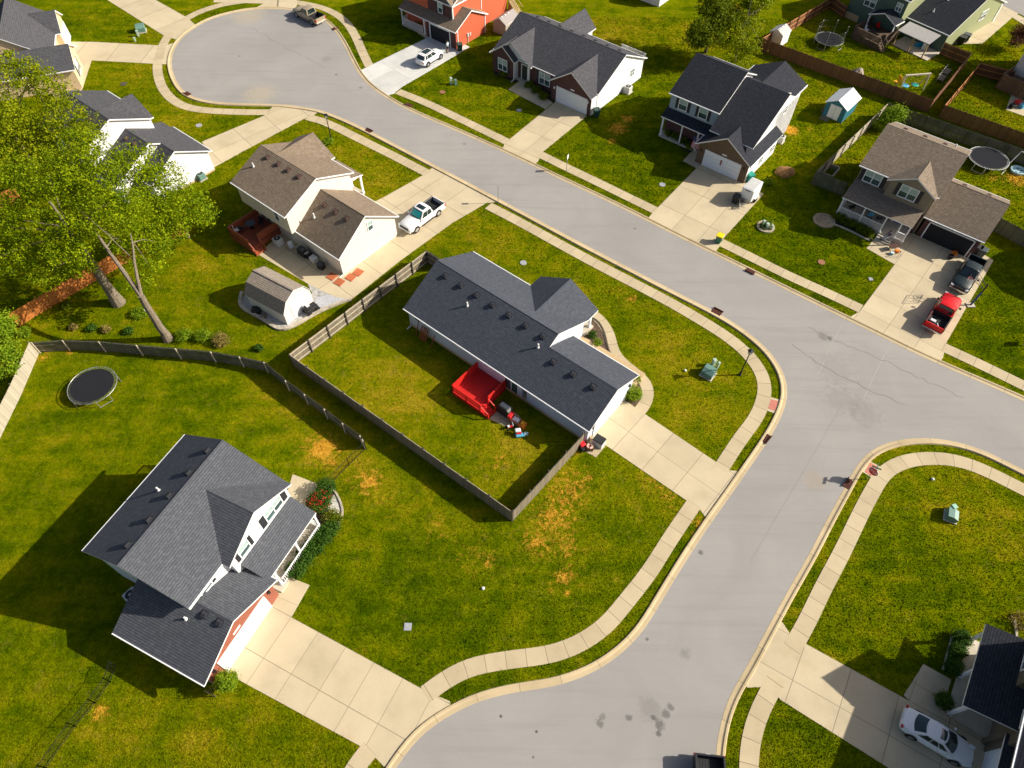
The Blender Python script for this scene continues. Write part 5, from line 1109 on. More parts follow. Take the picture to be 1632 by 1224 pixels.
def carcar(label, x, y, yaw, pm, kind='sedan', L=4.8, W=1.85, name="parked_car"):
    root = thing(name, label, "car", (x, y, .03), R(yaw)); h = L/2; P = M[pm]; w = W/2; m = MB()
    if kind == 'sedan':
        m.loft([section(-h+.02, .42, .86, w-.3, w-.24, w-.34), section(-h+.14, .34, .98, w-.2, w-.1, w-.24), section(-h+.5, .27, 1.02, w-.12, w-.02, w-.2), section(-.9, .24, .98, w-.08, w, w-.13), section(0, .24, .95, w-.08, w, w-.11), section(.95, .24, .95, w-.08, w, w-.13), section(1.5, .26, .88, w-.12, w-.02, w-.2), section(h-.35, .30, .76, w-.2, w-.09, w-.3), section(h-.08, .34, .64, w-.34, w-.26, w-.45), section(h, .38, .56, w-.5, w-.42, w-.6)])
        m.build("body", P, root, weld=True, subsurf=1)
        cabin(root, (-1.75, 1.15, w-.16, w-.14, .94), (-1.0, .30, w-.34, w-.34, 1.44), P, (.40, .68), None, (.66, .95, .2, .8), bow=.26, bowr=.20)
        xs = (1.42, -1.42); r = .33
    else:
        m.loft([section(-h+.02, .45, .95, w-.22, w-.14, w-.24), section(-h+.12, .36, 1.08, w-.14, w-.04, w-.14), section(-h+.5, .30, 1.10, w-.1, w, w-.1), section(-.3, .28, 1.06, w-.08, w, w-.1), section(.9, .28, 1.04, w-.08, w, w-.13), section(1.5, .32, .98, w-.12, w-.02, w-.2), section(h-.3, .36, .86, w-.2, w-.08, w-.28), section(h-.06, .4, .72, w-.32, w-.24, w-.42)])
        m.build("body", P, root, weld=True, subsurf=1)
        cabin(root, (-2.05, 1.1, w-.13, w-.14, 1.02), (-1.6, .25, w-.30, w-.30, 1.64), P, (.24, .60), None, (.18, .92, .14, .86), bow=.20, bowr=.12)
        for s in (-1, 1): small(root, "roof_rail", 'blackp', ((-.7, s*(w-.28), 1.66), (1.6, .04, .04)))
        small(root, "spoiler", pm, ((-1.68, 0, 1.62), (.22, W-.7, .04)), bevel=.015)
        m = MB()
        for s in (-1, 1): m.bx(-1.2, 1.2, s*(w-.03)-.03, s*(w-.03)+.03, .26, .4)
        m.build("sill_trim", M['blackp'], root); xs = (1.36, -1.36); r = .37
    small(root, "licence_plate", 'plate', ((-h-.005, 0, .72), (.03, .32, .15)))
    small(root, "grille", 'blackp', ((h-.03, 0, .48), (.06, .8, .12)))
    for s in (-1, 1):
        small(root, "headlight", 'lampw', ((h-.28, s*(w-.30), .70), (.32, .22, .10)), bevel=.03); small(root, "tail_light", 'lampr', ((-h+.12, s*(w-.2), .86), (.16, .24, .12)), bevel=.03)
        small(root, "mirror", pm, ((.78, s*(w+.08), 1.0), (.12, .18, .13)), bevel=.03)
        if kind == 'sedan': small(root, "door_handle", 'chrome', ((.1, s*(w-.005), .80), (.16, .03, .03)))
    wheels(root, xs, W, r, .21); return root
def red_cargo(root, rr, cb, w):
    m = MB(); m.box((-1.75, .35, .72), (.35, .5, .1)); m.build("cargo_box", M['plate'], root)
    m = MB(); m.bar((-2.5, -.5, .72), (-1.9, -.1, .72), .07); m.build("cargo_plank", M['plate'], root)
carcar("white sedan with sunroof parked in the shade of the pale porch", 29.27, 8.0, -32.2, 'cwhite', 'sedan')
carcar("small white car with black glass roof on the fresh pale driveway", -12.36, 94.35, 53, 'cwhite', 'suv', 4.55)
pickup("white pickup with sunroof and cyan windscreen shade on the tan house's driveway", -10.45, 60.4, 232, 'cwhite', (.01, .42, .42), True)
pickup("bright red pickup on the driveway, its tail near the pavement", 43.55, 46.75, 50, 'cred', None, False, False, 5.7, 1.95, red_cargo)
pickup("dark green pickup parked nose to nose with the red one", 48.15, 52.25, 230.3, 'cgreen', None, False, True, 5.7, 1.95)
pickup("gold pickup parked at the kerb of the turning circle", -31.7, 105.85, 140.7, 'cgold', None, False, True, 5.7, 1.95)
pickup("black pickup at the kerb, only its open bed inside the picture", 13.2, 3.75, -95, 'cblack', None, False, True, 5.9, 2.0)

# white enclosed trailer
t = thing("cargo_trailer", "small white enclosed trailer parked beside the brown brick garage", "trailer", (27.64, 64.26, .03), R(A0))
m = MB(); m.bx(-1.25, .2, -.8, 1.6, .45, 2.1); m.build("box_body", M['cwhite'], t, bevel=.09, weld=True)
m = MB(); m.bx(-1.1, .05, -.62, 1.42, 2.1, 2.125); m.build("roof_panel", M['ac'], t)
m = MB(); m.bx(-.85, -.2, -.815, -.805, 1.86, 1.96); m.build("vent_grille", M['blackp'], t)
m = MB(); m.bx(-1.26, .21, -.82, -.80, .45, .8); m.build("stone_guard", M['steel'], t)
for a, b in (((-1.1, -.8, .45), (-.52, -2.0, .45)), ((.05, -.8, .45), (-.52, -2.0, .45))):
    m = MB(); m.bar(a, b, .08); m.build("drawbar", M['steel'], t)
m = MB(); m.bar((-.52, -1.95, 0), (-.52, -1.95, .75), .07); m.build("jockey_wheel", M['steel'], t)
for s in (-1.36, .31):
    m = MB(); m.lathe([(.1, -.1), (.33, -.1), (.34, 0), (.33, .1), (.1, .1)], 16, c=(s, .4, .34), M4=Matrix.Rotation(R(90), 3, 'Y')); m.build("wheel", M['tyre'], t)
    m = MB(); m.bx(s-.14, s+.14, -.1, .9, .70, .75); m.build("mudguard", M['cwhite'], t)

# ------------------------------------------------------------------ street furniture
def lamp_post(label, px, py, H=3.55, group="street lamps"):
    c = G(px, py); t = thing("street_lamp", label, "street lamp", (c.x, c.y, 0), R(20), group)
    m = MB(); m.tube([(0, 0, 0), (0, 0, .5)], .10, 12); m.tube([(0, 0, .5), (0, 0, H)], [.065, .05], 12); m.lathe([(.16, 0), (.16, .12), (.1, .2)], 12); m.build("pole", M['iron'], t)
    m = MB()
    for s in ((-1, -1), (1, -1), (1, 1), (-1, 1)): m.bar((s[0]*.10, s[1]*.10, H), (s[0]*.17, s[1]*.17, H+.42), .025)
    m.mesh([Vector(p) for p in ((-.24, -.24, H+.42), (.24, -.24, H+.42), (.24, .24, H+.42), (-.24, .24, H+.42), (0, 0, H+.66))], [(3, 2, 1, 0), (0, 1, 4), (1, 2, 4), (2, 3, 4), (3, 0, 4)]); m.bx(-.11, .11, -.11, .11, H-.03, H+.02); m.build("lantern_frame", M['iron'], t)
    m = MB(); v = [Vector(p) for p in ((-.09, -.09, H+.02), (.09, -.09, H+.02), (.09, .09, H+.02), (-.09, .09, H+.02), (-.155, -.155, H+.41), (.155, -.155, H+.41), (.155, .155, H+.41), (-.155, .155, H+.41))]
    m.mesh(v, [(3, 2, 1, 0), (4, 5, 6, 7), (0, 1, 5, 4), (1, 2, 6, 5), (2, 3, 7, 6), (3, 0, 4, 7)]); m.build("lantern_glass", M['lampw'], t)
lamp_post("black lantern lamp on the corner lawn beside the green transformer", 1179, 597.5, 3.25); lamp_post("black lantern lamp rising from a tuft of tall grass", 529, 226, 3.3)
M['signred'] = paint("stop sign red", (.60, .014, .028), .5); M['signw'] = paint("sign white", (.80, .80, .80), .4); M['signg'] = paint("street name green", (.03, .20, .13), .4)
c = G(1380.5, 764); t = thing("stop_sign", "red octagonal STOP sign by the red paving at the corner", "road sign", (c.x, c.y, 0), math.atan2(-c.y, -c.x)+R(90)-R(8))
m = MB(); m.bar((0, 0, 0), (0, 0, 2.25), .055); m.build("post", M['steel'], t)
oct8 = lambda r: [(r*math.cos(R(22.5+45*k)), r*math.sin(R(22.5+45*k))) for k in range(8)]
def plate8(r, y0, y1, mat, z=1.45): 
    m = MB(); a = [Vector((x, y0, z+q)) for x, q in oct8(r)]; b_ = [Vector((x, y1, z+q)) for x, q in oct8(r)]
    m.poly(a); m.poly(b_[::-1])
    for k in range(8): m.poly([a[(k+1) % 8], a[k], b_[k], b_[(k+1) % 8]])
    return m.build("sign_plate", M[mat], t, auto=True)
pl = plate8(.46, -.05, -.03, 'signw'); pl2 = plate8(.43, -.054, -.05, 'signred')
pl2.name = "sign_face"; pl2.parent = pl
cu = bpy.data.curves.new("lettering", 'FONT'); cu.body = "STOP"; cu.size = .40; cu.align_x = 'CENTER'; cu.align_y = 'CENTER'; cu.extrude = .002; cu.materials.append(M['signw'])
tmp = bpy.data.objects.new("lettering", cu); COL.objects.link(tmp); bpy.context.view_layer.update()
lme = bpy.data.meshes.new_from_object(tmp.evaluated_get(bpy.context.evaluated_depsgraph_get())); bpy.data.objects.remove(tmp); bpy.data.curves.remove(cu)
ft = bpy.data.objects.new("lettering", lme); COL.objects.link(ft); ft.parent = pl; ft.location = (0, -.058, 1.45); ft.rotation_euler = (R(90), 0, 0); ft.scale = (.92, 1, 1)
for a, z in ((R(28), 2.05), (R(118), 2.22)):
    m = MB(); m.box((0, 0, z), (.75, .02, .18), rot=a); bl = m.build("name_blade", M['signg'], t)
    m = MB(); m.box((.0, 0, z), (.5, .026, .05), rot=a); m.build("blade_lettering_band", M['signw'], bl) if False else None
def post_sign(label, px, py, H, plate=True, rz=0):
    c = G(px, py); t = thing("sign_post", label, "road sign", (c.x, c.y, 0), R(rz))
    m = MB(); m.bar((0, 0, 0), (0, 0, H), .06); m.build("post", M['steel'], t)
    if plate: m = MB(); m.box((0, -.04, H-.28), (.45, .02, .6)); m.build("sign_plate", M['signw'], t)
    else: m = MB(); m.box((0, 0, H-.2), (.03, .30, .45)); m.build("sign_plate", M['steel'], t)
post_sign("white signpost in the verge between the brick house and the flag house", 902.6, 272.5, 2.3, True, 68)
post_sign("thin grey signpost seen edge on at the kerb by the white pickup's driveway", 794, 324, 2.55, False, 0)
M['rust'] = paint("rusty iron grate", (.085, .022, .012), .8, .2, 0, .3)
def drain(label, px, py, ang_, w=1.0, d=.62):
    c = G(px, py); t = thing("storm_drain", label, "storm drain", (c.x, c.y, 0), R(ang_), "storm drains in the kerb"); m = MB()
    m.bx(-w/2, w/2, -d/2, d/2, .0, .095); m.build("frame", M['rust'], t)
    m = MB()
    for k in range(8): x = -w/2+.08+k*(w-.16)/7; m.bx(x-.02, x+.02, -d/2+.05, d/2-.05, .096, .112)
    m.build("grate", M['rust'], t); m = MB(); m.bx(-w/2-.05, w/2+.05, d/2-.04, d/2+.04, .1, .20); m.build("curb_hood", M['rust'], t)
drain("rusty kerb drain on the turning circle across from the gold pickup", 299, 150, 140); drain("rusty kerb drain behind the gold pickup", 534, 46, 228); drain("rusty kerb drain beside the fresh pale driveway", 651.5, 168, 145); drain("rusty kerb drain near the lamp in the tall grass", 587, 209.5, -36)
drain("rusty kerb drain opposite the taupe house", 1142.5, 497.5, -38); drain("rusty kerb drain below the corner's red paving, ranch side", 1220, 699, 228, 1.0, .6); drain("rusty kerb drain under the stop sign", 1352.5, 772, 50); drain("rusty kerb drain beside the green and yellow bin's verge", 1196, 432.5, 142)
M['tgreen'] = paint("transformer green", (.13, .24, .20), .5); M['pgreen'] = paint("pale green plastic", (.40, .52, .40), .5); M['mint'] = paint("mint green plastic", (.28, .52, .40), .5)
def transformer(label, px, py, rz, s=1.0):
    c = G(px, py); t = thing("transformer_box", label, "transformer", (c.x, c.y, 0), R(rz)); m = MB()
    m.bx(-.65*s, .65*s, -.62*s, .62*s, 0, .1); m.build("pad", M['walkp'], t); m = MB()
    m.mesh([Vector(p)*s for p in ((-.55, -.5, .1), (.55, -.5, .1), (.55, .5, .1), (-.55, .5, .1), (-.55, -.5, .62), (.55, -.5, .62), (.55, -.05, .86), (-.55, -.05, .86), (.55, .5, .86), (-.55, .5, .86))], [(0, 1, 5, 4), (4, 5, 6, 7), (7, 6, 8, 9), (2, 3, 9, 8), (1, 2, 8, 6, 5), (3, 0, 4, 7, 9)]); m.build("cabinet", M['tgreen'], t)
    m = MB(); m.bx(-.56*s, .56*s, -.515*s, -.505*s, .14, .6*s); m.build("door", M['tgreen'], t)
def pedestal(label, px, py, h=.95, w=.24, mat='pgreen', rz=20):
    c = G(px, py); t = thing("utility_pedestal", label, "utility box", (c.x, c.y, 0), R(rz)); m = MB()
    m.bx(-w/2, w/2, -w/2, w/2, 0, h*.9); m.build("post_body", M[mat], t, bevel=.02, weld=True); m = MB(); m.bx(-w/2-.02, w/2+.02, -w/2-.02, w/2+.02, h*.82, h); m.build("cap", M[mat], t, bevel=.03, weld=True)
transformer("green transformer box on the ranch's corner lawn", 1128, 597, -38); pedestal("wide pale utility pedestal behind the corner transformer", 1136, 582, .9, .32); pedestal("slim pale utility pedestal nearest the corner lamp", 1143, 586, .85, .2)
transformer("dark green transformer box on the lawn inside the corner opposite the ranch", 1514, 824, 65, .85); pedestal("tall mint green utility pedestal touching the dark transformer", 1514, 813, .8, .36, 'mint')
transformer("pale green transformer box by the turning circle's driveways", 226, 50, 20, 1.1); pedestal("pale pedestal beside the turning circle's transformer", 221, 58, .9, .26); pedestal("short pedestal beside the driveway edge near the turning circle", 216, 66, .6, .24)
pedestal("white utility pedestal on the brick house's lawn", 719, 134, .95, .32); pedestal("grey green pedestal on the brick house's lawn", 726, 135, .75, .34, 'tgreen')
c = G(1220, 362); t = thing("flower_bed", "round stone edged flower bed beside the trailer's driveway", "flower bed", (c.x, c.y, 0)); m = MB(); m.lathe([(1.0, 0), (1.0, .14), (.82, .14), (.82, .06), (.01, .06)], 28); m.build("stone_ring", paint("bed stone", (.42, .34, .24), .9), t)
leaves("planting", 'hedge', [(0, 0, .2, .7, .7, .2)], 700, .12, t, 5, .2, 14); leaves("planting", 'leafb', [(.5, .45, .35, .32, .32, .3)], 500, .12, t, 6, .15, 14)
pedestal("pale pedestal at the back of the round flower bed", 1215.5, 359, .7, .22); pedestal("pale wide pedestal in the middle of the round flower bed", 1221, 364, .75, .3); pedestal("slim pedestal at the front of the round flower bed", 1229, 366, .65, .18)
M['cover'] = paint("grey valve cover", (.34, .35, .37), .7); M['clay'] = paint("brown clay cover", (.30, .13, .07), .9)
def cover(label, px, py, r, mat, sq=False):
    c = G(px, py); m = MB()
    if sq: m.bx(-r, r, -r, r, -.02, .05); m.bx(-r*.8, r*.8, -r*.8, r*.8, .05, .062)
    else: m.lathe([(r, -.02), (r, .05), (r*.85, .06), (r*.8, .05), (.01, .055)], 18)
    tag(m.build("access_cover", M[mat], None, loc=(c.x, c.y, 0)), label, "cover")
cover("square grey meter cover in the wide front lawn", 650, 999, .28, 'cover', True); cover("round brown cover on the taupe house's lawn", 1309, 418, .4, 'clay'); cover("square grey cover on the taupe house's lawn", 1387.5, 445, .22, 'cover', True); cover("round rusty cover in the bare patch of the brick house's lawn", 705, 147, .4, 'clay')
cover("dark cover on the lawn between the two pale houses' driveways", 197, 134, .38, 'postd', True); cover("grey cover on the lawn beside the white house's driveway", 317, 200, .4, 'cover'); cover("grey cover on the lawn beside the ranch's porch gable", 834, 419, .36, 'cover'); cover("grey blue cover on the flag house's lawn", 1055.5, 294.5, .38, 'cover'); cover("grey cover on the brick house's lawn beside its driveway", 827, 176, .36, 'cover')

# ------------------------------------------------------------------ standing grass on the lawns (stuff)
def grass_blades():
    res = .12; X0, X1, Y0, Y1 = -72, 74, 2, 108; nx, ny = int((X1-X0)/res), int((Y1-Y0)/res); occ = np.zeros((ny, nx), bool)
    gx = X0+(np.arange(nx)+.5)*res; gy = Y0+(np.arange(ny)+.5)*res
    bpy.context.view_layer.update()
    for ob in bpy.data.objects:
        if ob.type != 'MESH' or ob.name.startswith("ground"): continue
        nm = ob.name.split('.')[0]
        if not (nm in ("road", "kerb", "pavement", "driveway", "path", "patio", "wall", "porch_floor", "patio_slab", "tactile_paving", "brick_wall")): continue
        mw = ob.matrix_world; V = [mw @ v.co for v in ob.data.vertices]
        for pl_ in ob.data.polygons:
            vs = [V[i] for i in pl_.vertices]
            if nm in ("wall", "brick_wall"):
                if min(v.z for v in vs) > .3: continue
                a = min(vs, key=lambda v: v.x+v.y*.01); b = max(vs, key=lambda v: v.x+v.y*.01)
                continue
            if abs((vs[1]-vs[0]).cross(vs[2]-vs[0]).z) < 1e-5: continue
            xs_ = np.array([v.x for v in vs]); ys_ = np.array([v.y for v in vs])
            i0, i1 = max(0, int((xs_.min()-X0)/res)-1), min(nx, int((xs_.max()-X0)/res)+2); j0, j1 = max(0, int((ys_.min()-Y0)/res)-1), min(ny, int((ys_.max()-Y0)/res)+2)
            if i1 <= i0 or j1 <= j0: continue
            GX, GY = np.meshgrid(gx[i0:i1], gy[j0:j1]); ins = np.zeros_like(GX, bool); n = len(xs_)
            for k in range(n):
                x1, y1, x2, y2 = xs_[k], ys_[k], xs_[(k+1) % n], ys_[(k+1) % n]
                if y1 == y2: continue
                c_ = ((y1 > GY) != (y2 > GY)) & (GX < (x2-x1)*(GY-y1)/(y2-y1)+x1); ins ^= c_
            occ[j0:j1, i0:i1] |= ins
    g = np.random.default_rng(99); N = 820000
    yy = Y0+(Y1-Y0)*g.random(N)**1.6; half = 36+yy*.45; xx = (g.random(N)*2-1)*np.minimum(half, 73.5)
    ii = ((xx-X0)/res).astype(int); jj = ((yy-Y0)/res).astype(int); ok = (ii >= 0) & (ii < nx) & (jj >= 0) & (jj < ny); xx, yy, ii, jj = xx[ok], yy[ok], ii[ok], jj[ok]
    keep = ~occ[jj, ii]; xx, yy = xx[keep], yy[keep]; m = len(xx); far = np.clip(yy/55, .7, 1.25)
    a = g.random(m)*6.283; w = (.035+.05*g.random(m))*far; h = (.03+.06*g.random(m))*np.sqrt(far); lx, ly = g.normal(0, .05, m), g.normal(0, .05, m)
    z0 = np.zeros(m)
    v = np.stack([np.stack([xx-np.cos(a)*w, yy-np.sin(a)*w, z0], 1), np.stack([xx+np.cos(a)*w, yy+np.sin(a)*w, z0], 1), np.stack([xx+lx, yy+ly, h], 1)], 1).reshape(-1, 3)
    me = bpy.data.meshes.new("grass"); me.vertices.add(3*m); me.vertices.foreach_set("co", v.ravel()); me.loops.add(3*m); me.loops.foreach_set("vertex_index", np.arange(3*m, dtype=np.int32)); me.polygons.add(m); me.polygons.foreach_set("loop_start", np.arange(0, 3*m, 3, dtype=np.int32)); me.update(calc_edges=True)
    fields(me, v[:, 0].copy(), v[:, 1].copy()); me.materials.append(M['grass']); ob = bpy.data.objects.new("grass", me); COL.objects.link(ob); tag(ob, "short mown grass standing on the lawns", "grass", kind="stuff")
grass_blades()

# ------------------------------------------------------------------ beds, gravel, edging
M['mulch'] = paint("dark mulch", (.105, .065, .045), .95, 0, 0, .45); M['mulchd'] = paint("black mulch", (.03, .022, .018), .95, 0, 0, .4)
M['stones'] = paint("white stones", (.55, .52, .47), .9, 0, 0, .45); M['gravel'] = paint("grey gravel", (.43, .42, .41), .95, 0, 0, .3); M['rockbed'] = paint("brown stone bed", (.36, .27, .17), .95, 0, 0, .4)
def bed(name, pts, mat, z=.022):
    mb = MB(); mb.prism(GV(pts), -.02, z, bottom=False); STRUCT(mb.build(name, M[mat]))
bed("mulch_bed", [(941, 506), (948, 508), (957, 518), (964, 531), (967, 545), (970, 560), (978, 570), (960, 565), (925, 540), (928, 520)], 'mulch')
bed("mulch_bed", [(1010, 649), (1000, 640), (985, 640), (1000, 600), (1012, 600), (1020, 607), (1024, 622), (1022, 636)], 'mulch')
bed("stone_bed", [(533, 788), (541, 796), (547, 810), (545, 822), (520, 824), (522, 806)], 'stones')
bed("mulch_bed", [(505, 800), (520, 772), (531, 776), (534, 790), (524, 808), (528, 822), (546, 822), (540, 842), (505, 870), (470, 912), (455, 905), (500, 840), (503, 822)], 'mulch', .018)
bed("mulch_bed", [(832, 128), (838, 133), (882, 165), (884, 150), (850, 125)], 'mulchd'); bed("mulch_bed", [(788, 112), (830, 128), (822, 132), (786, 118)], 'mulchd')
bed("mulch_bed", [(1058, 212), (1066, 224), (1100, 244), (1110, 236), (1070, 212)], 'mulchd'); bed("mulch_bed", [(1326, 346), (1330, 356), (1386, 383), (1398, 372), (1340, 344)], 'mulchd')
bed("mulch_bed", [(1530, 1010), (1518, 1025), (1506, 1070), (1517, 1076), (1535, 1025)], 'mulchd'); bed("mulch_bed", [(1487, 1108), (1510, 1110), (1500, 1136), (1478, 1136)], 'mulchd')
bed("stone_bed", [(115, 97), (129, 97), (126, 112), (122, 122), (110, 118)], 'rockbed', .038); bed("stone_bed", [(114, 130), (133, 130), (129, 142), (112, 150)], 'rockbed', .038); bed("stone_bed", [(72, 140), (88, 135), (100, 158), (90, 172)], 'rockbed')
bed("gravel_pad", [(383, 478), (392, 470), (498, 468), (490, 452), (535, 474), (560, 476), (500, 500), (452, 527), (440, 526), (392, 496)], 'gravel', .024)
M['slate'] = paint("grey flagstone", (.46, .47, .50), .85)
bed("flagstone_path", [(505, 474), (527, 470), (552, 476), (520, 488), (500, 492)], 'slate', .028)
def edging(label, pts, w=.28, h=.3, closed=False, mat='postw', name="garden_edging"):
    P = catmull([G(*p) for p in pts], .5); N = normals_right(P); mb = MB()
    for i in range(len(P)-1):
        a, b, na, nb = P[i], P[i+1], N[i]*w/2, N[i+1]*w/2; q = [a+na, b+nb, b-nb, a-na]
        mb.poly([(p.x, p.y, h) for p in q]); mb.poly([(*q[0], 0), (*q[1], 0), (*q[1], h), (*q[0], h)]); mb.poly([(*q[2], 0), (*q[3], 0), (*q[3], h), (*q[2], h)])
    tag(mb.build(name, M[mat], auto=True), label, "edging")
M['edgest'] = paint("edging stone", (.44, .38, .30), .9, 0, 0, .3)
edging("curved stone edging around the gambrel roofed shed", [(386, 466), (382, 484), (386, 492), (420, 510), (440, 524), (452, 527), (470, 520), (500, 502), (530, 488), (560, 477)], .32, .22, mat='edgest')
edging("dark edging of the curved mulch bed by the ranch's front path", [(941, 506), (950, 509), (958, 518), (964, 531), (967, 545), (970, 560), (976, 568)], .12, .1, mat='postd')
edging("stone edging in front of the railed porch's shrubs", [(1322, 356), (1340, 362), (1360, 371), (1380, 382), (1386, 384)], .18, .14, mat='edgest')
c = G(1313, 352); m = MB(); m.lathe([(1.25, 0), (1.25, .12), (1.0, .14), (.95, .07), (.01, .07)], 24); tag(m.build("stone_ring", M['rockbed'], loc=(c.x, c.y, 0)), "round brick ring bed at the end of the railed porch", "stone ring")
edging("stone edging of the side garden below the red blossoms", [(520, 772), (532, 778), (540, 793), (548, 812), (545, 830), (520, 858), (500, 880), (475, 912)], .16, .12, mat='edgest')
edging("pale stone edging by the clipped shrubs of the pale porch", [(1517, 1012), (1510, 1040), (1502, 1068)], .12, .1, mat='edgest')
c = G(1627, 992); bush("light topped dead bush at the corner of the grey house", 1624, 992, .7, 'straw', .7, 1000, 140, .1); edging("curved stone edging beside the grey house's corner", [(1615, 985), (1618, 1000), (1619, 1015)], .15, .15, mat='edgest')

# ------------------------------------------------------------------ decks
M['redwood'] = planks("red painted boards", (.56, .006, .004), .14, .45, .28, axis=0, rough=.6); M['redp'] = paint("red paint", (.62, .012, .006), .6, var=.2)
M['rust_w'] = planks("reddish brown boards", (.26, .055, .025), .14, .5, .2); M['rustp'] = paint("reddish brown stain", (.32, .075, .028), .6)
def deck(name, label, o, yaw, x0, x1, y0, y1, z, mf, mr, st, H=.95, rails=5, solid=False, stairs_y=None, gap_side='+x'):
    t = thing(name, label, "deck", (o[0], o[1], 0), R(yaw)); m = MB(); m.bx(x0, x1, y0, y1, z-.14, z); m.build("floor", mf, t)
    m = MB(); m.bx(x0+.02, x1-.02, y0+.02, y0+.05, 0.02, z-.14); m.bx(x0+.02, x0+.05, y0+.05, y1, .02, z-.14); m.bx(x1-.05, x1-.02, y0+.05, y1, .02, z-.14); m.build("skirt", mr, t)
    def rail(a, b):
        m = MB(); a = Vector(a); b = Vector(b); up = Z
        for k in range(rails): zz = .1+k*(H-.15)/rails; m.bar(a+up*zz+Z*.05, b+up*zz+Z*.05, .03, (H/rails)*(.9 if solid else .62))
        m.build("railing", mr, t); m = MB(); m.bar(a+up*H, b+up*H, .15, .05); m.build("rail_cap", mr, t)
        L = (b-a).length; k = max(1, round(L/1.6))
        for i in range(k+1):
            q = a.lerp(b, i/k); m = MB(); m.box(q+Z*(H/2-.2), (.11, .11, H+.3)); m.build("post", mr, t)
    rail((x0+.07, y1-.1, z), (x0+.07, y0+.07, z)); rail((x0+.07, y0+.07, z), (x1-.07, y0+.07, z)); rail((x1-.07, y1-.1, z), (x1-.07, st, z))
    n = 3; w = .28
    for k in range(n):
        m = MB(); m.bx(x1+k*w, x1+(k+1)*w, y0+.05, st-.1, 0, z-(k+1)*z/(n+1)); m.build("stair", mr, t)
    for y in (y0+.03, st-.06):
        m = MB(); m.bar((x1, y, z+H*.75), (x1+n*w, y, .75), .08); m.build("stair_rail", mr, t); m = MB(); m.bar((x1+n*w, y, 0), (x1+n*w, y, .8), .09); m.build("post", mr, t)
    return t
deck("wooden_deck", "bright red painted wooden deck behind the charcoal roofed ranch", (-10.01, 44.3), A0, 8.5, 12.0, -3.5, .12, .5, M['redwood'], M['redp'], -2.35)
deck("wooden_deck", "reddish brown wooden deck behind the tan house", (-18.0, 51.52), A0, -13.75, -10.2, -4.05, 0.0, .75, M['rust_w'], M['rustp'], -2.75, .95, 6, True)
o10 = (64.12, 100.86)
deck("wooden_deck", "dark wooden deck with pale cap rails behind the green house", o10, -50.5, -10.3, -5.7, -9.9, -5.1, .86, planks("deck timber", (.11, .07, .045), .14), planks("dark stained rails", (.12, .075, .045), .3), -8.6, .9, 4)
c = G(1632, 140); t = deck("wooden_deck", "raised brown deck with red chair at the pale house corner", (c.x, c.y), -50.5, -2.6, 3.5, -3.2, 0, 1.1, planks("brown deck floor", (.19, .10, .05), .14), planks("brown deck rails", (.22, .12, .055), .3), -1.5, .9, 6, True)

# ------------------------------------------------------------------ sheds
def shed(name, label, o, yaw, W_, L_, he, hr, wall, roof, doorw=None, oh=.12, cat="shed"):
    t = thing(name, label, cat, (o[0], o[1], 0), R(yaw)); m = MB()
    for y in (0, L_): p = [(-W_, y, 0), (0, y, 0), (0, y, he), (-W_/2, y, hr-.05), (-W_, y, he)]; m.poly(p if y == 0 else p[::-1])
    m.poly([(0, 0, 0), (0, L_, 0), (0, L_, he), (0, 0, he)]); m.poly([(-W_, L_, 0), (-W_, 0, 0), (-W_, 0, he), (-W_, L_, he)]); m.build("wall", M[wall], t)
    m = MB(); k = (hr-he)/(W_/2); m.slab([(-W_-oh, -oh, he-oh*k), (-W_/2, -oh, hr), (-W_/2, L_+oh, hr), (-W_-oh, L_+oh, he-oh*k)], .06, 0, 1); m.slab([(-W_/2, -oh, hr), (oh, -oh, he-oh*k), (oh, L_+oh, he-oh*k), (-W_/2, L_+oh, hr)], .06, 0, 1); ro = m.build("roof", [M[roof], M['trim']], t)
    if doorw:
        m = MB(); m.bx(-W_/2-doorw/2, -W_/2+doorw/2, -.05, 0, .08, he-.1); d = m.build("door", M['trim'], t); m = MB(); m.bx(-W_/2-.02, -W_/2+.02, -.07, -.05, .1, he-.12); m.build("handle", M['steel'], d)
    return t, ro
M['metalroof'] = planks("ribbed white metal roof", (.66, .68, .70), .3, .8, .05, rough=.4); M['teal'] = siding("teal siding", (.020, .155, .215), .2, True); M['greyroof'] = paint("grey plastic roof", (.42, .40, .40), .6); M['beigew'] = siding("beige plastic siding", (.42, .36, .30), .15); M['plroof'] = paint("plastic shed roof", (.30, .27, .26), .6)
c = G(1340.3, 196.4); t, _ = shed("garden_shed", "teal shed with ribbed white metal roof in the flag house's yard", (c.x, c.y), A0-3, 2.75, 3.75, 2.0, 2.75, 'teal', 'metalroof', 1.5, .2)
for k in range(3):
    m = MB(); m.bar((-3.0-.14*k, .2+.3*k, .02), (-2.78, .3+.3*k, 1.9), .12, .04); m.build("leaning_board", M['weath'], t)
m = MB(); m.bar((-2.1, -.05, .1), (-2.1, -1.0, .0), 1.2, .06) ; m.build("ramp", M['weathd'], t)
c = G(1242, 76); t, ro = shed("garden_shed", "little white shed with grey roof inside the long brown fence", (c.x, c.y), A0-4, 2.1, 2.3, 1.75, 2.35, 'w_white', 'greyroof', None, .08)
for k in range(3): m = MB(); m.box((-.93, .3+k*.75, 2.32), (.16, .2, .08)); m.build("skylight", M['trim'], ro)
c = G(806, 58); t, ro = shed("garden_shed", "beige plastic shed between the orange house and the brick house", (c.x, c.y), A0+4, 2.3, 3.4, 1.7, 2.4, 'beigew', 'plroof', None, .1)
for k in range(3): m = MB(); m.box((-1.0, .4+k*.8, 2.37), (.18, .25, .08)); m.build("skylight", M['trim'], ro)
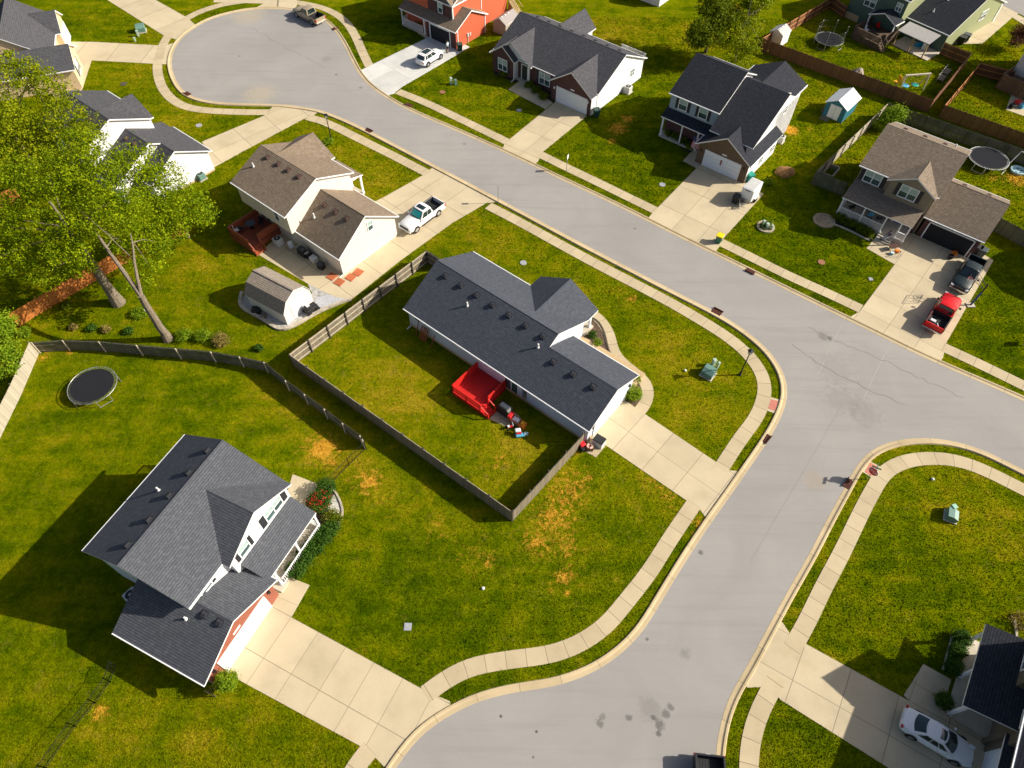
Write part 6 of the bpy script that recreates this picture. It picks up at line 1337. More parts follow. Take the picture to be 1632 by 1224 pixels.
c = G(1050, 11); shed("garden_shed", "white shed cut off by the top edge behind the brick house", (c.x, c.y), A0, 5, 4, 2.3, 3.4, 'w_white', 'sh_slate', None)
# gambrel shed
c = G(458.8, 518); t = thing("gambrel_shed", "white barn shaped shed with brown gambrel roof behind the tan house", "shed", (c.x, c.y, 0), R(-31)); Lx, Wy = 5.05, 3.8
sec = [(0, 0), (Wy, 0), (Wy, 1.75), (Wy-.62, 2.75), (Wy/2, 3.3), (.62, 2.75), (0, 1.75)]
m = MB()
for x in (-Lx, 0): p = [(x, y, z) for y, z in sec]; m.poly(p if x == 0 else p[::-1])
for y in (0, Wy): m.poly([(-Lx, y, 0), (0, y, 0), (0, y, 1.75), (-Lx, y, 1.75)])
m.build("wall", M['w_cream'], t, auto=True)
m = MB(); a, b_ = -Lx-.12, .12
for (y0, z0), (y1, z1) in zip([(-.14, 1.62), (.60, 2.80), (Wy/2, 3.36), (Wy-.60, 2.80)], [(.60, 2.80), (Wy/2, 3.36), (Wy-.60, 2.80), (Wy+.14, 1.62)]): m.slab([(a, y0, z0), (b_, y0, z0), (b_, y1, z1), (a, y1, z1)], .05)
m.bx(a, b_, Wy/2-.1, Wy/2+.1, 3.36, 3.39); m.build("roof", [M['sh_taupe'], M['trim']], t)
m = MB(); m.bx(.0, .05, 1.0, 2.8, .05, 1.95); m.build("door", M['trim'], t)
# clutter by the barn shed
for (x, y, dx, dy, h_, mt, nm, lb) in [(410, 497, .9, .7, .5, 'blackp', "storage_box", "black storage box behind the barn shaped shed"), (421, 505, .5, .5, .35, 'weath', "crate", "small grey crate in the gravel behind the barn shaped shed")]:
    q = G(x, y); m = MB(); m.bx(-dx/2, dx/2, -dy/2, dy/2, .02, h_); tag(m.build(nm, M[mt], bevel=.03, weld=True, loc=(q.x, q.y, 0)), lb, "box")
q = G(497, 496); t = thing("riding_mower", "dark covered riding mower in front of the barn shaped shed", "mower", (q.x, q.y, 0), R(50)); m = MB(); m.bx(-.7, .7, -.4, .4, .25, .7); m.bx(-.6, 0, -.32, .32, .7, 1.05); m.build("body", M['blackp'], t, bevel=.1, weld=True)
m = MB(); m.bx(-.45, -.1, -.2, .2, 1.06, 1.14); m.build("seat", M['plate'], t)
for x in (-.5, .5):
    for s in (-.42, .42): m = MB(); m.lathe([(.05, -.08), (.26, -.08), (.26, .08), (.05, .08)], 14, c=(x, s, .26), M4=Matrix.Rotation(R(90), 3, 'X')); m.build("wheel", M['tyre'], t)

# ------------------------------------------------------------------ trampolines, play things
M['mat'] = paint("trampoline mat", (.020, .021, .026), .9, spec=.08); M['net'] = None
def trampoline(label, px, py, r, h=.85, net=False, pole='steel', rim='steel', ang_=0):
    c = G(px, py, h); t = thing("trampoline", label, "trampoline", (c.x, c.y, 0), R(ang_)); m = MB(); n = 40
    m.lathe([(r-.26, h-.005), (r-.26, h+.005), (.01, h+.002)], n); m.build("mat", M['mat'], t)
    m = MB(); m.tube([(r*math.cos(2*math.pi*k/n), r*math.sin(2*math.pi*k/n), h) for k in range(n+1)], .028, 6); m.build("rim", M[rim], t)
    m = MB()
    for k in range(72): a = 2*math.pi*k/72; m.bar(((r-.26)*math.cos(a), (r-.26)*math.sin(a), h), ((r-.03)*math.cos(a), (r-.03)*math.sin(a), h), .022, .015)
    m.build("springs", M[rim], t)
    for k in range(4):
        a = math.pi/4+k*math.pi/2; p = [(r*math.cos(a+d), r*math.sin(a+d)) for d in (-.28, .28)]
        m = MB(); m.tube([(*p[0], h), (p[0][0]*1.02, p[0][1]*1.02, .05), (p[1][0]*1.02, p[1][1]*1.02, .05), (*p[1], h)], .032, 6); m.build("leg", M[rim], t)
    if net:
        for k in range(6):
            a = k*math.pi/3; m = MB(); m.tube([(1.03*r*math.cos(a), 1.03*r*math.sin(a), .1), (1.03*r*math.cos(a), 1.03*r*math.sin(a), h+1.75)], .03, 6); m.lathe([(.05, h+1.74), (.06, h+1.82), (.01, h+1.88)], 8, c=(1.03*r*math.cos(a), 1.03*r*math.sin(a), 0)); m.build("net_pole", M[pole], t)
        m = MB()
        for z in (h+.1, h+.9, h+1.7): m.tube([(r*math.cos(2*math.pi*k/30), r*math.sin(2*math.pi*k/30), z) for k in range(31)], .012, 4)
        for k in range(60): a = 2*math.pi*k/60; m.bar((r*math.cos(a), r*math.sin(a), h+.05), (r*math.cos(a), r*math.sin(a), h+1.7), .008)
        m.build("safety_net", M['blackp'], t)
    return t
trampoline("bare round trampoline with pale rim inside the curved dark fence", 147, 614, 2.15); trampoline("netted trampoline with tall poles inside the green house's fence", 1322, 62, 2.05, .85, True); trampoline("dark trampoline with white dotted rim behind the taupe house", 1575.7, 252, 2.35, .9, False, 'steel', 'trim')
M['beige'] = paint("beige beam", (.62, .54, .40), .6); M['swb'] = paint("pale blue plastic", (.10, .42, .62), .4); M['swt'] = paint("teal plastic", (.015, .32, .25), .4); M['yel'] = paint("yellow plastic", (.75, .42, .01), .4)
a, b_ = G(1432, 146), G(1470, 143); d = (b_-a); L = d.length; t = thing("swing_set", "beige swing set with pale blue and teal swings on the lawn", "swing set", (a.x, a.y, 0), math.atan2(d.y, d.x))
for x in (0, L): 
    for s in (-.1, 1.2): m = MB(); m.bar((x, s, 0), (x, 0.05, 2.25), .13); m.build("leg", M['beige'], t)
m = MB(); m.bar((-.1, 0.05, 2.3), (L+.1, .05, 2.3), .18); m.build("beam", M['beige'], t)
for x, mt in ((L*.18, 'swb'), (L*.58, 'swt')):
    m = MB(); m.lathe([(.45, .78), (.52, .82), (.45, .86)], 16, c=(x, .1, 0)); m.box((x, .1, .82), (.78, .5, .06)); m.build("swing_seat", M[mt], t)
    for s in (-.35, .35): m = MB(); m.bar((x+s, .1, .85), (x+s*.6, .05, 2.25), .02); m.build("chain", M['steel'], t)
m = MB(); m.box((-.25, .6, 1.5), (.1, .7, .9)); m.box((-.35, 1.0, .9), (.5, .5, .1)); m.build("play_panel", M['yel'], t)
def boulder(label, px, py, r, h, c, name="boulder"):
    o = G(px, py); g = random.Random(int(px)); bm = bmesh.new(); bmesh.ops.create_icosphere(bm, subdivisions=3, radius=1)
    for v in bm.verts:
        k = 1+.18*math.sin(v.co.x*3.1+px)*math.cos(v.co.y*2.7)+g.uniform(-.05, .05); v.co = Vector((v.co.x*r*k, v.co.y*r*.8*k, max(-.02, v.co.z*h*k)))
    me = bpy.data.meshes.new(name); bm.to_mesh(me); bm.free(); me.materials.append(paint("stone "+name, c, .9, 0, 0, .35)); ob = bpy.data.objects.new(name, me); COL.objects.link(ob); ob.location = (o.x, o.y, 0); return tag(ob, label, name.replace('_', ' '))
boulder("grey boulder against the inside of the long brown fence", 1364, 120, 1.0, .95, (.32, .27, .22)); boulder("brown heap of soil and leaves behind the flag house's trailer", 1250, 276, 1.15, .75, (.30, .15, .05), "soil_heap")
# swing frame and paddling pool behind the taupe house
a = G(1601, 268); t = thing("climbing_frame", "white metal play frame beside the dark trampoline at the shade darkened fence", "play frame", (a.x, a.y, 0), R(-35))
m = MB(); m.tube([(0, 0, 0), (.6, 1.3, 1.9)], .05, 8); m.build("leg", M['trim'], t); m = MB(); m.tube([(.6, 1.3, 1.9), (4.2, 1.0, 1.9)], .05, 8); m.build("beam", M['trim'], t); m = MB(); m.tube([(4.2, 1.0, 1.9), (4.6, -.2, 0)], .05, 8); m.build("leg", M['trim'], t)
c = G(1621.5, 273); t = thing("paddling_pool", "small pale blue round paddling pool behind the taupe house", "paddling pool", (c.x, c.y, 0)); m = MB(); m.lathe([(.85, 0), (.9, .25), (.78, .28), (.72, .1), (.01, .1)], 20); m.build("shell", paint("pale blue vinyl", (.45, .62, .66), .4), t)
for k in range(5): aa = k*1.257; m = MB(); m.lathe([(.15, .1), (.15, .12), (.01, .13)], 8, c=(.42*math.cos(aa), .42*math.sin(aa), 0)); m.build("printed_spot", M['teal'], t)
for px, py, lb in [(1507, 118, "grey metal framed garden bench along the brown fence"), (1499, 128, "second grey framed bench in the brown fence corner, nearer the swing set")]:
    c = G(px, py); t = thing("garden_bench", lb, "bench", (c.x, c.y, 0), R(A0+90)); m = MB(); m.bx(-.8, .8, -.4, .4, .35, .45); m.build("seat", M['weath'], t)
    m = MB(); m.tube([(-.8, .4, 0), (-.8, .4, .95), (.8, .4, .95), (.8, .4, 0)], .035, 6); m.build("back_frame", M['steel'], t)
    for s in (-.8, .8): m = MB(); m.bar((s, -.38, 0), (s, -.38, .4), .06); m.build("leg", M['steel'], t)

# ------------------------------------------------------------------ bins, air conditioners, grills
def ac(label, px, py, s=.8, h=.8, mat='ac'):
    c = G(px, py); t = thing("air_conditioner", label, "air conditioner", (c.x, c.y, 0), R(A0)); m = MB(); m.bx(-s*.6, s*.6, -s*.6, s*.6, 0, .08); m.build("pad", M['walkp'], t)
    m = MB(); m.bx(-s/2, s/2, -s/2, s/2, .08, h); m.build("casing", M[mat], t, bevel=.05, weld=True); m = MB(); m.lathe([(s*.40, h), (s*.40, h+.02), (s*.36, h+.03), (s*.01, h+.02)], 20); m.build("fan_guard", M['iron'], t)
    m = MB(); m.lathe([(s*.12, h+.03), (s*.12, h+.05), (.01, h+.05)], 12); m.build("fan_hub", M[mat], t)
ac("grey air conditioner behind the white house with the brick garage", 216, 954, .95, .9); ac("grey air conditioner beside the reddish brown deck", 445, 390, .85, .95); ac("pale air conditioner on the white side wall of the brick house", 1000, 147, .9, .9); ac("white air conditioner at the far corner of the flag house", 1243, 226, .8, .85)
ac("dark air conditioner against the white house's gable wall", 322, 285, .85, .8, 'tgreen'); ac("pale air conditioner under the green house's window, by the fence", 1372, 34, .8, .85); ac("second pale air conditioner beside the green house's deck", 1385, 38, .75, .8)
def bin_(label, px, py, body, lid, rz=0, h=1.0, s=.62, name="wheeled_bin"):
    c = G(px, py); t = thing(name, label, "bin", (c.x, c.y, .03), R(rz)); m = MB(); a, b_ = s*.40, s*.5
    m.mesh([Vector(p) for p in ((-a, -a, .05), (a, -a, .05), (a, a, .05), (-a, a, .05), (-b_, -b_, h*.88), (b_, -b_, h*.88), (b_, b_, h*.88), (-b_, b_, h*.88))], [(3, 2, 1, 0), (4, 5, 6, 7), (0, 1, 5, 4), (1, 2, 6, 5), (2, 3, 7, 6), (3, 0, 4, 7)]); m.build("bin_body", M[body], t, bevel=.03, weld=True)
    m = MB(); m.bx(-b_-.03, b_+.03, -b_-.05, b_+.06, h*.88, h); m.build("lid", M[lid], t, bevel=.04, weld=True); m = MB(); m.bar((-b_, b_+.1, h*.9), (b_, b_+.1, h*.9), .05); m.build("handle", M[lid], t)
    for q in (-a, a): m = MB(); m.lathe([(.02, -.04), (.12, -.04), (.12, .04), (.02, .04)], 12, c=(q, b_*.85, .12), M4=Matrix.Rotation(R(90), 3, 'Y')); m.build("wheel", M['tyre'], t)
M['bing'] = paint("bin green", (.012, .15, .10), .45); M['biny'] = paint("bin yellow", (.85, .62, .005), .45); M['bint'] = paint("bin teal", (.008, .26, .20), .45); M['bind'] = paint("bin dark green", (.012, .055, .042), .5); M['bink'] = paint("bin black", (.012, .013, .014), .5); M['binb'] = paint("bin slate", (.045, .058, .07), .5)
bin_("green wheeled bin with bright yellow lid at the kerb end of a driveway", 1144.5, 386, 'bing', 'biny', -30, 1.05, .68); bin_("teal wheeled bin between the trailer and the brown brick garage", 1193, 289, 'bint', 'bint', 20, 1.1, .75); bin_("black wheeled bin on the driveway in front of the trailer", 1171, 323, 'bink', 'bink', -35, 1.05, .75)
bin_("dark green bin at the corner of the orange house", 733, 81, 'bind', 'bind', 10, 1.05, .75); bin_("dark green bin at the white corner of the brick house", 950, 186, 'bind', 'bind', 15, 1.1, .75); bin_("slate wheeled bin behind the dark green pickup's bed", 1560, 409, 'binb', 'binb', A0, 1.1, .75); bin_("black wheeled bin beside the slate one by the open garage", 1553, 405, 'bink', 'bink', A0, 1.1, .75)
bin_("dark green bin beside the green house's driveway", 1537, 66, 'bind', 'binb', A0, 1.1, .9); bin_("black bin closest to the lime green side wall", 1530, 70, 'bink', 'bink', A0, 1.1, .9)
c = G(1181, 328); t = thing("hand_truck", "grey folding frame lying beside the black bin", "frame", (c.x, c.y, .03), R(20)); m = MB(); m.tube([(-.3, -.5, .05), (-.3, .5, .9), (.3, .5, .9), (.3, -.5, .05), (-.3, -.5, .05)], .025, 6); m.build("frame", M['steel'], t); m = MB(); m.box((0, 0, .5), (.5, .6, .05)); m.build("plate", M['weath'], t)
def lc(o, yaw, x, y): 
    r = R(yaw); return (o[0]+x*math.cos(r)-y*math.sin(r), o[1]+x*math.sin(r)+y*math.cos(r))
H1, H3, H9 = (-10.01, 44.3), (-18.0, 51.52), (49.87, 55.55)
def grill(label, x, y, rz, cover=True):
    t = thing("grill", label, "grill", (x, y, .03), R(rz)); m = MB()
    if cover: m.loft([[Vector((q*1.0*sx, .36*sy, z)) for sx, sy in ((-1, -1), (1, -1), (1, 1), (-1, 1))] for q, z in ((.72, .02), (.74, .8), (.70, .98), (.45, 1.18))], smooth=False); m.build("cover", M['bink'], t, bevel=.05, weld=True); m = MB(); m.bx(-.45, .45, -.2, .2, 1.18, 1.19); m.build("cover_top", M['binb'], t)
    else:
        m.bx(-.6, .6, -.3, .3, .1, .85); m.build("cart", M['bink'], t); m = MB(); m.bx(-.42, .42, -.3, .3, .85, 1.15); m.build("lid", M['binb'], t, bevel=.1, weld=True); 
        for q in (-.725, .725): m = MB(); m.bx(q-.125, q+.125, -.25, .25, .8, .85); m.build("side_shelf", M['steel'], t)
grill("black covered grill on the slab at the foot of the red deck's stairs", *lc(H1, A0, 13.6, -2.0), A0)
mm = MB(); p = [lc(H1, A0, x, y) for x, y in ((12.9, -3.4), (14.9, -3.0), (14.9, -1.4), (12.9, -1.4))]; mm.prism(p, -.02, .035, bottom=False); STRUCT(mm.build("patio", M['walk']))
grill("black grill against the wall behind the tan house", *lc(H3, A0, -5.55, -.75), A0, False)
def plainbox(name, label, cat, x, y, rz, d, mat, lidm=None, z=.03):
    t = thing(name, label, cat, (x, y, z), R(rz)); m = MB(); m.bx(-d[0]/2, d[0]/2, -d[1]/2, d[1]/2, 0, d[2]*.85); m.build("box_body", M[mat], t, bevel=.02, weld=True); m = MB(); m.bx(-d[0]/2-.02, d[0]/2+.02, -d[1]/2-.02, d[1]/2+.02, d[2]*.85, d[2]); m.build("lid", M[lidm or mat], t, bevel=.03, weld=True)
plainbox("storage_box", "pale storage box between the grill and black bin behind the tan house", "box", *lc(H3, A0, -4.0, -.62), A0, (.75, .6, .6), 'ac', 'plate'); plainbox("storage_box", "black box by the patio corner behind the tan house", "box", *lc(H3, A0, -2.6, -.8), A0+10, (.7, .6, .75), 'bink', 'binb'); plainbox("storage_box", "dark cushion box beside the grill behind the tan house", "box", *lc(H3, A0, -4.75, -.6), A0, (.5, .5, .8), 'bink')
plainbox("storage_box", "black lidded box at the ranch's garage corner", "box", *lc(H1, A0, 22.1, .75), A0+3, (.95, .75, .85), 'plate', 'bink')
mm = MB(); p = [lc(H1, A0, x, y) for x, y in ((21.2, -.7), (22.7, -.5), (22.7, 1.2), (21.2, 1.2))]; mm.prism(p, -.02, .028, bottom=False); STRUCT(mm.build("patio", M['walk']))
def chair(label, x, y, rz, mat='blackp', z=.03, frame='iron', group=None):
    t = thing("patio_chair", label, "chair", (x, y, z), R(rz), group); m = MB(); m.box((0, 0, .42), (.5, .5, .05)); m.build("seat", M[mat], t); m = MB(); m.box((0, .25, .70), (.5, .05, .5)); m.build("backrest", M[mat], t)
    for a in (-.22, .22):
        for b_ in (-.22, .22): m = MB(); m.bar((a, b_, 0), (a, b_, .42), .04); m.build("leg", M[frame], t)
chair("white folding chair on the patio next to the tan house's air conditioner", *lc(H3, A0, -7.3, -.9), 30, 'plate', .03, 'steel')
def ptable(label, x, y, z, r=.55, h=.72, mat='binb', rz=0):
    t = thing("patio_table", label, "table", (x, y, z), R(rz)); m = MB(); m.lathe([(r, h-.03), (r, h), (.01, h)], 20); m.build("tabletop", M[mat], t); m = MB(); m.tube([(0, 0, 0), (0, 0, h)], .04, 8); m.lathe([(.28, 0), (.28, .04), (.05, .06)], 12); m.build("pedestal_leg", M['iron'], t)
x, y = lc(H3, A0, -12.6, -1.9); ptable("round dark table on the reddish brown deck", x, y, .75); chair("dark chair on the brown deck near its outer rail", *lc(H3, A0, -12.9, -2.9), 160, 'blackp', .75); chair("dark chair on the brown deck between the table and house wall", *lc(H3, A0, -12.2, -.9), -10, 'blackp', .75); chair("pale cushioned chair on the brown deck at the outer corner", *lc(H3, A0, -13.2, -3.4), 120, 'plate', .75)
chair("blue cushioned chair on the taupe house's railed porch, middle bay", *lc(H9, A0, -11.0, -1.3), 170, 'swb', .45); chair("dark blue chair nearer the blue front door on the railed porch", *lc(H9, A0, -10.0, -1.2), 180, 'binb', .45); chair("dark chair in the shaded end bay of the railed porch", *lc(H9, A0, -13.2, -1.4), 180, 'blackp', .45)
chair("red chair on the raised brown deck", G(1632, 118).x, G(1632, 118).y, -20, 'cred', 1.1); chair("white chair on the green house's covered deck", *lc(o10, -50.5, -9.0, -8.3), 40, 'plate', .86); chair("red chair at the back of the green house's covered deck", *lc(o10, -50.5, -8.4, -6.2), 10, 'cred', .86)
c = G(1463, 76); boulder("blue covered ball shape under the white patio roof", 1463, 74, .55, .6, (.01, .25, .42), "beach_ball"); plainbox("chest_freezer", "white chest on the slab under the white patio roof", "chest", *lc(o10, -50.5, -1.5, -4.2), -50.5, (.6, .6, 1.0), 'plate', None, .1)
# toys and yard kit at the red deck
M['tred'] = paint("red plastic", (.60, .02, .025), .35); M['torg'] = paint("orange plastic", (.75, .20, .015), .35)
x, y = lc(H1, A0, 15.15, -2.15); t = thing("play_kitchen", "brown and orange toy playset on the grass beside the covered grill", "toy", (x, y, 0), R(A0+5)); m = MB(); m.bx(-.85, .3, -.35, .35, 0, .55); m.build("counter", paint("brown plastic", (.28, .13, .07), .5), t, bevel=.03, weld=True); m = MB(); m.bx(-.85, -.5, -.35, .35, .56, .95); m.build("back_panel", M['tred'], t, bevel=.03, weld=True); m = MB(); m.bx(.32, .85, -.32, .32, 0, .45); m.build("front_box", M['torg'], t, bevel=.04, weld=True); m = MB(); m.bx(-.4, .2, -.2, .2, .56, .64); m.build("tray", M['plate'], t); m = MB(); m.bx(.5, .7, -.15, .15, .46, .66); m.build("knob_box", M['yel'], t)
x, y = lc(H1, A0, 15.0, -2.95); t = thing("toy_tricycle", "small red and white tricycle beside the toy playset", "tricycle", (x, y, 0), R(20)); m = MB(); m.box((0, 0, .3), (.5, .2, .12)); m.build("frame", M['tred'], t, bevel=.03, weld=True); m = MB(); m.box((-.15, 0, .42), (.2, .22, .08)); m.build("seat", M['plate'], t); m = MB(); m.bar((.25, -.2, .6), (.25, .2, .6), .04); m.bar((.25, 0, .3), (.25, 0, .6), .04); m.build("handlebar", M['plate'], t)
for xx, yy, r in ((.28, 0, .2), (-.25, -.2, .13), (-.25, .2, .13)): m = MB(); m.lathe([(.02, -.04), (r, -.04), (r, .04), (.02, .04)], 14, c=(xx, yy, r), M4=Matrix.Rotation(R(90), 3, 'X')); m.build("wheel", M['bink'], t)
x, y = lc(H1, A0, 16.25, -2.95); t = thing("ride_on_toy", "blue and white ride on toy with red seat on the sunny grass", "toy", (x, y, 0), R(10)); m = MB(); m.bx(-.5, .3, -.22, .22, .08, .3); m.build("base", M['swb'], t, bevel=.08, weld=True); m = MB(); m.bx(.25, .65, -.15, .15, .1, .38); m.build("nose", paint("pale blue nose", (.45, .65, .70), .4), t, bevel=.08, weld=True); m = MB(); m.bx(-.42, .05, -.02, .34, .32, .42); m.build("seat", M['tred'], t, bevel=.03, weld=True); m = MB(); m.bx(-.5, .02, .1, .5, .44, .62); m.build("backrest", M['plate'], t, bevel=.06, weld=True)
c = G(928, 714); t = thing("lawn_mower", "red push mower against the outside of the yard fence", "mower", (c.x, c.y, 0), R(-60)); m = MB(); m.bx(-.35, .4, -.3, .3, .12, .36); m.build("deck_shell", M['bink'], t, bevel=.06, weld=True); m = MB(); m.bx(-.45, .15, -.27, .27, .36, .68); m.build("engine_cover", M['tred'], t, bevel=.1, weld=True); m = MB(); m.tube([(.3, -.22, .3), (.95, -.22, .85), (.95, .22, .85), (.3, .22, .3)], .02, 6); m.build("handle", M['iron'], t)
for xx in (-.3, .32):
    for yy in (-.32, .32): m = MB(); m.lathe([(.02, -.03), (.12, -.03), (.12, .03), (.02, .03)], 12, c=(xx, yy, .12), M4=Matrix.Rotation(R(90), 3, 'X')); m.build("wheel", M['tyre'], t)
x, y = lc(H1, A0, 21.75, -.15); t = thing("hose_reel", "coiled orange and white hose on a brown reel at the garage corner", "hose reel", (x, y, .03)); m = MB(); m.bx(-.35, .3, -.3, .3, 0, .4); m.build("reel_box", paint("brown reel", (.10, .045, .025), .7), t, bevel=.03, weld=True)
for k in range(3): m = MB(); rr_ = .28-.07*k; m.tube([(rr_*math.cos(q*.524), rr_*math.sin(q*.524), .45) for q in range(13)], .035, 6); m.build("hose_coil", paint("hose pink", (.70, .34, .22), .5) if k != 1 else M['plate'], t)
# boards leaning on the back wall
x, y = lc(H1, A0, 2.0, .0); t = thing("board_stack", "red brown boards leaning on the ranch's back wall", "boards", (x, y, 0), R(A0))
for k, (q, ln, w) in enumerate(((-.9, 1.9, .09), (-.45, 1.5, .14), (-.2, 1.4, .16), (.05, 1.55, .14), (.3, 1.5, .12), (1.15, 1.3, .08))): m = MB(); m.bar((q-.1, -.55, .02), (q, -.0, ln), w, .05); m.build("board", planks("red brown board", (.27, .075, .035), .2) if k == 0 else M['rustp'], t)
# terracotta slabs on the tan house's pad
for px, py, lb in [(529, 441, "terracotta slab touching the tan house's shadow edge"), (541, 450, "terracotta slab closest to the barn shaped shed"), (559, 442.5, "terracotta slab in the middle of the row beside the garage wall"), (571, 434.5, "terracotta slab farthest along the garage wall")]:
    c = G(px, py); m = MB(); m.bx(-.46, .46, -.46, .46, 0, .055); tag(m.build("paving_slab", paint("terracotta", (.42, .115, .045), .85), None, loc=(c.x, c.y, .03), bevel=.01, weld=True), lb, "slab", "terracotta slabs on the concrete pad").rotation_euler = (0, 0, R(A0+8))
# raised bed, flag, hoop
c = G(1322, 277); t = thing("raised_bed", "square timber raised bed inside the pale fence corner", "raised bed", (c.x, c.y, 0), R(50))
for a, b_ in (((-1.1, -.6), (1.1, -.6)), ((1.1, -.6), (1.1, .6)), ((1.1, .6), (-1.1, .6)), ((-1.1, .6), (-1.1, -.6))): m = MB(); m.bar((*a, .3), (*b_, .3), .12, .6); m.build("side_board", M['postw'], t)
leaves("planting", 'leafb', [(0, 0, .25, .9, .5, .15)], 500, .1, t, 9, .2, 12)
x, y = lc((27.59, 67.76), A0, -7.75, 1.45); t = thing("flag", "striped red and white flag with blue corner hanging on the white porch post", "flag", (x, y, 0), R(A0))
m = MB(); m.bar((-.05, .2, 2.2), (.1, -.75, 2.75), .04); m.build("pole", M['trim'], t)
fx = lambda u, v: Vector((-.35+u*1.0+.05*math.sin(v*5), -.72+.10*math.sin(u*7+v*2), 2.55-v*1.5))
m = MB()
for i in range(13):
    for j in range(10):
        u0, u1, v0, v1 = i/13, (i+1)/13, j/10, (j+1)/10; blue = i < 7 and j < 4
        m.poly([fx(u0, v0), fx(u0, v1), fx(u1, v1), fx(u1, v0)], 2 if blue else i % 2, smooth=True)
m.build("cloth", [paint("flag red", (.45, .04, .05), .8), paint("flag white", (.62, .56, .54), .8), paint("flag blue", (.04, .05, .16), .8)], t)
c = G(1546, 487); t = thing("basketball_hoop", "basketball hoop on a blue pole leaning over the dark green pickup", "basketball hoop", (c.x, c.y, 0), R(0))
dv = Vector((math.cos(R(142)), math.sin(R(142)), 0)); sv = Vector((-dv.y, dv.x, 0))
m = MB(); m.bx(-.4, .4, -.3, .3, 0, .12); m.build("base", M['walkp'], t); P0 = Vector((.0, 0, 0)); tp = Vector((.35, .25, 2.35))
m = MB(); m.tube([P0, P0.lerp(tp, .72)], .10, 10); m.build("pole_sleeve", paint("blue steel", (.02, .07, .22), .4), t); m = MB(); m.tube([P0.lerp(tp, .6), tp, tp+Vector((.05, .1, .45))], .07, 8); m.build("pole", M['iron'], t)
bc = tp+dv*1.25+Vector((0, 0, .75))
for s in (-.3, .3):
    for z in (-.25, .25): m = MB(); m.tube([tp+Vector((0, 0, z)), bc+sv*s+Vector((0, 0, z))], .025, 6); m.build("bracket_arm", M['iron'], t)
m = MB(); fr = [bc+sv*(a*.75)+Vector((0, 0, b_*.5)) for a, b_ in ((-1, -1), (1, -1), (1, 1), (-1, 1))]; m.tube(fr+[fr[0]], .03, 6)
f2 = [bc+sv*(a*.28)+Vector((0, 0, -.3+b_*.2)) for a, b_ in ((-1, -1), (1, -1), (1, 1), (-1, 1))]; m.tube(f2+[f2[0]], .02, 6); bbf = m.build("backboard_frame", M['steel'], t)
gm, nt, bb = nmat("clear backboard"); _t = NT(nt); bb.inputs["Roughness"].default_value = .05; tb = _t.n("ShaderNodeBsdfTransparent"); mx = _t.n("ShaderNodeMixShader"); mx.inputs[0].default_value = .93; _t.l(bb.outputs[0], mx.inputs[1]); _t.l(tb.outputs[0], mx.inputs[2]); _t.l(mx.outputs[0], nt.nodes["Material Output"].inputs[0])
m = MB(); m.poly([p+dv*.01 for p in fr]); m.build("backboard", gm, t)
rc = bc+dv*.38+Vector((0, 0, -.42)); m = MB(); m.tube([rc+Vector((.23*math.cos(k*.4189), .23*math.sin(k*.4189), 0)) for k in range(16)], .02, 6); m.build("rim", paint("hoop red", (.45, .05, .02), .4), t)
m = MB()
for k in range(12): a = k*.5236; m.bar(rc+Vector((.22*math.cos(a), .22*math.sin(a), 0)), rc+Vector((.12*math.cos(a+.4), .12*math.sin(a+.4), -.4)), .015)
m.build("net", M['signw'], t)
# bits outside the open garage
x, y = lc(H9, A0, -7.0, -4.15); t = thing("work_bench", "dark low bench with odds and ends by the white porch steps", "bench", (x, y, .03), R(A0+55)); m = MB(); m.box((0, 0, .5), (1.1, .6, .06)); m.build("benchtop", paint("dark red brown", (.07, .025, .018), .6), t)
for a in (-.5, .5): m = MB(); m.bar((a, 0, 0), (a, 0, .5), .06); m.build("leg", M['iron'], t)
plainbox("tool_box", "orange tool box beside the dark low bench", "box", *lc(H9, A0, -6.45, -4.3), A0+20, (.45, .3, .3), 'torg'); plainbox("cool_box", "pale blue box on the ground before the dark low bench", "box", *lc(H9, A0, -6.75, -4.95), A0+10, (.35, .3, .28), 'swb', 'plate')
x, y = lc(H9, A0, -6.1, -4.9); t = thing("camera_tripod", "thin black folding tripod on the driveway by the porch steps", "tripod", (x, y, .03))
for k in range(3): a = k*2.09; m = MB(); m.tube([(0, 0, .85), (.35*math.cos(a), .35*math.sin(a), 0)], .02, 6); m.build("leg", M['iron'], t)
for px, py, mt, lb in [(1513.5, 412, 'bink', "black ball shaped pot in the open garage doorway"), (1519, 407, 'torg', "rusty pot beside the open garage's frame")]:
    c = G(px, py); m = MB(); m.lathe([(.2, 0), (.3, .15), (.26, .45), (.2, .45), (.18, .35), (.01, .35)], 16); tag(m.build("garden_pot", M[mt], loc=(c.x, c.y, .03)), lb, "pot")
for px, py, mt, lb in [(1620, 166, 'tred', "red toy on the small patio below the raised deck"), (1628, 172, 'swb', "blue toy on the small patio below the raised deck"), (1612, 172, 'bink', "black pot on the small patio below the raised deck")]:
    c = G(px, py); plainbox("garden_toy", lb, "toy", c.x, c.y, 20, (.7, .6, .5), mt)
for px, py, lb in [(770, 938, "small white cap in the middle of the wide front lawn"), (1092, 591, "small white cap beside the corner transformer's shadow"), (838, 667, "white cap in the ranch yard near its back wall") if False else (1486, 764, "pale marker plate on the lawn inside the opposite corner")]:
    c = G(px, py); m = MB(); m.lathe([(.12, 0), (.13, .1), (.08, .17), (.01, .19)], 12); tag(m.build("pipe_cap", M['signw'], loc=(c.x, c.y, 0)), lb, "cap")
c = G(1631, 548); t = thing("yard_sign", "dark red and white yard sign cut by the picture edge", "sign", (c.x, c.y, 0), R(60)); m = MB(); m.box((0, 0, .95), (.7, .04, .45)); m.build("upper_board", paint("dark red board", (.16, .02, .03), .6), t); m = MB(); m.box((0, -.01, .5), (.7, .04, .4)); m.build("lower_board", M['signw'], t)
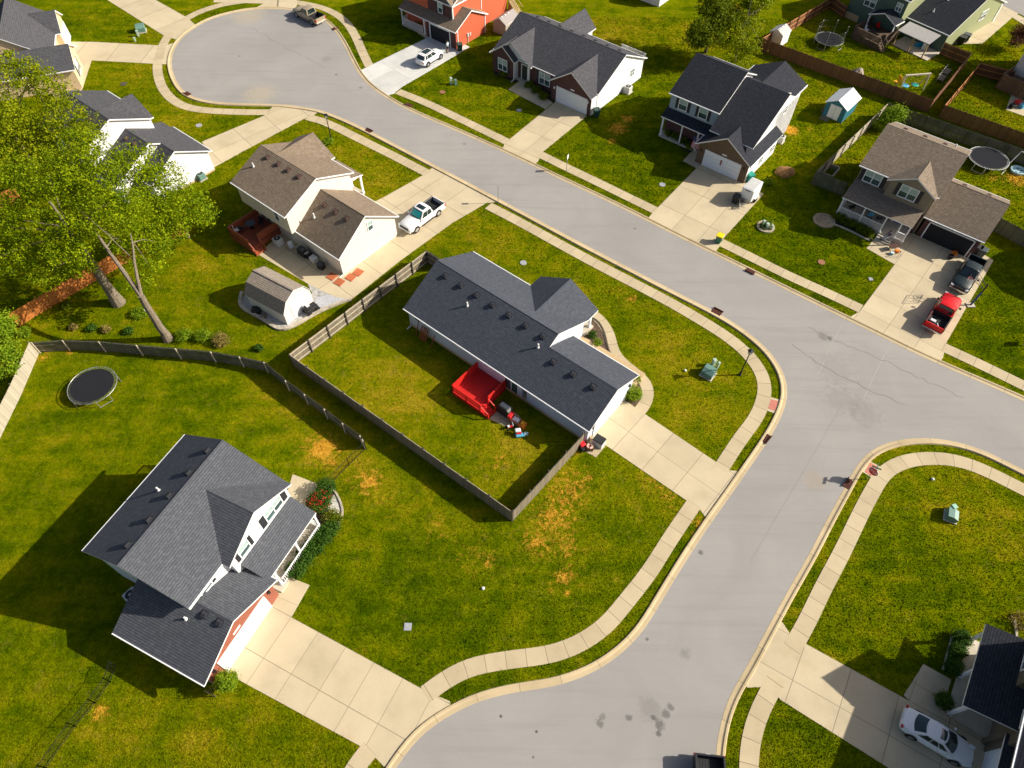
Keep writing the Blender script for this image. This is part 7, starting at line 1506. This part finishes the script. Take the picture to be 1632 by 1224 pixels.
for s in (-.3, .3): m = MB(); m.bar((s, .04, 0), (s, .04, 1.15), .05); m.build("post", M['postw'], t)
c = G(235, 497); plainbox("garden_ornament", "white garden ornament among the plants between the two big trunks", "ornament", c.x, c.y, 30, (.35, .3, .4), 'signw')

# neighbour beyond the picture's right edge, its shadow lies on the lawn
h = House("two_storey_house", "grey roofed house just beyond the picture, its shadow on the lawn by the dark pickup", (70.6, 43.6), A0, 'sh_slate', 'w_cream')
h.gable(-12.6, -5.2, -.5, 10.2, 5.4, 8.0); h.gable(-5.6, .4, -.4, 8.4, 2.7, 4.95); h.window((-9, -.1, 4.4), '-y', 1.7, 1.3, shut=True); h.gdoor((-2.7, -.02, 0), '-y', 4.6); h.done()

# ------------------------------------------------------------------ people
M['skin'] = paint("skin", (.42, .25, .17), .6, var=.03); M['hair'] = paint("dark hair", (.015, .011, .009), .7); M['shirtb'] = paint("pale blue shirt", (.48, .58, .62), .8); M['shortsb'] = paint("dark shorts", (.02, .025, .03), .8); M['shirtp'] = paint("purple grey top", (.12, .10, .20), .8); M['trousw'] = paint("white trousers", (.72, .72, .74), .8)
def skin_mesh(name, verts, edges, radii, mat, parent, root=0, levels=2):
    me = bpy.data.meshes.new(name); me.from_pydata([tuple(v) for v in verts], edges, []); me.materials.append(M[mat] if isinstance(mat, str) else mat)
    ob = bpy.data.objects.new(name, me); COL.objects.link(ob); ob.parent = parent
    md = ob.modifiers.new("skin", 'SKIN'); md.use_smooth_shade = True
    sv = me.skin_vertices[0].data
    for i, r in enumerate(radii): sv[i].radius = (r, r) if not isinstance(r, tuple) else r; sv[i].use_root = (i == root)
    md2 = ob.modifiers.new("sub", 'SUBSURF'); md2.levels = levels; md2.render_levels = levels; return ob
def person(label, loc, rz, J, top, legs, longlegs, hair='hair'):
    """J: joint positions (pelvis, chest, neck, head, shoulders, elbows, wrists, hips, knees, ankles, toes)"""
    t = thing("person", label, "person", loc, rz); V = [Vector(J[k]) for k in ('pelvis', 'chest', 'neck', 'head0', 'head1', 'sl', 'el', 'wl', 'sr', 'er', 'wr', 'hl', 'kl', 'al', 'tl', 'hr', 'kr', 'ar', 'tr')]
    E = [(0, 1), (1, 2), (2, 3), (3, 4), (1, 5), (5, 6), (6, 7), (1, 8), (8, 9), (9, 10), (0, 11), (11, 12), (12, 13), (13, 14), (0, 15), (15, 16), (16, 17), (17, 18)]
    rad = [(.13, .10), (.15, .11), .055, .085, .08, .06, .045, .032, .06, .045, .032, .085, .058, .042, .035, .085, .058, .042, .035]
    # each hand: a palm vertex, four fingers and a thumb
    for s, w, e in (('l', 7, 6), ('r', 10, 9)):
        d = (V[w]-V[e]).normalized(); a = d.cross(Vector((0, 1, .2))).normalized(); b = d.cross(a); pi_ = len(V); V.append(V[w]+d*.06); rad.append(.036); E.append((w, pi_))
        for k, ln in enumerate((.075, .085, .08, .062)):
            o = (k-1.5)*.02; i0 = len(V); V.append(V[pi_]+d*.04+a*o); V.append(V[pi_]+d*(.04+ln*.55)+a*o*1.1+b*.012); V.append(V[pi_]+d*(.04+ln)+a*o*1.1+b*.034); rad += [.0095, .009, .0075]; E += [(pi_, i0), (i0, i0+1), (i0+1, i0+2)]
        i0 = len(V); V.append(V[pi_]-d*.015-a*.045); V.append(V[pi_]+d*.03-a*.062+b*.015); rad += [.011, .009]; E += [(pi_, i0), (i0, i0+1)]
    body = skin_mesh("body", V, E, rad, 'skin', t)
    g = lambda k: Vector(J[k])
    skin_mesh("top", [g('pelvis')+Vector((0, 0, -.03)), g('chest'), g('neck')-(g('neck')-g('chest'))*.25, g('sl'), g('sl').lerp(g('el'), .8), g('sr'), g('sr').lerp(g('er'), .8)], [(0, 1), (1, 2), (1, 3), (3, 4), (1, 5), (5, 6)], [(.175, .135), (.185, .14), .085, .085, .075, .085, .075], top, t)
    f = .95 if longlegs else .42
    def part_leg(h_, k_, a_):
        if longlegs: return [g(h_), g(k_), g(k_).lerp(g(a_), .9)]
        return [g(h_), g(h_).lerp(g(k_), .5), g(h_).lerp(g(k_), .92)]
    A = part_leg('hl', 'kl', 'al'); B = part_leg('hr', 'kr', 'ar'); skin_mesh("trousers" if longlegs else "shorts", [g('pelvis')]+A+B, [(0, 1), (1, 2), (2, 3), (0, 4), (4, 5), (5, 6)], [(.16, .13), .11, .082, .062, .11, .082, .062] if longlegs else [(.165, .135), .115, .10, .092, .115, .10, .092], legs, t)
    hd = g('head1'); up = (g('head1')-g('neck')).normalized(); fwv = (g('tl')-g('al')); fwv.z = 0; fwv.normalize()
    m = MB(); m.lathe([(.092, -.05), (.108, .0), (.10, .06), (.06, .105), (.005, .12)], 16, c=hd-fwv*.018+Vector((0, 0, .005))); m.build("hair", M[hair], t)
    m = MB(); c0 = g('head0')+fwv*.085
    sd = fwv.cross(Z)
    m.mesh([c0+Vector((0, 0, .04)), c0+fwv*.03-Vector((0, 0, .005)), c0+sd*.016-Vector((0, 0, .012)), c0-sd*.016-Vector((0, 0, .012))], [(0, 1, 2), (0, 3, 1), (1, 3, 2)]); m.build("nose", M['skin'], t)
    for s in (-1, 1):
        m = MB(); m.lathe([(.001, -.011), (.011, 0), (.001, .011)], 8, c=c0+sd*(.034*s)+Vector((0, 0, .045))-fwv*.012); m.build("eye", M['bink'], t)
        m = MB(); m.lathe([(.001, -.03), (.014, 0), (.001, .03)], 8, c=g('head0')+sd*(.088*s)+Vector((0, 0, .03))); m.build("ear", M['skin'], t)
        k = g('tl' if s < 0 else 'tr'); a_ = g('al' if s < 0 else 'ar'); m = MB(); m.tube([a_-(k-a_)*.25+Vector((0, 0, -.03)), k+(k-a_)*.15+Vector((0, 0, 0))], [.05, .045], 8); m.build("shoe", M['bink'], t)
    m = MB(); m.box(c0-Vector((0, 0, .035))-fwv*.006, (.012, .045, .012), rot=math.atan2(fwv.y, fwv.x)); m.build("mouth", M['tred'], t)
    return t
stand = dict(pelvis=(0, 0, .95), chest=(.02, 0, 1.30), neck=(.03, 0, 1.50), head0=(.05, 0, 1.60), head1=(.05, 0, 1.69), sl=(.02, .19, 1.42), el=(-.02, .26, 1.14), wl=(.12, .27, .93), sr=(.02, -.19, 1.42), er=(-.02, -.26, 1.14), wr=(.14, -.26, .94), hl=(0, .095, .90), kl=(.05, .10, .50), al=(-.03, .11, .09), tl=(.13, .12, .045), hr=(0, -.095, .90), kr=(.03, -.10, .50), ar=(.0, -.11, .09), tr=(.16, -.12, .045))
c = G(714, 84.5); person("person in pale shirt and dark shorts standing by the white car", (c.x, c.y, .04), R(150), stand, 'shirtb', 'shortsb', False)
sit = dict(pelvis=(0, 0, .10), chest=(.06, 0, .45), neck=(.12, 0, .63), head0=(.16, 0, .73), head1=(.17, 0, .82), sl=(.07, .18, .56), el=(.20, .27, .33), wl=(.42, .17, .30), sr=(.07, -.18, .56), er=(.20, -.27, .33), wr=(.42, -.17, .30), hl=(.02, .10, .08), kl=(.44, .14, .16), al=(.66, .13, -.22), tl=(.83, .14, -.26), hr=(.02, -.10, .08), kr=(.44, -.13, .16), ar=(.70, -.12, -.22), tr=(.87, -.12, -.26))
x, y = lc(H9, A0, -8.0, -3.02); person("person in purple top and white trousers sitting on the porch steps", (x, y, .50), R(A0-125), sit, 'shirtp', 'trousw', True)
